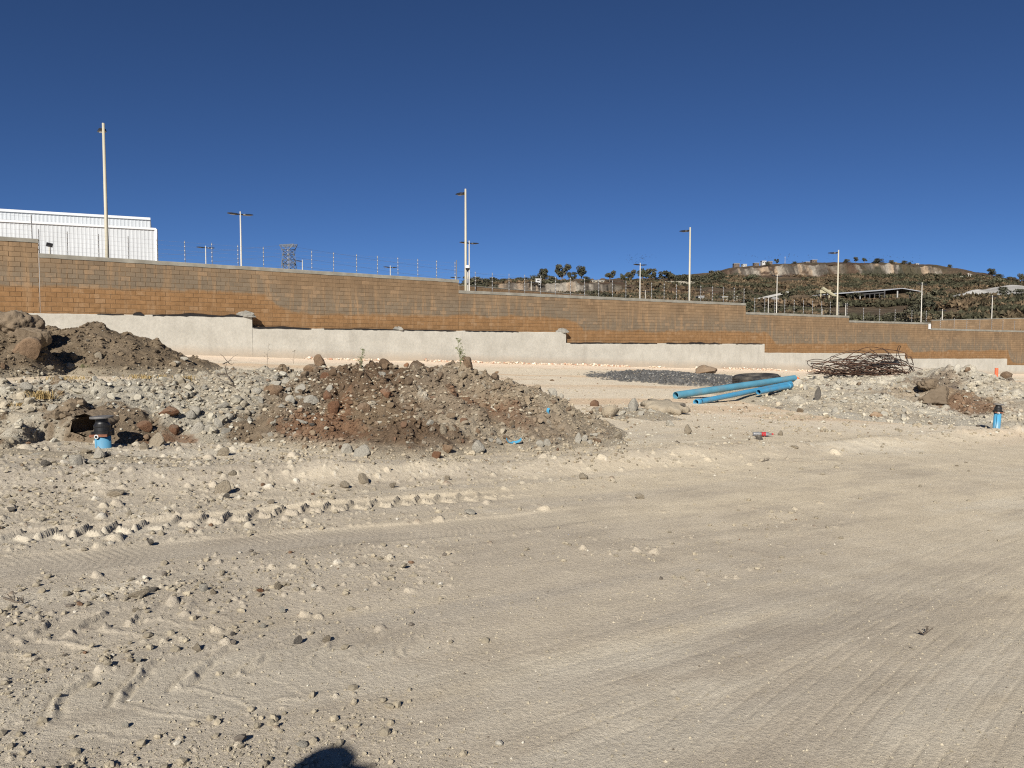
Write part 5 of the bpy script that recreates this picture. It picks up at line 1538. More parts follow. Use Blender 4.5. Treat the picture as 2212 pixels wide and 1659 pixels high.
for b_ in (0, 1):
    hd.bar(T0[b_], T0[2 + b_], 0.26)
    for k in range(9):
        q = T0[b_].lerp(T0[2 + b_], k / 8); f = abs(k / 4 - 1)
        base = PX * ((k / 4 - 1) * w_ * 1.1) + PY * ((b_ * 2 - 1) * w_) + Vector((0, 0, lv(541)))
        if k in (0, 8):
            hd.bar(q, base, 0.26)
        lowr = base.lerp(q, 0.5) if k not in (0, 8) else base
        hd.bar(q, PX * ((k / 4 - 1) * hw * 0.75) + PY * ((b_ * 2 - 1) * 1.3) + Vector((0, 0, (zt + lv(541)) / 2)), 0.14)
        if k < 8:
            q2 = T0[b_].lerp(T0[2 + b_], (k + 1) / 8); hd.bar(q2, PX * ((k / 4 - 1) * hw * 0.75) + PY * ((b_ * 2 - 1) * 1.3) + Vector((0, 0, (zt + lv(541)) / 2)), 0.13)
hd.build('head_truss', M_lat, py)
arm(lv(572), lv(571), w_ * 1.1, 15 * px, 'cross_arm')
for sg, z1_, w1_, n_ in ((-1, lv(543), 13 * px, 1), (1, lv(545), 13 * px, 1), (-1, lv(571), 14.5 * px, 1), (1, lv(571), 14.5 * px, 1)):
    MB().tube(PX * (sg * w1_) + Vector((0, 0, z1_)), PX * (sg * w1_) + Vector((0, 0, z1_ - 2.2)), 0.16, n=6).build('insulator', M_lat, py)
def cable(p, q, sag, label):
    mb = MB(); p = Vector(p); q = Vector(q); pts = []
    for i in range(25):
        f = i / 24; pts.append(p.lerp(q, f) - p + Vector((0, 0, -4 * sag * f * (1 - f))))
    o = mb.path(pts, 0.035, 4, False).build('power_line', M_steel); o.location = p
    tag(o, label, 'power line', 'power lines from the pylon')
base = Vector((pb.x, pb.y, zgp))
for z_, sg, lab1, lab2 in ((zt, -1, 'upper left power line running from pylon head to the left', 'upper power line running from pylon head to the right'), (lv(553), -1, 'lower left power line running from the pylon to the left', 'power line sagging from pylon waist to the right'), (lv(575), 1, 'lowest power line running from the pylon to the left', 'lowest power line sagging from the pylon to the right')):
    s_ = base + PX * (sg * 13 * px) + Vector((0, 0, z_))
    cable(s_, s_ + Vector((-260, 60, 6)), 6, lab1); cable(s_, s_ + Vector((330, 190, -6)), 9, lab2)

# ------------------------------------------------------------------ birds
M_bird = simple('dark_feathers', (0.03, 0.03, 0.032), 0.7)
bv = [(0, 0.5, 0), (0.10, 0.05, 0.03), (0, -0.55, 0), (-0.10, 0.05, 0.03), (0, 0, -0.08), (0.55, 0.12, 0.22), (0.5, -0.12, 0.2), (1.0, -0.12, 0.05), (-0.55, 0.12, 0.22), (-0.5, -0.12, 0.2), (-1.0, -0.12, 0.05)]
bf = [(0, 1, 4), (1, 2, 4), (2, 3, 4), (3, 0, 4), (0, 1, 3), (1, 2, 3), (1, 5, 6), (5, 7, 6), (3, 9, 8), (8, 9, 10)]
bme = bpy.data.meshes.new('bird'); bme.from_pydata(bv, [], bf); bme.materials.append(M_bird)
rb = random.Random(12)
for (u0, u1, v0, v1, n_, lab, grp) in ((1339, 1418, 549, 567, 55, 'tiny dark bird in the flock above the ridge lamp', 'flock above the ridge lamp'),
                                       (1595, 1800, 548, 566, 45, 'tiny dark bird in the loose flock above the hilltop houses', 'flock above the hilltop houses'),
                                       (1800, 1990, 549, 567, 40, 'tiny dark bird in the flock right of the fourth tall post', 'flock right of the fourth tall post')):
    for k in range(n_):
        c = rb.gauss(0.5, 0.22) if n_ == 55 else rb.random()
        p = P(u0 + (u1 - u0) * min(max(c, 0), 1), v0 + (v1 - v0) * rb.random(), rb.uniform(330, 420))
        o = link('bird', bme); o.location = p; s = rb.uniform(0.38, 0.6); o.scale = (s, s, s * rb.uniform(0.5, 2.5)); o.rotation_euler = (rb.uniform(-.4, .4), rb.uniform(-.8, .8), rb.uniform(0, 6.28))
        tag(o, lab, 'bird', grp)

# ------------------------------------------------------------------ rocks
import bmesh
def rock_mesh(seed, sub, cuts=9, flat=1.0, rough=1.0):
    rs = np.random.RandomState(seed)
    bm = bmesh.new(); bmesh.ops.create_icosphere(bm, subdivisions=sub, radius=1.0)
    V = np.array([v.co[:] for v in bm.verts]); F = np.array([[v.index for v in f.verts] for f in bm.faces]); bm.free()
    for k in range(cuts):
        n = rs.randn(3); n /= np.linalg.norm(n); d = rs.uniform(0.38, 0.80)
        q = V @ n; over = np.clip(q - d, 0, None); V = V - over[:, None] * n[None, :] * 0.95
    V = V * np.array([1.0, rs.uniform(0.65, 0.9), rs.uniform(0.6, 0.85) * flat])
    a = fbm(V[:, 0] * 1.6 + seed, V[:, 1] * 1.6 + V[:, 2] * 1.1, 3, seed); b_ = fbm(V[:, 0] * 5 + seed, V[:, 2] * 5 + V[:, 1] * 3.3, 4, seed + 4)
    V = V * (1 + (0.12 * a + 0.09 * b_) * rough)[:, None]
    if sub > 4:
        V = V * (1 + 0.16 * (np.abs(fbm(V[:, 0] * 5 + seed, V[:, 1] * 5 + V[:, 2] * 6, 5, seed + 9, 0.6)) - 0.2))[:, None]
    k = np.abs(V[:, 0]).max()
    return np_mesh('rock', V / k, F, smooth=(sub > 2))
ROCKS = {}
def rock_of(mat, i, hero):
    key = (mat.name, i, hero)
    if key not in ROCKS:
        me = rock_mesh(100 + i * 7, (5 if mat is M_clod else 3) if hero else 2, 6 if mat is M_clod else 9 + i % 5, 1.0, 1.7 if mat is M_clod else 1.0); me.materials.append(mat); ROCKS[key] = me
    return ROCKS[key]

def hit(us, vs_, y0=2.5, y1=60.0):
    """where these sight lines of the survey meet the earth"""
    us = np.asarray(us, float); vs_ = np.asarray(vs_, float)
    Ys = np.geomspace(y0, y1, 520)
    dx = (us - 1106) / FU; dy = (829.5 - vs_) / FU
    rx = dx; ry = CP + dy * SP; rz = dy * CP - SP
    T = Ys[None, :] / ry[:, None]
    X = rx[:, None] * T; Yy = np.broadcast_to(Ys[None, :], X.shape); Z = EYE + rz[:, None] * T
    S = surf(X.ravel(), Yy.ravel()).reshape(X.shape)
    under = Z < S
    k = np.argmax(under, axis=1); k = np.where(under.any(axis=1), k, len(Ys) - 1)
    i = np.arange(len(us))
    return np.stack([X[i, k], Yy[i, k], S[i, k]], 1)

L_, T_, B_, R_, D_, C_ = M_lime, M_tanrock, M_brown, M_red, M_dark, M_clod
GRP = {'lb': ('pale limestone rock lying in the rubble of the left grey bank', 'limestone rocks of the left bank'),
       'mb': ('brown rock bedded in the central earth mound', 'brown rocks of the central mound'),
       'mt': ('pale rock at the toe of the central earth mound', 'pale rocks at the mound toe'),
       'rb': ('pale rock in the rubble bank at right', 'pale rocks of the right bank'),
       'sl': ('pale rock beside the flat slab', 'pale rocks around the slab'),
       'fg': ('dusty tan stone on the foreground dirt', 'stones on the foreground dirt'),
       'bm': ('dusty tan stone along the low road berm', 'stones along the road berm')}
HERO = [  # u, v of the foot, width px, height px, stone, label or group
    (50, 788, 58, 42, B_, 'large brown boulder at the foot of the far left mound'), (22, 742, 104, 62, C_, 'huge earth clod on top of the far left mound'), (62, 770, 72, 58, C_, 'rounded earth clod above the left boulder'),
    (210, 779, 17, 14, T_, 'flat tan stone set in the face of the far brown mound'), (214, 708, 21, 10, C_, 'small clod on the crest of the far brown mound'), (397, 786, 20, 13, L_, 'pale rock at the right tail of the far brown mound'), (381, 794, 20, 9, L_, 'flat pale rock just left of the mound tail'), (103, 800, 24, 10, T_, 'flat tan stone in front of the far brown mound'), (148, 800, 28, 11, T_, 'second flat tan stone in front of the far brown mound'), (3, 808, 12, 13, B_, 'brown stone at the left picture edge'),
    (52, 852, 28, 21, L_, 'squarish pale rock on the left bank beside the dry grass'), (134, 837, 19, 11, L_, 'lb'), (111, 891, 19, 14, L_, 'lb'), (362, 919, 44, 21, R_, 'red-brown rock at the right side of the valve pit'), (372, 944, 28, 28, R_, 'upright red-brown rock right of the valve pit'), (307, 935, 34, 22, R_, 'low red-brown rock inside the valve pit'),
    (309, 977, 20, 20, T_, 'upright tan rock in front of the valve pit'), (338, 969, 32, 22, T_, 'rounded tan rock right of the upright one by the pit'), (423, 946, 29, 25, L_, 'largest pale rock in the row right of the pit'), (420, 911, 26, 18, L_, 'lb'), (418, 893, 22, 15, L_, 'lb'),
    (160, 1010, 28, 23, L_, 'rounded grey rock below the left valve'), (210, 995, 29, 24, L_, 'white pointed rock below the left valve'), (196, 1006, 35, 12, L_, 'flat white rock below the left valve'), (185, 984, 28, 12, T_, 'low tan rock just below the left valve'), (230, 987, 16, 11, L_, 'lb'), (95, 1008, 22, 9, D_, 'dark flat stone left of the grey rock'),
    (691, 799, 30, 25, B_, 'brown boulder standing on the mound crest'), (675, 812, 43, 20, B_, 'orange-brown boulder leaning under the crest boulder'), (588, 868, 40, 31, B_, 'big dark boulder in the pale rubble left of the mound'), (594, 840, 26, 12, L_, 'pale rock resting on the big dark boulder'),
    (616, 836, 26, 16, L_, 'lb'), (594, 823, 15, 13, L_, 'lb'), (624, 876, 21, 19, L_, 'lb'), (670, 880, 35, 21, L_, 'large angular pale rock beside the red earth'), (649, 851, 23, 13, L_, 'lb'), (710, 853, 18, 19, L_, 'round white rock at the edge of the red earth'), (553, 855, 24, 13, L_, 'lb'), (557, 868, 21, 11, L_, 'lb'),
    (417, 894, 18, 14, L_, 'lb'), (409, 910, 27, 18, L_, 'lb'), (479, 891, 28, 16, L_, 'lb'), (495, 913, 21, 17, L_, 'lb'), (446, 942, 26, 21, L_, 'lb'), (468, 932, 19, 15, L_, 'lb'), (477, 857, 13, 14, L_, 'lb'), (440, 847, 15, 10, L_, 'lb'),
    (720, 909, 26, 38, R_, 'tall upright red-brown boulder in the mound face'), (702, 823, 25, 14, R_, 'red-brown rock below the crest boulders'), (707, 873, 19, 21, R_, 'red-brown rock above the upright boulder'), (831, 875, 27, 26, R_, 'red-brown rock with pale patches in the mound face'), (783, 908, 32, 21, B_, 'flat brown rock in the middle of the mound face'),
    (748, 985, 27, 25, L_, 'grey-white rock at the mound foot, left of a pair'), (781, 991, 34, 20, L_, 'grey-white rock at the mound foot, right of a pair'), (480, 990, 28, 20, T_, 'tan rock on the slope below the red earth'), (500, 1031, 18, 13, T_, 'stone with a hard shadow on the berm at left'), (825, 822, 16, 13, L_, 'flat white stone near the mound crest'),
    (1010, 799, 25, 22, B_, 'brown boulder beside the tall weed on the crest'), (877, 794, 12, 9, R_, 'small red-brown stone on the mound crest'), (1073, 809, 10, 8, B_, 'small brown stone where the crest falls to the right'), (998, 823, 18, 15, T_, 'pale flat stone below the crest boulder'),
    (929, 925, 19, 14, L_, 'white stone in the hollow of the mound'), (958, 942, 17, 18, T_, 'round grey-tan stone in the hollow of the mound'), (977, 937, 18, 13, T_, 'smooth tan stone right of the round one'), (1034, 989, 30, 32, L_, 'pointed pale rock at the mound foot'), (964, 986, 30, 25, B_, 'dark brown rock at the mound foot'), (942, 994, 21, 16, R_, 'reddish rock with pale crust at the mound foot'),
    (1076, 965, 19, 14, L_, 'mt'), (1060, 958, 14, 12, L_, 'mt'), (1165, 970, 19, 14, L_, 'mt'), (1182, 967, 17, 17, L_, 'mt'), (1249, 963, 15, 17, L_, 'mt'), (1262, 959, 16, 16, L_, 'mt'), (1273, 961, 14, 10, L_, 'mt'), (1290, 960, 18, 13, B_, 'brown rock at the right end of the mound toe'), (1194, 858, 19, 15, L_, 'white rock on the right flank of the mound'), (1212, 862, 12, 10, L_, 'mt'), (1226, 868, 14, 10, L_, 'mt'),
    (1322, 906, 42, 27, T_, 'tan-brown boulder at the left end of the slab rubble'), (1335, 951, 22, 17, T_, 'tan rock on the flat below the slab'), (1369, 893, 24, 22, L_, 'angular pale rock between boulder and slab'), (1448, 925, 18, 14, L_, 'sl'), (1488, 944, 17, 24, T_, 'small pointed tan rock standing on the ramp'), (1345, 898, 15, 12, L_, 'sl'), (1385, 900, 14, 10, L_, 'sl'),
    (1529, 811, 46, 18, B_, 'flat brown boulder lying on the gravel spread'), (1696, 847, 19, 13, L_, 'rb'), (1667, 853, 14, 10, L_, 'rb'), (1741, 846, 15, 13, L_, 'rb'), (1767, 869, 15, 22, D_, 'dark upright rock on the right bank'), (1722, 837, 24, 15, L_, 'pale rock against the ends of the blue pipes'), (1686, 944, 13, 12, T_, 'small tan stone right of the crushed bottle'), (1718, 973, 16, 10, T_, 'tan stone on the road edge at right'), (1641, 953, 16, 12, D_, 'dark stone in front of the crushed bottle'),
    (2030, 886, 78, 40, C_, 'large cracked brown clod on the right bank'), (2012, 852, 52, 34, C_, 'brown clod above the large cracked one'), (2071, 809, 22, 20, L_, 'pale rock on top of the right rubble peak'), (2092, 808, 14, 12, B_, 'brown stone right of the rubble peak'), (2179, 823, 26, 10, B_, 'low brown boulder near the orange stub'),
    (784, 1053, 25, 24, T_, 'pointed tan rock on the road berm'), (743, 1060, 23, 18, T_, 'bm'), (848, 1057, 14, 14, T_, 'bm'), (966, 1042, 13, 13, T_, 'bm'), (1261, 1039, 20, 13, T_, 'bm'), (1015, 1115, 26, 14, L_, 'flat white stone by the wheel rut'), (1381, 1082, 23, 12, T_, 'low stone in the rut right of centre'),
    (243, 1076, 38, 14, T_, 'flat tan stone in the stony strip at left'), (479, 1071, 34, 22, T_, 'tan mound-like stone in the stony strip'), (488, 1080, 17, 12, D_, 'dark stone touching the tan one in the stony strip'), (584, 1092, 18, 10, T_, 'fg'), (323, 1181, 16, 13, D_, 'dark stone in the wheel rut at left'), (438, 1285, 20, 18, L_, 'white stone in the left foreground'), (459, 1290, 15, 13, T_, 'fg'), (295, 1299, 46, 24, T_, 'wide tan clod in the left foreground'), (330, 1285, 26, 13, D_, 'grey stone behind the wide tan clod'),
    (561, 1284, 17, 9, R_, 'red-brown stone in the left foreground'), (599, 1279, 16, 12, T_, 'fg'), (608, 1327, 16, 12, L_, 'fg'), (292, 1329, 20, 10, T_, 'fg'), (297, 1441, 18, 18, L_, 'pale stone with a hard shadow in the near left foreground'), (281, 1436, 14, 12, T_, 'fg'), (424, 1413, 21, 15, T_, 'fg'), (650, 1621, 28, 15, L_, 'pale stone beside the shadow of the person left of the camera'), (268, 1579, 16, 11, L_, 'fg'), (502, 1378, 12, 11, D_, 'fg'), (643, 1394, 19, 13, D_, 'dark grey stone in the near left foreground'), (704, 1390, 19, 13, T_, 'fg'), (565, 1362, 16, 10, L_, 'fg'), (20, 1109, 24, 12, D_, 'dark stone at the left edge of the stony strip'), (240, 1018, 14, 8, T_, 'fg')]
pts = hit([h[0] for h in HERO], [h[1] - 0.18 * h[3] for h in HERO])
rr_ = random.Random(5)
for i, (u, v, w, hh, mt, lab) in enumerate(HERO):
    x, y, z = pts[i]
    d = y
    wm = w / FU * d * 0.5; hm = hh / FU * d
    me = rock_of(mt, i % 9, True)
    o = link('rock', me)
    zext = 0.68
    o.scale = (wm * 1.04, wm * 1.0, hm / (2 * zext) * 1.25)
    o.location = (x, y + wm * 0.5, z + hm * 0.33)
    o.rotation_euler = (rr_.uniform(-.15, .15), rr_.uniform(-.15, .15), rr_.uniform(-.5, .5) + (math.pi if i % 2 else 0))
    if lab in GRP:
        tag(o, GRP[lab][0], 'rock', GRP[lab][1])
    else:
        tag(o, lab, 'rock')

# more stones strewn over the banks
def strew(n, box, mats, g, smin, smax, seed, ymax=None):
    rs = random.Random(seed); k = 0
    uu = []; vv = []
    for _ in range(n):
        uu.append(rs.uniform(box[0], box[1])); vv.append(rs.uniform(box[2], box[3]))
    P_ = hit(uu, vv)
    for (x, y, z) in P_:
        s = smin + (smax - smin) * rs.random() ** 2.2
        px_ = s * 0.5 / FU * y
        mt = rs.choice(mats)
        o = link('rock', rock_of(mt, rs.randrange(9), False))
        o.scale = (px_, px_ * rs.uniform(0.75, 1.05), px_ * rs.uniform(0.7, 1.05)); o.location = (x, y, z + px_ * 0.22)
        o.rotation_euler = (rs.uniform(-.5, .5), rs.uniform(-.5, .5), rs.uniform(0, 6.28))
        tag(o, g, 'rock', g.split(' rock')[0].split(' stone')[0] + ' stones, ' + ' '.join(g.split()[-5:]))
strew(38, (395, 660, 815, 945), [L_], 'pale limestone rock in the heap between pit and red earth', 9, 28, 21); strew(18, (0, 390, 828, 880), [L_, L_, T_], 'pale stone along the top edge of the left bank', 7, 20, 22); strew(14, (120, 420, 960, 1000), [T_, L_], 'stone on the slope below the left valve', 7, 16, 23)
strew(20, (620, 1200, 805, 960), [B_, R_, B_, D_], 'dark rock bedded in the face of the central mound', 7, 19, 24); strew(14, (1040, 1330, 940, 968), [L_, T_], 'stone in the row at the toe of the central mound', 8, 16, 25)
strew(40, (1690, 2000, 832, 905), [L_], 'pale stone on the right bank between pipes and brown clod', 6, 19, 26); strew(16, (2030, 2200, 805, 860), [L_], 'pale stone on the rubble peak above the right valve', 6, 14, 27); strew(12, (1300, 1420, 878, 905), [L_], 'pale stone tucked under the flat slab', 7, 15, 28)
strew(14, (0, 760, 1040, 1100), [T_, T_, L_], 'tan stone in the stony strip at left of the berm', 6, 13, 29); strew(10, (900, 2100, 985, 1020), [T_], 'tan stone on the low road berm at right', 5, 11, 30); strew(10, (200, 900, 1235, 1330), [T_, L_], 'stone in the stony patch of the left foreground', 5, 11, 31)

# flat slab
def slab_mesh(seed, lx, ly, lz, n=26):
    V = []; F = []
    rs = random.Random(seed); ring = [1 + 0.22 * math.sin(2 * a + 1) + rs.uniform(-0.10, 0.10) for a in range(n)]
    lv_ = ((1.0, -lz), (1.05, -lz * 0.3), (1.0, lz * 0.5), (0.82, lz), (0.4, lz * 1.15))
    for q, z in lv_:
        for k in range(n):
            a = 2 * math.pi * k / n; V.append((math.cos(a) * lx * ring[k] * q, math.sin(a) * ly * ring[k] * q, z + rs.uniform(-.25, .25) * lz))
    for i in range(len(lv_) - 1):
        for k in range(n):
            F.append((i * n + k, i * n + (k + 1) % n, (i + 1) * n + (k + 1) % n, (i + 1) * n + k))
    F.append(tuple((len(lv_) - 1) * n + k for k in range(n))); F.append(tuple(reversed(range(n))))
    return MB().poly(V, F)
x, y, z = hit([1443], [893])[0]
o = slab_mesh(3, 45 / FU * y, 0.42, 0.075).build('stone_slab', M_tanrock, None, True)
o.location = (x, y + 0.25, z + 0.13); o.rotation_euler = (R(9), R(7), R(-16)); tag(o, 'large flat tan stone slab lying beside the ramp', 'rock slab')
o = link('rock', rock_of(D_, 2, True)); o.location = (x + 33 / FU * y, y + 0.05, z + 0.17); o.scale = (0.06, 0.06, 0.06); tag(o, 'small dark stone sitting on the flat slab', 'rock')

# ------------------------------------------------------------------ blue pipes
M_blue = simple('blue_pvc', (0.085, 0.25, 0.345), 0.45, vary=0.12, scale=2.2, spec=0.35, dirt=(0.15, 0.22, 0.245))
M_blue2 = simple('bright_blue_pvc', (0.06, 0.26, 0.43), 0.4, vary=0.10, scale=3.0, spec=0.4, dirt=(0.13, 0.22, 0.28))
M_ring = simple('blue_ring', (0.07, 0.28, 0.44), 0.5)
def pipe(p0, p1, r_, label, mat, bell=None, wall=0.012, group='blue pipes on the ramp'):
    p0 = Vector(p0); p1 = Vector(p1); L = (p1 - p0).length
    m3 = (p1 - p0).to_track_quat('Z', 'Y').to_matrix()
    root = thing('water_pipe', label, 'pipe', p0, group)
    MB().lathe([(r_, 0), (r_, L * 0.25), (r_, L * 0.5), (r_, L * 0.75), (r_, L), (r_ - wall, L), (r_ - wall, 0)], 40, (0, 0, 0), m3, True).build('barrel', mat, root, True)
    for e in (bell or []):
        s = 0.0 if e == 0 else L; d = 1 if e == 0 else -1
        rb_ = r_ * 1.16
        MB().lathe([(rb_, s - d * 0.02), (rb_, s + d * 0.16), (r_ * 1.02, s + d * 0.24), (r_ * 1.0 + 0.001, s + d * 0.24), (r_ + 0.001, s - d * 0.02)], 40, (0, 0, 0), m3, True).build('socket', mat, root, True)
        MB().lathe([(rb_ + 0.006, s + d * 0.03), (rb_ + 0.012, s + d * 0.05), (rb_ + 0.006, s + d * 0.07)], 32, (0, 0, 0), m3).build('socket_ring', M_ring, root, True)
    for k in root.children:
        if k.name.startswith('barrel'):
            md = k.modifiers.new('edges', 'EDGE_SPLIT'); md.split_angle = R(40)
pipe(at(1459.5, 854, 22.3), at(1716, 817, 26.3), 0.107, 'longest blue water pipe, uppermost on the ramp', M_blue)
pipe(at(1504, 869, 20.9), at(1708, 828, 25.6), 0.074, 'middle blue water pipe with a socket at the near end', M_blue2, (0,), 0.009)
pipe(at(1638.5, 847, 22.9), at(1708, 833, 24.6), 0.078, 'short blue water pipe at right, lying on the middle one', M_blue2, (1,), 0.009)
# tyre behind
M_rub = simple('tyre_rubber', (0.022, 0.021, 0.021), 0.8, vary=0.25, scale=5, dirt=(0.10, 0.088, 0.07))
p = at(1634, 826, 27.0)
tz = surf1(p.x, p.y); R0 = 0.80
ty = thing('tyre', 'worn black loader tyre lying flat behind the blue pipes', 'tyre', (p.x, p.y, max(tz, at(1634, 833, 27.0).z)), None, (R(3), R(-3), 0))
MB().lathe([(R0 * 0.56, 0.03), (R0 * 0.70, 0.0), (R0 * 0.93, 0.02), (R0, 0.08), (R0, 0.30), (R0 * 0.93, 0.37), (R0 * 0.70, 0.39), (R0 * 0.56, 0.35), (R0 * 0.54, 0.19)], 56, closed=True).build('carcass', M_rub, ty, True)
for zz in (0.10, 0.165, 0.23, 0.295):
    MB().lathe([(R0 - 0.004, zz - 0.024), (R0 + 0.016, zz - 0.018), (R0 + 0.016, zz + 0.018), (R0 - 0.004, zz + 0.024)], 56).build('tread_band', M_rub, ty)
# orange scrap
M_or = simple('orange_plastic', (0.72, 0.13, 0.025), 0.5, vary=0.15, scale=6)
p = hit([1718], [823])[0]
o = slab_mesh(8, 0.13, 0.10, 0.045, 12).build('orange_scrap', M_or); o.location = (p[0] + 0.03, p[1], p[2] + 0.08); o.rotation_euler = (0.5, 0.25, 0.4); tag(o, 'torn piece of bright orange plastic by the pipe ends', 'plastic scrap')
# orange stub
M_ors = simple('orange_pvc', (0.60, 0.115, 0.05), 0.5, vary=0.08, scale=3, dirt=(0.42, 0.17, 0.10))
p = at(2152, 816, 47.0)
st = thing('orange_stub', 'short upright orange drain pipe before the concrete wall', 'pipe', p)
MB().lathe([(0.098, -0.15), (0.098, 0.60), (0.088, 0.60), (0.088, -0.15)], 24, closed=True).build('barrel', M_ors, st)
o = MB().lathe([(0.35, -0.6), (0.7, -0.25), (0.9, -0.10), (0.0, 0.0)], 16).build('collar_fill', M_heap, None); bpy.data.objects.remove(o)

# ------------------------------------------------------------------ valves
M_iron = simple('black_cast_iron', (0.014, 0.014, 0.015), 0.42, 0.2, vary=0.3, scale=9, spec=0.5, dirt=(0.035, 0.03, 0.026))
M_rust = simple('rusty_steel', (0.155, 0.060, 0.032), 0.8, vary=0.35, scale=14)
M_boltw = simple('bright_washer', (0.72, 0.72, 0.70), 0.35, 0.4)
M_disc = simple('grey_flange', (0.14, 0.135, 0.13), 0.6, 0.3, vary=0.3, scale=7, dirt=(0.24, 0.21, 0.17))
def valve(p, pr, hb, label, rot, lean=0.0, zlow=0.9):
    root = thing('valve', label, 'valve', p, 'capped water valves', (0, lean, rot))
    # pipe with an open seam
    n = 48; V = []; F = []; seam = 0.13
    for z in (-zlow, hb):
        for k in range(n + 1):
            a = -math.pi / 2 - 0.52 + seam / 2 + (2 * math.pi - seam) * k / n
            V.append((pr * math.cos(a), pr * math.sin(a), z))
    for k in range(n): F.append((k, k + 1, n + 1 + k + 1, n + 1 + k))
    o = MB().poly(V, F).build('riser_pipe', M_blue2, root, True); md = o.modifiers.new('wall', 'SOLIDIFY'); md.thickness = 0.008
    MB().lathe([(pr * 0.9, hb), (pr * 0.9, -zlow)], 24).build('inner_pipe', M_iron, root, True)
    s = pr / 0.105
    MB().box((0, -pr * 1.02, hb), (2.35 * pr, 0.035 * s, 0.035 * s)).build('clamp_bar', M_rust, root)
    b_ = MB(); b_.lathe([(0.0, 0), (0.016 * s, 0), (0.016 * s, 0.02 * s), (0.0, 0.02 * s)], 16, (-0.02 * s, -pr - 0.02 * s, hb - 0.012 * s), Matrix.Rotation(R(90), 3, 'X')); bo = b_.build('bolt', M_iron, root)
    MB().lathe([(0.018 * s, 0), (0.030 * s, 0), (0.030 * s, 0.012 * s), (0.018 * s, 0.012 * s)], 24, (-0.02 * s, -pr - 0.018 * s, hb - 0.012 * s), Matrix.Rotation(R(90), 3, 'X'), True).build('washer', M_boltw, bo)
    MB().lathe([(pr * 1.0, hb - 0.015), (pr * 1.14, hb - 0.005), (pr * 1.14, hb + 0.05 * s), (pr * 1.04, hb + 0.06 * s), (pr * 1.02, hb + 0.11 * s), (pr * 1.06, hb + 0.12 * s), (pr * 1.06, hb + 0.135 * s), (pr * 0.88, hb + 0.16 * s), (pr * 0.80, hb + 0.18 * s), (pr * 0.78, hb + 0.25 * s)], 32).build('valve_body', M_iron, root, False)
    for k in range(4):
        a = R(45 + 90 * k); MB().box((pr * 1.16 * math.cos(a), pr * 1.16 * math.sin(a), hb + 0.02 * s), (0.05 * s, 0.05 * s, 0.075 * s), Matrix.Rotation(a, 3, 'Z')).build('lug', M_iron, root)
    MB().lathe([(0.0, hb + 0.268 * s), (0.10 * s, hb + 0.268 * s), (pr * 1.44, hb + 0.262 * s), (pr * 1.46, hb + 0.25 * s), (pr * 1.44, hb + 0.236 * s), (pr * 0.78, hb + 0.230 * s)], 40).build('flange', M_disc, root, False)
    return root
p = at(223, 957, 9.2)
valve(p, 0.090, 0.100, 'capped black valve on a blue pipe in the left pit', 0.0, R(-2), 0.9)
p = at(2153, 917, 17.4)
valve(p, 0.076, 0.28, 'capped black valve on a blue pipe at the right edge', -0.25, R(3), 0.7)
# dark hollow left of the left valve: a burrow washed out under the bank
ax = Vector((math.sin(R(12)), math.cos(R(12)), 0.05)).normalized(); sx_ = ax.cross(Vector((0, 0, 1))).normalized(); up_ = sx_.cross(ax)
V = []; F = []; n = 20; rs_ = random.Random(2); ring = [1 + rs_.uniform(-.12, .12) for _ in range(n)]
secs = ((0.03, 1.12), (0.12, 1.2), (0.35, 1.1), (0.8, 0.8), (1.0, 0.12))
for d_, q in secs:
    for k in range(n):
        a = 2 * math.pi * k / n
        V.append(ax * d_ * 1.0 + sx_ * math.cos(a) * 0.20 * q * ring[k] + up_ * math.sin(a) * 0.12 * q * ring[(k * 3) % n])
for i in range(len(secs) - 1):
    for k in range(n): F.append((i * n + k, i * n + (k + 1) % n, (i + 1) * n + (k + 1) % n, (i + 1) * n + k))
o = MB().poly(V, F).build('burrow', M_clod, None, True); o.location = HOLE
tag(o, 'dark hollow undercut in the soil left of the left valve', 'hollow')

# ------------------------------------------------------------------ rebar tangle
p = at(1858, 818, 30.0); zb = surf1(p.x, p.y)
rb_root = thing('rebar_tangle', 'tangle of rusty bent reinforcing bars on the right bank', 'rebar', (p.x, p.y, zb), None)
M_rebar = simple('rusty_rebar', (0.080, 0.043, 0.028), 0.85, vary=0.35, scale=2.0, spec=0.2)
M_rebar2 = simple('dark_rebar', (0.040, 0.028, 0.023), 0.8, vary=0.3, scale=2.0, spec=0.2)
rs = random.Random(77)
def smooth_path(cp, n=26):
    out = []
    for i in range(len(cp) - 1):
        a = cp[max(i - 1, 0)]; b_ = cp[i]; c = cp[i + 1]; d_ = cp[min(i + 2, len(cp) - 1)]
        m_ = max(4, n // (len(cp) - 1))
        for k in range(m_):
            f = k / m_
            out.append(0.5 * ((2 * b_) + (c - a) * f + (2 * a - 5 * b_ + 4 * c - d_) * f * f + (3 * b_ - a - 3 * c + d_) * f ** 3))
    out.append(cp[-1]); return out
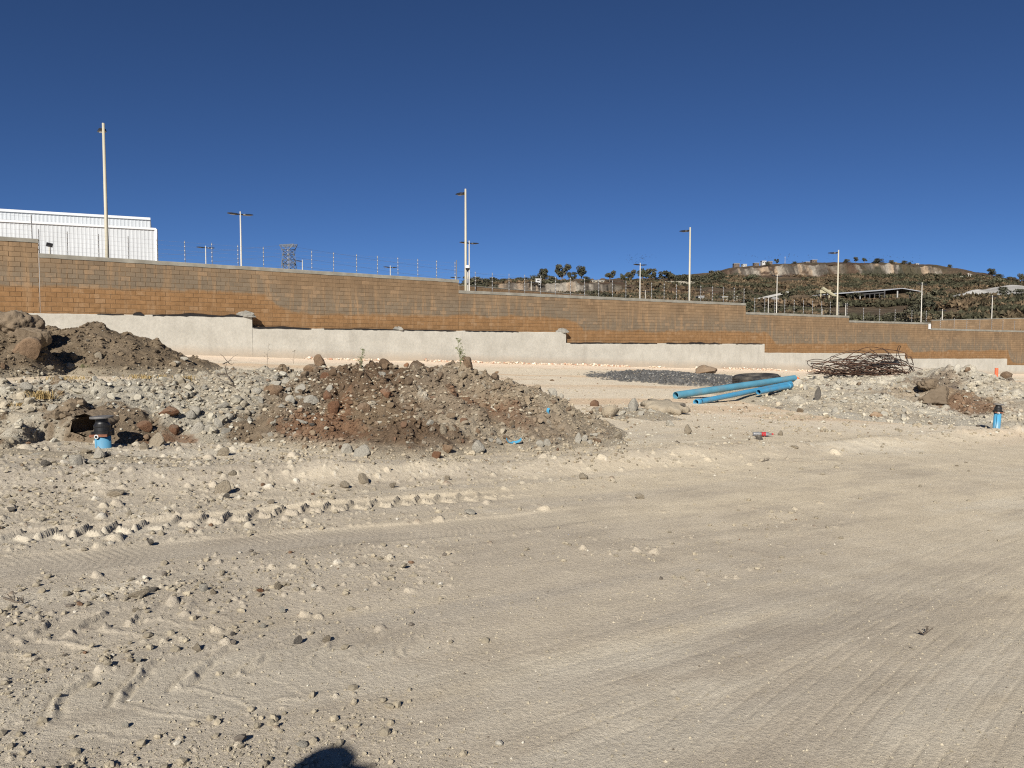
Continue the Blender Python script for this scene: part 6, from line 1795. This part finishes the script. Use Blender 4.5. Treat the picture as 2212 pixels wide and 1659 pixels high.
for k in range(84):
    L = rs.uniform(1.0, 3.4); yaw = rs.gauss(0, 0.35); c = Vector((rs.gauss(0.05, 0.70), rs.gauss(0.1, 0.42), abs(rs.gauss(0.16, 0.24)) + 0.03))
    d_ = Vector((math.cos(yaw), math.sin(yaw), rs.gauss(0, 0.07))); bow = Vector((rs.gauss(0, .12), rs.gauss(0, .2), rs.gauss(0.06, .24)))
    cp = []
    for i in range(5):
        f = i / 4 - 0.5; q = c + d_ * L * f + bow * math.sin(math.pi * (i / 4)) + Vector((rs.gauss(0, .05), rs.gauss(0, .05), rs.gauss(0, .04)))
        q.z = max(q.z, 0.02); q.x = max(-2.0, min(1.9, q.x)); cp.append(q)
    if k % 3 == 0:            # hooked ends
        e = cp[-1]; s = 1 if rs.random() < .5 else -1
        cp += [e + d_ * 0.16 + Vector((0, 0, 0.10 * s + 0.05)), e + d_ * 0.05 + Vector((0, 0, 0.24))]
    MB().path(smooth_path(cp, 20), rs.choice((0.010, 0.012, 0.014)), 5).build('bar', M_rebar if k % 3 else M_rebar2, rb_root)
U = lambda u, v, dy=0.0: at(u, v, 30.0 + dy) - Vector((p.x, p.y, zb))
loops = [[(1846, 800), (1795, 803), (1752, 792), (1745, 780), (1768, 776), (1800, 784), (1860, 800)], [(1900, 800), (1850, 786), (1800, 770), (1795, 780), (1812, 786), (1870, 806)], [(1830, 806), (1775, 792), (1772, 800), (1790, 812), (1850, 815)],
         [(1930, 798), (1936, 770), (1940, 750), (1945, 748), (1941, 762), (1946, 776), (1962, 786), (1972, 802)], [(1895, 786), (1906, 776), (1880, 754)], [(1920, 800), (1926, 775), (1905, 751)], [(1912, 785), (1912, 768), (1926, 768)], [(1850, 790), (1880, 770), (1925, 768)], [(1810, 803), (1762, 791), (1752, 791)],
         [(1902, 800), (1942, 778), (1966, 790), (1973, 806)], [(1790, 790), (1754, 784), (1754, 787)], [(1874, 805), (1890, 770), (1876, 768)], [(1950, 808), (1968, 800), (1960, 790), (1940, 790)], [(1860, 798), (1905, 785), (1940, 800), (1965, 806)], [(1800, 812), (1775, 796), (1790, 780), (1838, 776), (1846, 782)]]
for lp in loops:
    MB().path(smooth_path([U(u, v, rs.gauss(0, .25)) for u, v in lp], 36), 0.013, 5).build('bar', M_rebar2, rb_root)
sh_ = MB(); V = []; F = []
for i in range(13):
    x = 0.35 + 1.0 * i / 12
    for j in range(4):
        V.append((x, -0.1 + 0.12 * j + rs.uniform(-.03, .03), 0.36 + 0.12 * i / 12 + 0.10 * math.sin(j * 1.2 + i) * rs.random() + (0.05 if j in (1, 2) else 0)))
for i in range(12):
    for j in range(3): F.append((i * 4 + j, i * 4 + 4 + j, i * 4 + 5 + j, i * 4 + j + 1))
o = sh_.poly(V, F).build('plastic_sheet', M_sheet); o.location = (p.x, p.y - 0.25, zb); md = o.modifiers.new('thickness', 'SOLIDIFY'); md.thickness = 0.02
tag(o, 'crumpled black plastic strip caught in the rebar tangle', 'plastic sheet')

# ------------------------------------------------------------------ litter
M_pet = simple('clear_plastic', (0.36, 0.37, 0.38), 0.25, spec=0.5); b = M_pet.node_tree.nodes['Principled BSDF']; b.inputs['Transmission Weight'].default_value = 0.55; b.inputs['Alpha'].default_value = 0.9
M_redl = simple('red_label', (0.36, 0.025, 0.03), 0.45, vary=0.15, scale=10)
p = hit([1646], [944])[0]
bt = thing('plastic_bottle', 'crushed clear plastic bottle with a red label on the road edge', 'bottle', (p[0], p[1], p[2] + 0.05), None, (R(90), 0, R(82)))
m3 = Matrix.Identity(3)
def squash(prof, n, o_=(0, 0, 0)):
    mb = MB(); rs2 = random.Random(4)
    for r0_, z in prof:
        for k in range(n):
            a = 2 * math.pi * k / n; q = r0_ * (1 + 0.16 * math.sin(3 * a + z * 40) + rs2.uniform(-.05, .05)); mb.v.append((q * math.cos(a), q * math.sin(a) * 0.72, z))
    for i in range(len(prof) - 1):
        for k in range(n): mb.f.append((i * n + k, i * n + (k + 1) % n, (i + 1) * n + (k + 1) % n, (i + 1) * n + k))
    return mb
squash([(0.0, -0.16), (0.045, -0.16), (0.052, -0.14), (0.050, -0.06), (0.045, 0.0), (0.05, 0.06), (0.046, 0.10), (0.02, 0.15), (0.015, 0.17)], 18).build('bottle_body', M_pet, bt, True)
squash([(0.054, -0.015), (0.050, 0.02), (0.054, 0.06)], 18).build('label_band', M_redl, bt, True)
MB().lathe([(0.0, 0.195), (0.017, 0.195), (0.017, 0.165), (0.0, 0.165)], 12).build('cap', M_redl, bt)
for (u, v, ru, lab, rot) in ((1111, 964, 0.10, 'curved offcut of light blue pipe at the mound toe', 0.2), (1189, 904, 0.05, 'small light blue pipe chip on the mound flank', 1.2)):
    p = hit([u], [v])[0]; V = []; F = []; n = 12
    for z in (0, 0.05):
        for k in range(n + 1):
            a = math.pi * (1.0 + k / n); V.append((math.cos(a) * ru, z, math.sin(a) * ru * 0.6))
    for k in range(n): F.append((k, k + 1, n + 2 + k, n + 1 + k))
    o = MB().poly(V, F).build('pipe_offcut', M_ring); o.location = (p[0], p[1], p[2] + ru * 0.85); o.rotation_euler = (R(25), R(0 if ru > .06 else 70), rot); md = o.modifiers.new('thickness', 'SOLIDIFY'); md.thickness = 0.008
    tag(o, lab, 'pipe scrap')
p = hit([1892], [902])[0]
o = slab_mesh(5, 12 / FU * p[1], 0.09, 0.03, 14).build('rusty_plate', M_brown); o.location = (p[0], p[1], p[2] + 0.05); o.rotation_euler = (R(50), 0, 0); tag(o, 'rusty curved plate half buried in the right bank', 'scrap metal')
p = hit([745], [848])[0]
p = hit([746], [806])[0]

# ------------------------------------------------------------------ weeds, dry grass, twigs
M_weed = leaf_mat('weed_green', (0.10, 0.12, 0.05), (0.17, 0.18, 0.085))
M_straw = simple('dry_straw', (0.36, 0.26, 0.11), 0.8, vary=0.3, scale=8)
M_twig = simple('dry_twig', (0.105, 0.085, 0.065), 0.9, vary=0.2)
def weed(u, v, hpx, label, seed, leaves=90, mat=None, lean=0.1):
    x, y, z = hit([u], [v])[0]; H = hpx / FU * y; rs = random.Random(seed)
    r_ = thing('weed', label, 'weed', (x, y, z - 0.02))
    tip = Vector((lean * H, 0, H)); s = MB(); s.path([(0, 0, 0), (lean * 0.3 * H, 0, H * 0.5), tip], [0.006, 0.005, 0.002], 5)
    lf = MB()
    for k in range(leaves // 6):
        f = rs.uniform(0.12, 0.95); b0_ = Vector((lean * f * f * H, 0, f * H)); a = rs.uniform(0, 6.28); l = H * 0.26 * (1.05 - f) + 0.04
        d_ = Vector((math.cos(a), math.sin(a), 0.9)).normalized(); e = b0_ + d_ * l; s.path([b0_, e], [0.003, 0.001], 4)
        for j in range(6):
            q = b0_.lerp(e, rs.uniform(0.2, 1)); dd2 = Vector((rs.gauss(0, 1), rs.gauss(0, 1), rs.gauss(0.5, 1))).normalized(); w = dd2.cross(Vector((rs.gauss(0, 1), 1, 0))).normalized(); ll = rs.uniform(0.02, 0.045)
            lf.poly([q, q + dd2 * ll * .5 + w * ll * .16, q + dd2 * ll, q + dd2 * ll * .5 - w * ll * .16], [(0, 1, 2, 3)])
    s.build('stem', mat or M_weed, r_); lf.build('leaves', mat or M_weed, r_)['kind'] = 'stuff'
weed(780, 795, 42, 'thin green weed on the crest of the central mound', 1); weed(995, 797, 58, 'taller green weed beside the brown crest boulder', 2, 150, None, -0.12)
weed(577, 790, 50, 'dry spindly weed in front of the first concrete step', 3, 40, M_twig); weed(634, 786, 32, 'dry low weed right of the first concrete step', 4, 40, M_twig); weed(1985, 1376, 10, 'fg', 5, 12, M_twig) if False else None
def tuft(u, v, wpx, hpx, label, seed, n=90, mat=None, flat=1.0):
    x, y, z = hit([u], [v])[0]; rs = random.Random(seed); W = wpx / FU * y / 2; H = hpx / FU * y; mb = MB()
    for k in range(n):
        bx = rs.gauss(0, W * 0.45); by = rs.gauss(0, W * 0.25); a = rs.uniform(0, 6.28); l = H * rs.uniform(0.5, 1.3); out = rs.uniform(0.3, 1.2) * flat; w = 0.004
        sd = Vector((-math.sin(a), math.cos(a), 0)) * w; zz = surf1(x + bx, y + by) - z if k % 6 == 0 else 0
        p0_ = Vector((bx, by, 0)); p1_ = p0_ + Vector((math.cos(a) * l * out * .5, math.sin(a) * l * out * .5, l * .7)); p2_ = p0_ + Vector((math.cos(a) * l * out * 1.1, math.sin(a) * l * out * 1.1, l * (0.75 - 0.3 * out)))
        mb.poly([p0_ - sd, p0_ + sd, p1_ + sd * .8, p1_ - sd * .8, p2_], [(0, 1, 2, 3), (3, 2, 4)])
    o = mb.build('dry_grass', mat or M_straw); o.location = (x, y, z); tag(o, label, 'grass tuft')
tuft(88, 866, 60, 22, 'dry yellow grass tuft hanging over the left bank edge', 1, 160, None, 1.1); tuft(320, 818, 100, 10, 'dry grass tuft on the flat between bank and far mound', 2, 180); tuft(150, 822, 120, 10, 'dry grass tuft in front of the left boulder', 3, 160); tuft(405, 826, 26, 14, 'dry grass tuft on top of the pale rubble', 4, 60); tuft(45, 878, 50, 9, 'flattened dry grass at the left edge of the bank', 5, 90)
tuft(183, 803, 22, 9, 'small green-leaved plant at the foot of the far mound', 6, 26, M_weed, 1.4); tuft(86, 822, 10, 9, 'single broad green leaf near the left boulder', 7, 8, M_weed, 1.6)
def twig(pxs, r_, label, lift=0.05):
    P_ = [Vector(q) for q in hit([a for a, b_ in pxs], [b_ for a, b_ in pxs])]; mb = MB(); c = P_[0]
    q = [a - c + Vector((0, 0, lift * (0.3 + 0.7 * math.sin(1.0 + i)))) for i, a in enumerate(P_)]
    mb.path(q, [r_ * (1 - 0.6 * i / len(q)) for i in range(len(q))], 5)
    rs = random.Random(int(pxs[0][0]))
    for k in range(7):
        i = rs.randrange(1, len(q)); e = q[i] + Vector((rs.gauss(0, 1), rs.gauss(0, 0.8), rs.uniform(0.15, 1.3))) * (0.14 if r_ > 0.008 else 0.035); mb.path([q[i], q[i].lerp(e, .5) + Vector((rs.gauss(0, .02), 0, .02)), e], [r_ * .5, r_ * .4, r_ * .15], 4)
    o = mb.build('dry_branch', M_twig); o.location = c; tag(o, label, 'branch')
twig([(470, 815), (490, 822), (505, 838), (522, 851)], 0.014, 'dark dry branch lying over the pale rubble', 0.06); twig([(482, 806), (492, 800), (500, 792)], 0.010, 'light dry root sticking up behind the rubble', 0.15)
twig([(1986, 1372), (1996, 1376), (2002, 1370)], 0.006, 'small black twig lying on the smooth road at right', 0.015); twig([(8, 1295), (30, 1306), (50, 1307)], 0.006, 'dark dry twig at the left foreground edge', 0.01); twig([(1645, 1000), (1652, 998), (1660, 995)], 0.006, 'short pale stick on the road edge', 0.02)

# ------------------------------------------------------------------ pebbles: too many to count
def pebble_base(seed):
    rs = np.random.RandomState(seed)
    t_ = (1 + 5 ** 0.5) / 2
    V = np.array([(-1, t_, 0), (1, t_, 0), (-1, -t_, 0), (1, -t_, 0), (0, -1, t_), (0, 1, t_), (0, -1, -t_), (0, 1, -t_), (t_, 0, -1), (t_, 0, 1), (-t_, 0, -1), (-t_, 0, 1)]) / 1.9
    F = np.array([(0, 11, 5), (0, 5, 1), (0, 1, 7), (0, 7, 10), (0, 10, 11), (1, 5, 9), (5, 11, 4), (11, 10, 2), (10, 7, 6), (7, 1, 8), (3, 9, 4), (3, 4, 2), (3, 2, 6), (3, 6, 8), (3, 8, 9), (4, 9, 5), (2, 4, 11), (6, 2, 10), (8, 6, 7), (9, 8, 1)])
    V = V * rs.uniform(0.72, 1.25, (12, 1)) * np.array([1.15, 0.9, 0.72])
    return V, F
PB = [pebble_base(k) for k in range(8)]
def clod_base(seed):
    me = rock_mesh(700 + seed * 3, 2, 7, 1.0, 1.5); V = np.array([v.co[:] for v in me.vertices]); F = np.array([p_.vertices[:] for p_ in me.polygons]); bpy.data.meshes.remove(me); return V, F
PB2 = [clod_base(k) for k in range(8)]
def pebbles(name, label, X, Y, Z, S, C, mat=None, seed=0, base=None):
    rs = np.random.RandomState(seed); n = len(X); VV = []; FF = []; CC = []; off = 0
    kind = rs.randint(0, 8, n)
    for k in range(8):
        i = np.nonzero(kind == k)[0]
        if not len(i): continue
        bv_, bf_ = (base or PB)[k]; m_ = len(i); nv = len(bv_)
        a = rs.uniform(0, 6.283, m_); b_ = rs.normal(0, 0.5, m_)
        ca, sa, cb, sb = np.cos(a), np.sin(a), np.cos(b_), np.sin(b_)
        sc_ = S[i][:, None, None] * bv_[None] * rs.uniform(0.8, 1.2, (m_, 1, 3))
        x1 = sc_[..., 0]; y1 = sc_[..., 1] * cb[:, None] - sc_[..., 2] * sb[:, None]; z1 = sc_[..., 1] * sb[:, None] + sc_[..., 2] * cb[:, None]
        V = np.stack([x1 * ca[:, None] - y1 * sa[:, None] + X[i][:, None], x1 * sa[:, None] + y1 * ca[:, None] + Y[i][:, None], z1 + Z[i][:, None]], -1)
        VV.append(V.reshape(-1, 3)); FF.append((bf_[None] + (np.arange(m_) * nv)[:, None, None] + off).reshape(-1, 3)); CC.append(np.repeat(C[i], nv, axis=0)); off += m_ * nv
    o = link(name, np_mesh(name, np.concatenate(VV), np.concatenate(FF), np.concatenate(CC), smooth=False), mat or M_pebble)
    tag(o, label, 'pebbles', None, 'stuff')
    return o
rs = np.random.RandomState(11)
def pal(n, cols, w):
    c = np.array(cols)[rs.choice(len(cols), n, p=np.array(w) / sum(w))]
    return c * rs.uniform(0.82, 1.15, (n, 1))
# -- foreground and road
n = 60000
u = rs.uniform(-120, 2330, n); v = 955 + (1720 - 955) * rs.rand(n) ** 1.05
dx = (u - 1106) / FU; dy = (829.5 - v) / FU
t_ = EYE / (GA * dx + GB * (CP + dy * SP) - (dy * CP - SP)); X = dx * t_; Y = (CP + dy * SP) * t_
zf, stone, sid, rough, smooth, _ = ground_fine(X, Y)
cl = fbm(X / 0.8, Y / 0.6, 3, 120)
keep = rs.rand(n) < (1 - smooth) * np.clip(0.015 + 0.95 * (rough - 0.08) * (0.5 + 0.9 * np.clip(cl + 0.3, 0, 1)), 0, 1) * (1 - 0.8 * smooth)
X = X[keep]; Y = Y[keep]; zf = zf[keep]; n = len(X)
d = np.hypot(X, Y)
S = (0.0032 + 0.021 * rs.rand(n) ** 7) * (0.8 + 0.05 * d)
S = np.maximum(S, d * 0.00055)
C = pal(n, [(0.275, 0.243, 0.188), (0.31, 0.272, 0.208), (0.23, 0.203, 0.158), (0.42, 0.395, 0.345), (0.12, 0.105, 0.09), (0.14, 0.09, 0.06)], [40, 24, 26, 2.2, 2.5, 1.2])
pebbles('pebbles', 'small tan pebbles and clods scattered over the dirt road', X, Y, ground_low(X, Y) + zf + S * 0.28, S, C, None, 1)
# -- crumbs and grit everywhere the ground is loose
OCT = []
for k in range(8):
    rk = np.random.RandomState(30 + k)
    OCT.append((np.array([(1, 0, 0), (-1, 0, 0), (0, 1, 0), (0, -1, 0), (0, 0, 0.8), (0, 0, -0.8)]) * rk.uniform(0.7, 1.3, (6, 1)) + rk.normal(0, 0.15, (6, 3)), np.array([(0, 2, 4), (2, 1, 4), (1, 3, 4), (3, 0, 4), (2, 0, 5), (1, 2, 5), (3, 1, 5), (0, 3, 5)])))
n = 90000
u = rs.uniform(-120, 2330, n); v = 960 + (1740 - 960) * rs.rand(n) ** 0.9
dx = (u - 1106) / FU; dy = (829.5 - v) / FU
t_ = EYE / (GA * dx + GB * (CP + dy * SP) - (dy * CP - SP)); X = dx * t_; Y = (CP + dy * SP) * t_
zf, stone, sid, rough, smooth, _ = ground_fine(X, Y)
cl = fbm(X / 0.5, Y / 0.35, 4, 121) + 0.5 * fbm(X / 2.2, Y / 1.2, 3, 122)
keep = rs.rand(n) < np.clip(0.10 + 0.9 * np.clip(cl + 0.05, 0, 1) + 0.35 * rough, 0, 1) * (1 - 0.6 * smooth)
X = X[keep]; Y = Y[keep]; zf = zf[keep]; n = len(X); d = np.hypot(X, Y)
S = np.maximum((0.0016 + 0.006 * rs.rand(n) ** 5), d * 0.00036) * (0.85 + 0.4 * rs.rand(n))
C = pal(n, [(0.33, 0.295, 0.23), (0.38, 0.34, 0.265), (0.26, 0.232, 0.182), (0.48, 0.45, 0.39), (0.14, 0.12, 0.10)], [40, 26, 26, 3, 3])
pebbles('grit', 'fine grit and crumbs of dirt lying on the road', X, Y, ground_low(X, Y) + zf + S * 0.25, S, C, None, 21, OCT)
# -- stones on the heaps
def heap_stones(name, label, box, n, smin, smax, cols, w, colfun=None, seed=0, pw=4, base=None):
    u = rs.uniform(box[0], box[1], n); v = rs.uniform(box[2], box[3], n)
    P_ = np.concatenate([hit(u[i:i + 400], v[i:i + 400], box[4], box[5]) for i in range(0, n, 400)])
    ok = (P_[:, 1] < box[5] * 0.98) & ~hollow_cut(P_[:, 0], P_[:, 1], P_[:, 2])
    P_ = P_[ok]; n = len(P_)
    S = (smin + (smax - smin) * rs.rand(n) ** pw) / FU * P_[:, 1] * 0.5
    C = pal(n, cols, w)
    if colfun is not None:
        _, hc = surf(P_[:, 0], P_[:, 1], True); mixf = (rs.rand(n) < 0.8)[:, None]
        C = np.where(mixf, hc * rs.uniform(0.6, 0.92, (n, 1)), C)
    pebbles(name, label, P_[:, 0], P_[:, 1], P_[:, 2] + S * 0.3, S, C, None, seed, base)
pale = [(0.36, 0.345, 0.30), (0.31, 0.29, 0.24), (0.26, 0.225, 0.17), (0.16, 0.125, 0.09), (0.09, 0.078, 0.065)]
heap_stones('rubble_stones', 'loose small stones on the left grey bank', (-40, 720, 800, 1010, 6, 20), 2600, 2.6, 12, pale, [40, 30, 12, 8, 4], H2, 2)
heap_stones('rubble_stones', 'loose small stones and crumbs on the central earth mound', (600, 1360, 786, 1000, 7, 19), 4200, 2.6, 11, pale, [2.5, 4, 14, 44, 16], H3, 3)
heap_stones('rubble_stones', 'loose small stones on the right rubble bank', (1640, 2240, 800, 945, 12, 36), 2200, 2.2, 10, pale, [45, 28, 14, 10, 5], H5, 4)
heap_stones('rubble_stones', 'small crumbs on the far brown mound', (-20, 470, 690, 815, 14, 27), 1500, 2.2, 8, pale, [2, 4, 14, 40, 4], H1, 5)
heap_stones('rubble_stones', 'stones around the flat slab and on the ramp', (1280, 1660, 868, 965, 10, 24), 900, 2.2, 8, pale, [30, 30, 20, 8, 4], None, 6)
heap_stones('clods', 'brown clods and lumps of earth on the central mound', (640, 1300, 792, 985, 7, 19), 650, 5, 21, [(0.14, 0.105, 0.075), (0.185, 0.142, 0.10), (0.12, 0.075, 0.05)], [5, 4, 2], H3, 12, 3, PB2)
heap_stones('clods', 'chunky pale lumps in the left grey bank', (-20, 660, 810, 960, 6, 20), 330, 6, 26, pale, [50, 30, 10, 6, 3], H2, 13, 3.5, PB2)
heap_stones('clods', 'chunky pale lumps in the right rubble bank', (1680, 2230, 805, 915, 12, 36), 380, 4, 17, pale, [40, 30, 14, 14, 6], H5, 14, 4, PB2)
heap_stones('clods', 'earth lumps on the far brown mound', (-20, 440, 695, 808, 14, 27), 300, 5, 16, [(0.13, 0.10, 0.07), (0.17, 0.135, 0.095)], [5, 4], H1, 15, 3, PB2)
# -- crushed gravel on its spread, broken stone along the wall foot
n = 5200; q = rs.rand(n, 2); X = 2.7 + 13.6 * q[:, 0]; Y = 27.2 + 16.5 * q[:, 1]
h_, c_ = H6(X, Y); ok = h_ > 0.012; X = X[ok]; Y = Y[ok]; n = len(X)
pebbles('gravel', 'loose dark crushed gravel on the spread', X, Y, surf(X, Y) + 0.01, rs.uniform(0.02, 0.05, n), pal(n, [(0.10, 0.10, 0.10), (0.17, 0.17, 0.168), (0.30, 0.285, 0.25)], [50, 35, 8]), None, 7)
n = 5200; s = rs.uniform(-10, 74, n); off = WOFF + np.abs(rs.normal(0, 0.42, n)) + 0.02
m_ = fbm(s / 3.0, s * 0, 3, 140) > -0.25; s = s[m_]; off = off[m_]; n = len(s)
X = WA[0] + WD[0] * s + WN[0] * off; Y = WA[1] + WD[1] * s + WN[1] * off
S = 0.02 + 0.07 * rs.rand(n) ** 4
pebbles('rubble_stones', 'pinkish broken stones along the foot of the concrete wall', X, Y, ground_low(X, Y) + S * 0.5 + 0.12 * np.exp(-(off - WOFF) / 0.25) * vn(s / 2.0, s * 0, 9), S, pal(n, [(0.52, 0.42, 0.33), (0.58, 0.52, 0.45), (0.36, 0.22, 0.16), (0.45, 0.36, 0.27)], [40, 25, 18, 20]), None, 8)
# -- platform behind the heaps
n = 5000; u = rs.uniform(300, 2200, n); v = rs.uniform(792, 905, n)
P_ = np.concatenate([hit(u[i:i + 400], v[i:i + 400], 9, 58) for i in range(0, n, 400)]); P_ = P_[P_[:, 1] < 56]; n = len(P_)
S = np.maximum(0.007 + 0.03 * rs.rand(n) ** 6, 0.0006 * P_[:, 1]) 
pebbles('pebbles', 'scattered pebbles on the platform behind the heaps', P_[:, 0], P_[:, 1], P_[:, 2] + S * 0.3, S, pal(n, [(0.32, 0.28, 0.215), (0.26, 0.22, 0.165), (0.42, 0.385, 0.32), (0.16, 0.12, 0.09)], [40, 26, 8, 5]), None, 9)

# ------------------------------------------------------------------ unseen person left of the camera (only the shadow reaches into view)
M_cloth = nt('person_clothes')[0]; t = M_cloth.node_tree; b = t.nodes['Principled BSDF']; b.inputs['Roughness'].default_value = 0.85
tc = N(t, 'ShaderNodeTexCoord'); sp = N(t, 'ShaderNodeSeparateXYZ'); t.links.new(tc.outputs['Object'], sp.inputs[0])
rp = N(t, 'ShaderNodeValToRGB'); rp.color_ramp.interpolation = 'CONSTANT'; rp.color_ramp.elements[0].color = (0.04, 0.03, 0.025, 1); rp.color_ramp.elements[1].position = 0.06; rp.color_ramp.elements[1].color = (0.05, 0.06, 0.10, 1)
e = rp.color_ramp.elements.new(0.50); e.color = (0.30, 0.31, 0.32, 1); e = rp.color_ramp.elements.new(0.815); e.color = (0.40, 0.24, 0.16, 1)
t.links.new(mrange(t, sp.outputs[2], 0, 1.8), rp.inputs[0]); t.links.new(rp.outputs[0], b.inputs['Base Color'])
def person():
    vts = []; eds = []; rad = []
    def a(x, y, z, r_, link_to=None):
        vts.append((x, y, z)); rad.append(r_)
        if link_to is not None: eds.append((link_to, len(vts) - 1))
        return len(vts) - 1
    pel = a(0, 0, 0.98, 0.14); ab = a(0, 0.01, 1.14, 0.13, pel); chst = a(0, 0.0, 1.32, 0.15, ab); nk0 = a(0, 0.0, 1.46, 0.075, chst); nk = a(0, 0.02, 1.53, 0.055, nk0)
    hd0 = a(0, 0.04, 1.60, 0.085, nk); hd1 = a(0, 0.045, 1.68, 0.098, hd0); hd2 = a(0, 0.035, 1.735, 0.075, hd1)
    a(0, 0.145, 1.645, 0.016, hd1)
    for s in (-1, 1):
        hip = a(0.10 * s, 0, 0.92, 0.105, pel); kn = a(0.115 * s, 0.02, 0.50, 0.065, hip); an = a(0.12 * s, -0.01, 0.09, 0.045, kn); a(0.135 * s, 0.17, 0.04, 0.04, an)
        sho = a(0.19 * s, 0, 1.42, 0.07, chst); el = a(0.27 * s, -0.03, 1.12, 0.047, sho); wr = a(0.27 * s, 0.06, 0.87, 0.031, el); pa = a(0.27 * s, 0.08, 0.80, 0.034, wr)
        for j, (dy_, l) in enumerate(((-0.03, 0.062), (-0.01, 0.07), (0.012, 0.066), (0.032, 0.05))):
            f1 = a(0.272 * s, 0.085 + dy_, 0.755, 0.0095, pa); a(0.262 * s, 0.09 + dy_, 0.755 - l * 0.8, 0.0085, f1)
        th_ = a(0.25 * s, 0.125, 0.79, 0.0105, pa); a(0.24 * s, 0.14, 0.75, 0.009, th_)
    me = bpy.data.meshes.new('person'); me.from_pydata(vts, eds, [])
    o = link('person', me, M_cloth)
    md = o.modifiers.new('skin', 'SKIN'); md.use_smooth_shade = True
    for i, sv in enumerate(me.skin_vertices[0].data):
        sv.radius = (rad[i], rad[i] * (0.8 if 0 < i < 4 else 1)); sv.use_root = (i == 0)
    o.modifiers.new('sub', 'SUBSURF').levels = 2; o.modifiers['sub'].render_levels = 2
    return o
po = person()
HEADSH = onplane(705, 1626)
sh_len = 1.79 / math.tan(SUN_EL)
po.location = (HEADSH.x + math.sin(SUN_AZ) * sh_len, HEADSH.y + math.cos(SUN_AZ) * sh_len - 0.04, 0.06)
po.rotation_euler = (0, 0, R(-70))
tag(po, 'person in grey shirt, dark trousers and a cap standing left of the camera', 'person')
M_cap = simple('dark_cap', (0.03, 0.03, 0.035), 0.85)
MB().lathe([(0.0, 0.115), (0.05, 0.108), (0.09, 0.078), (0.108, 0.03), (0.112, -0.02)], 24, (0, 0.035, 1.695)).build('cap', M_cap, po, True)
V = []; F = []
for i in range(13):
    a_ = math.pi * i / 12
    V += [(math.cos(a_) * 0.105, 0.035 + math.sin(a_) * 0.10, 1.690), (math.cos(a_) * 0.10, 0.035 + 0.02 + math.sin(a_) * 0.205, 1.672)]
for i in range(12): F.append((2 * i, 2 * i + 2, 2 * i + 3, 2 * i + 1))
o = MB().poly(V, F).build('cap_brim', M_cap, po); md = o.modifiers.new('thickness', 'SOLIDIFY'); md.thickness = 0.006
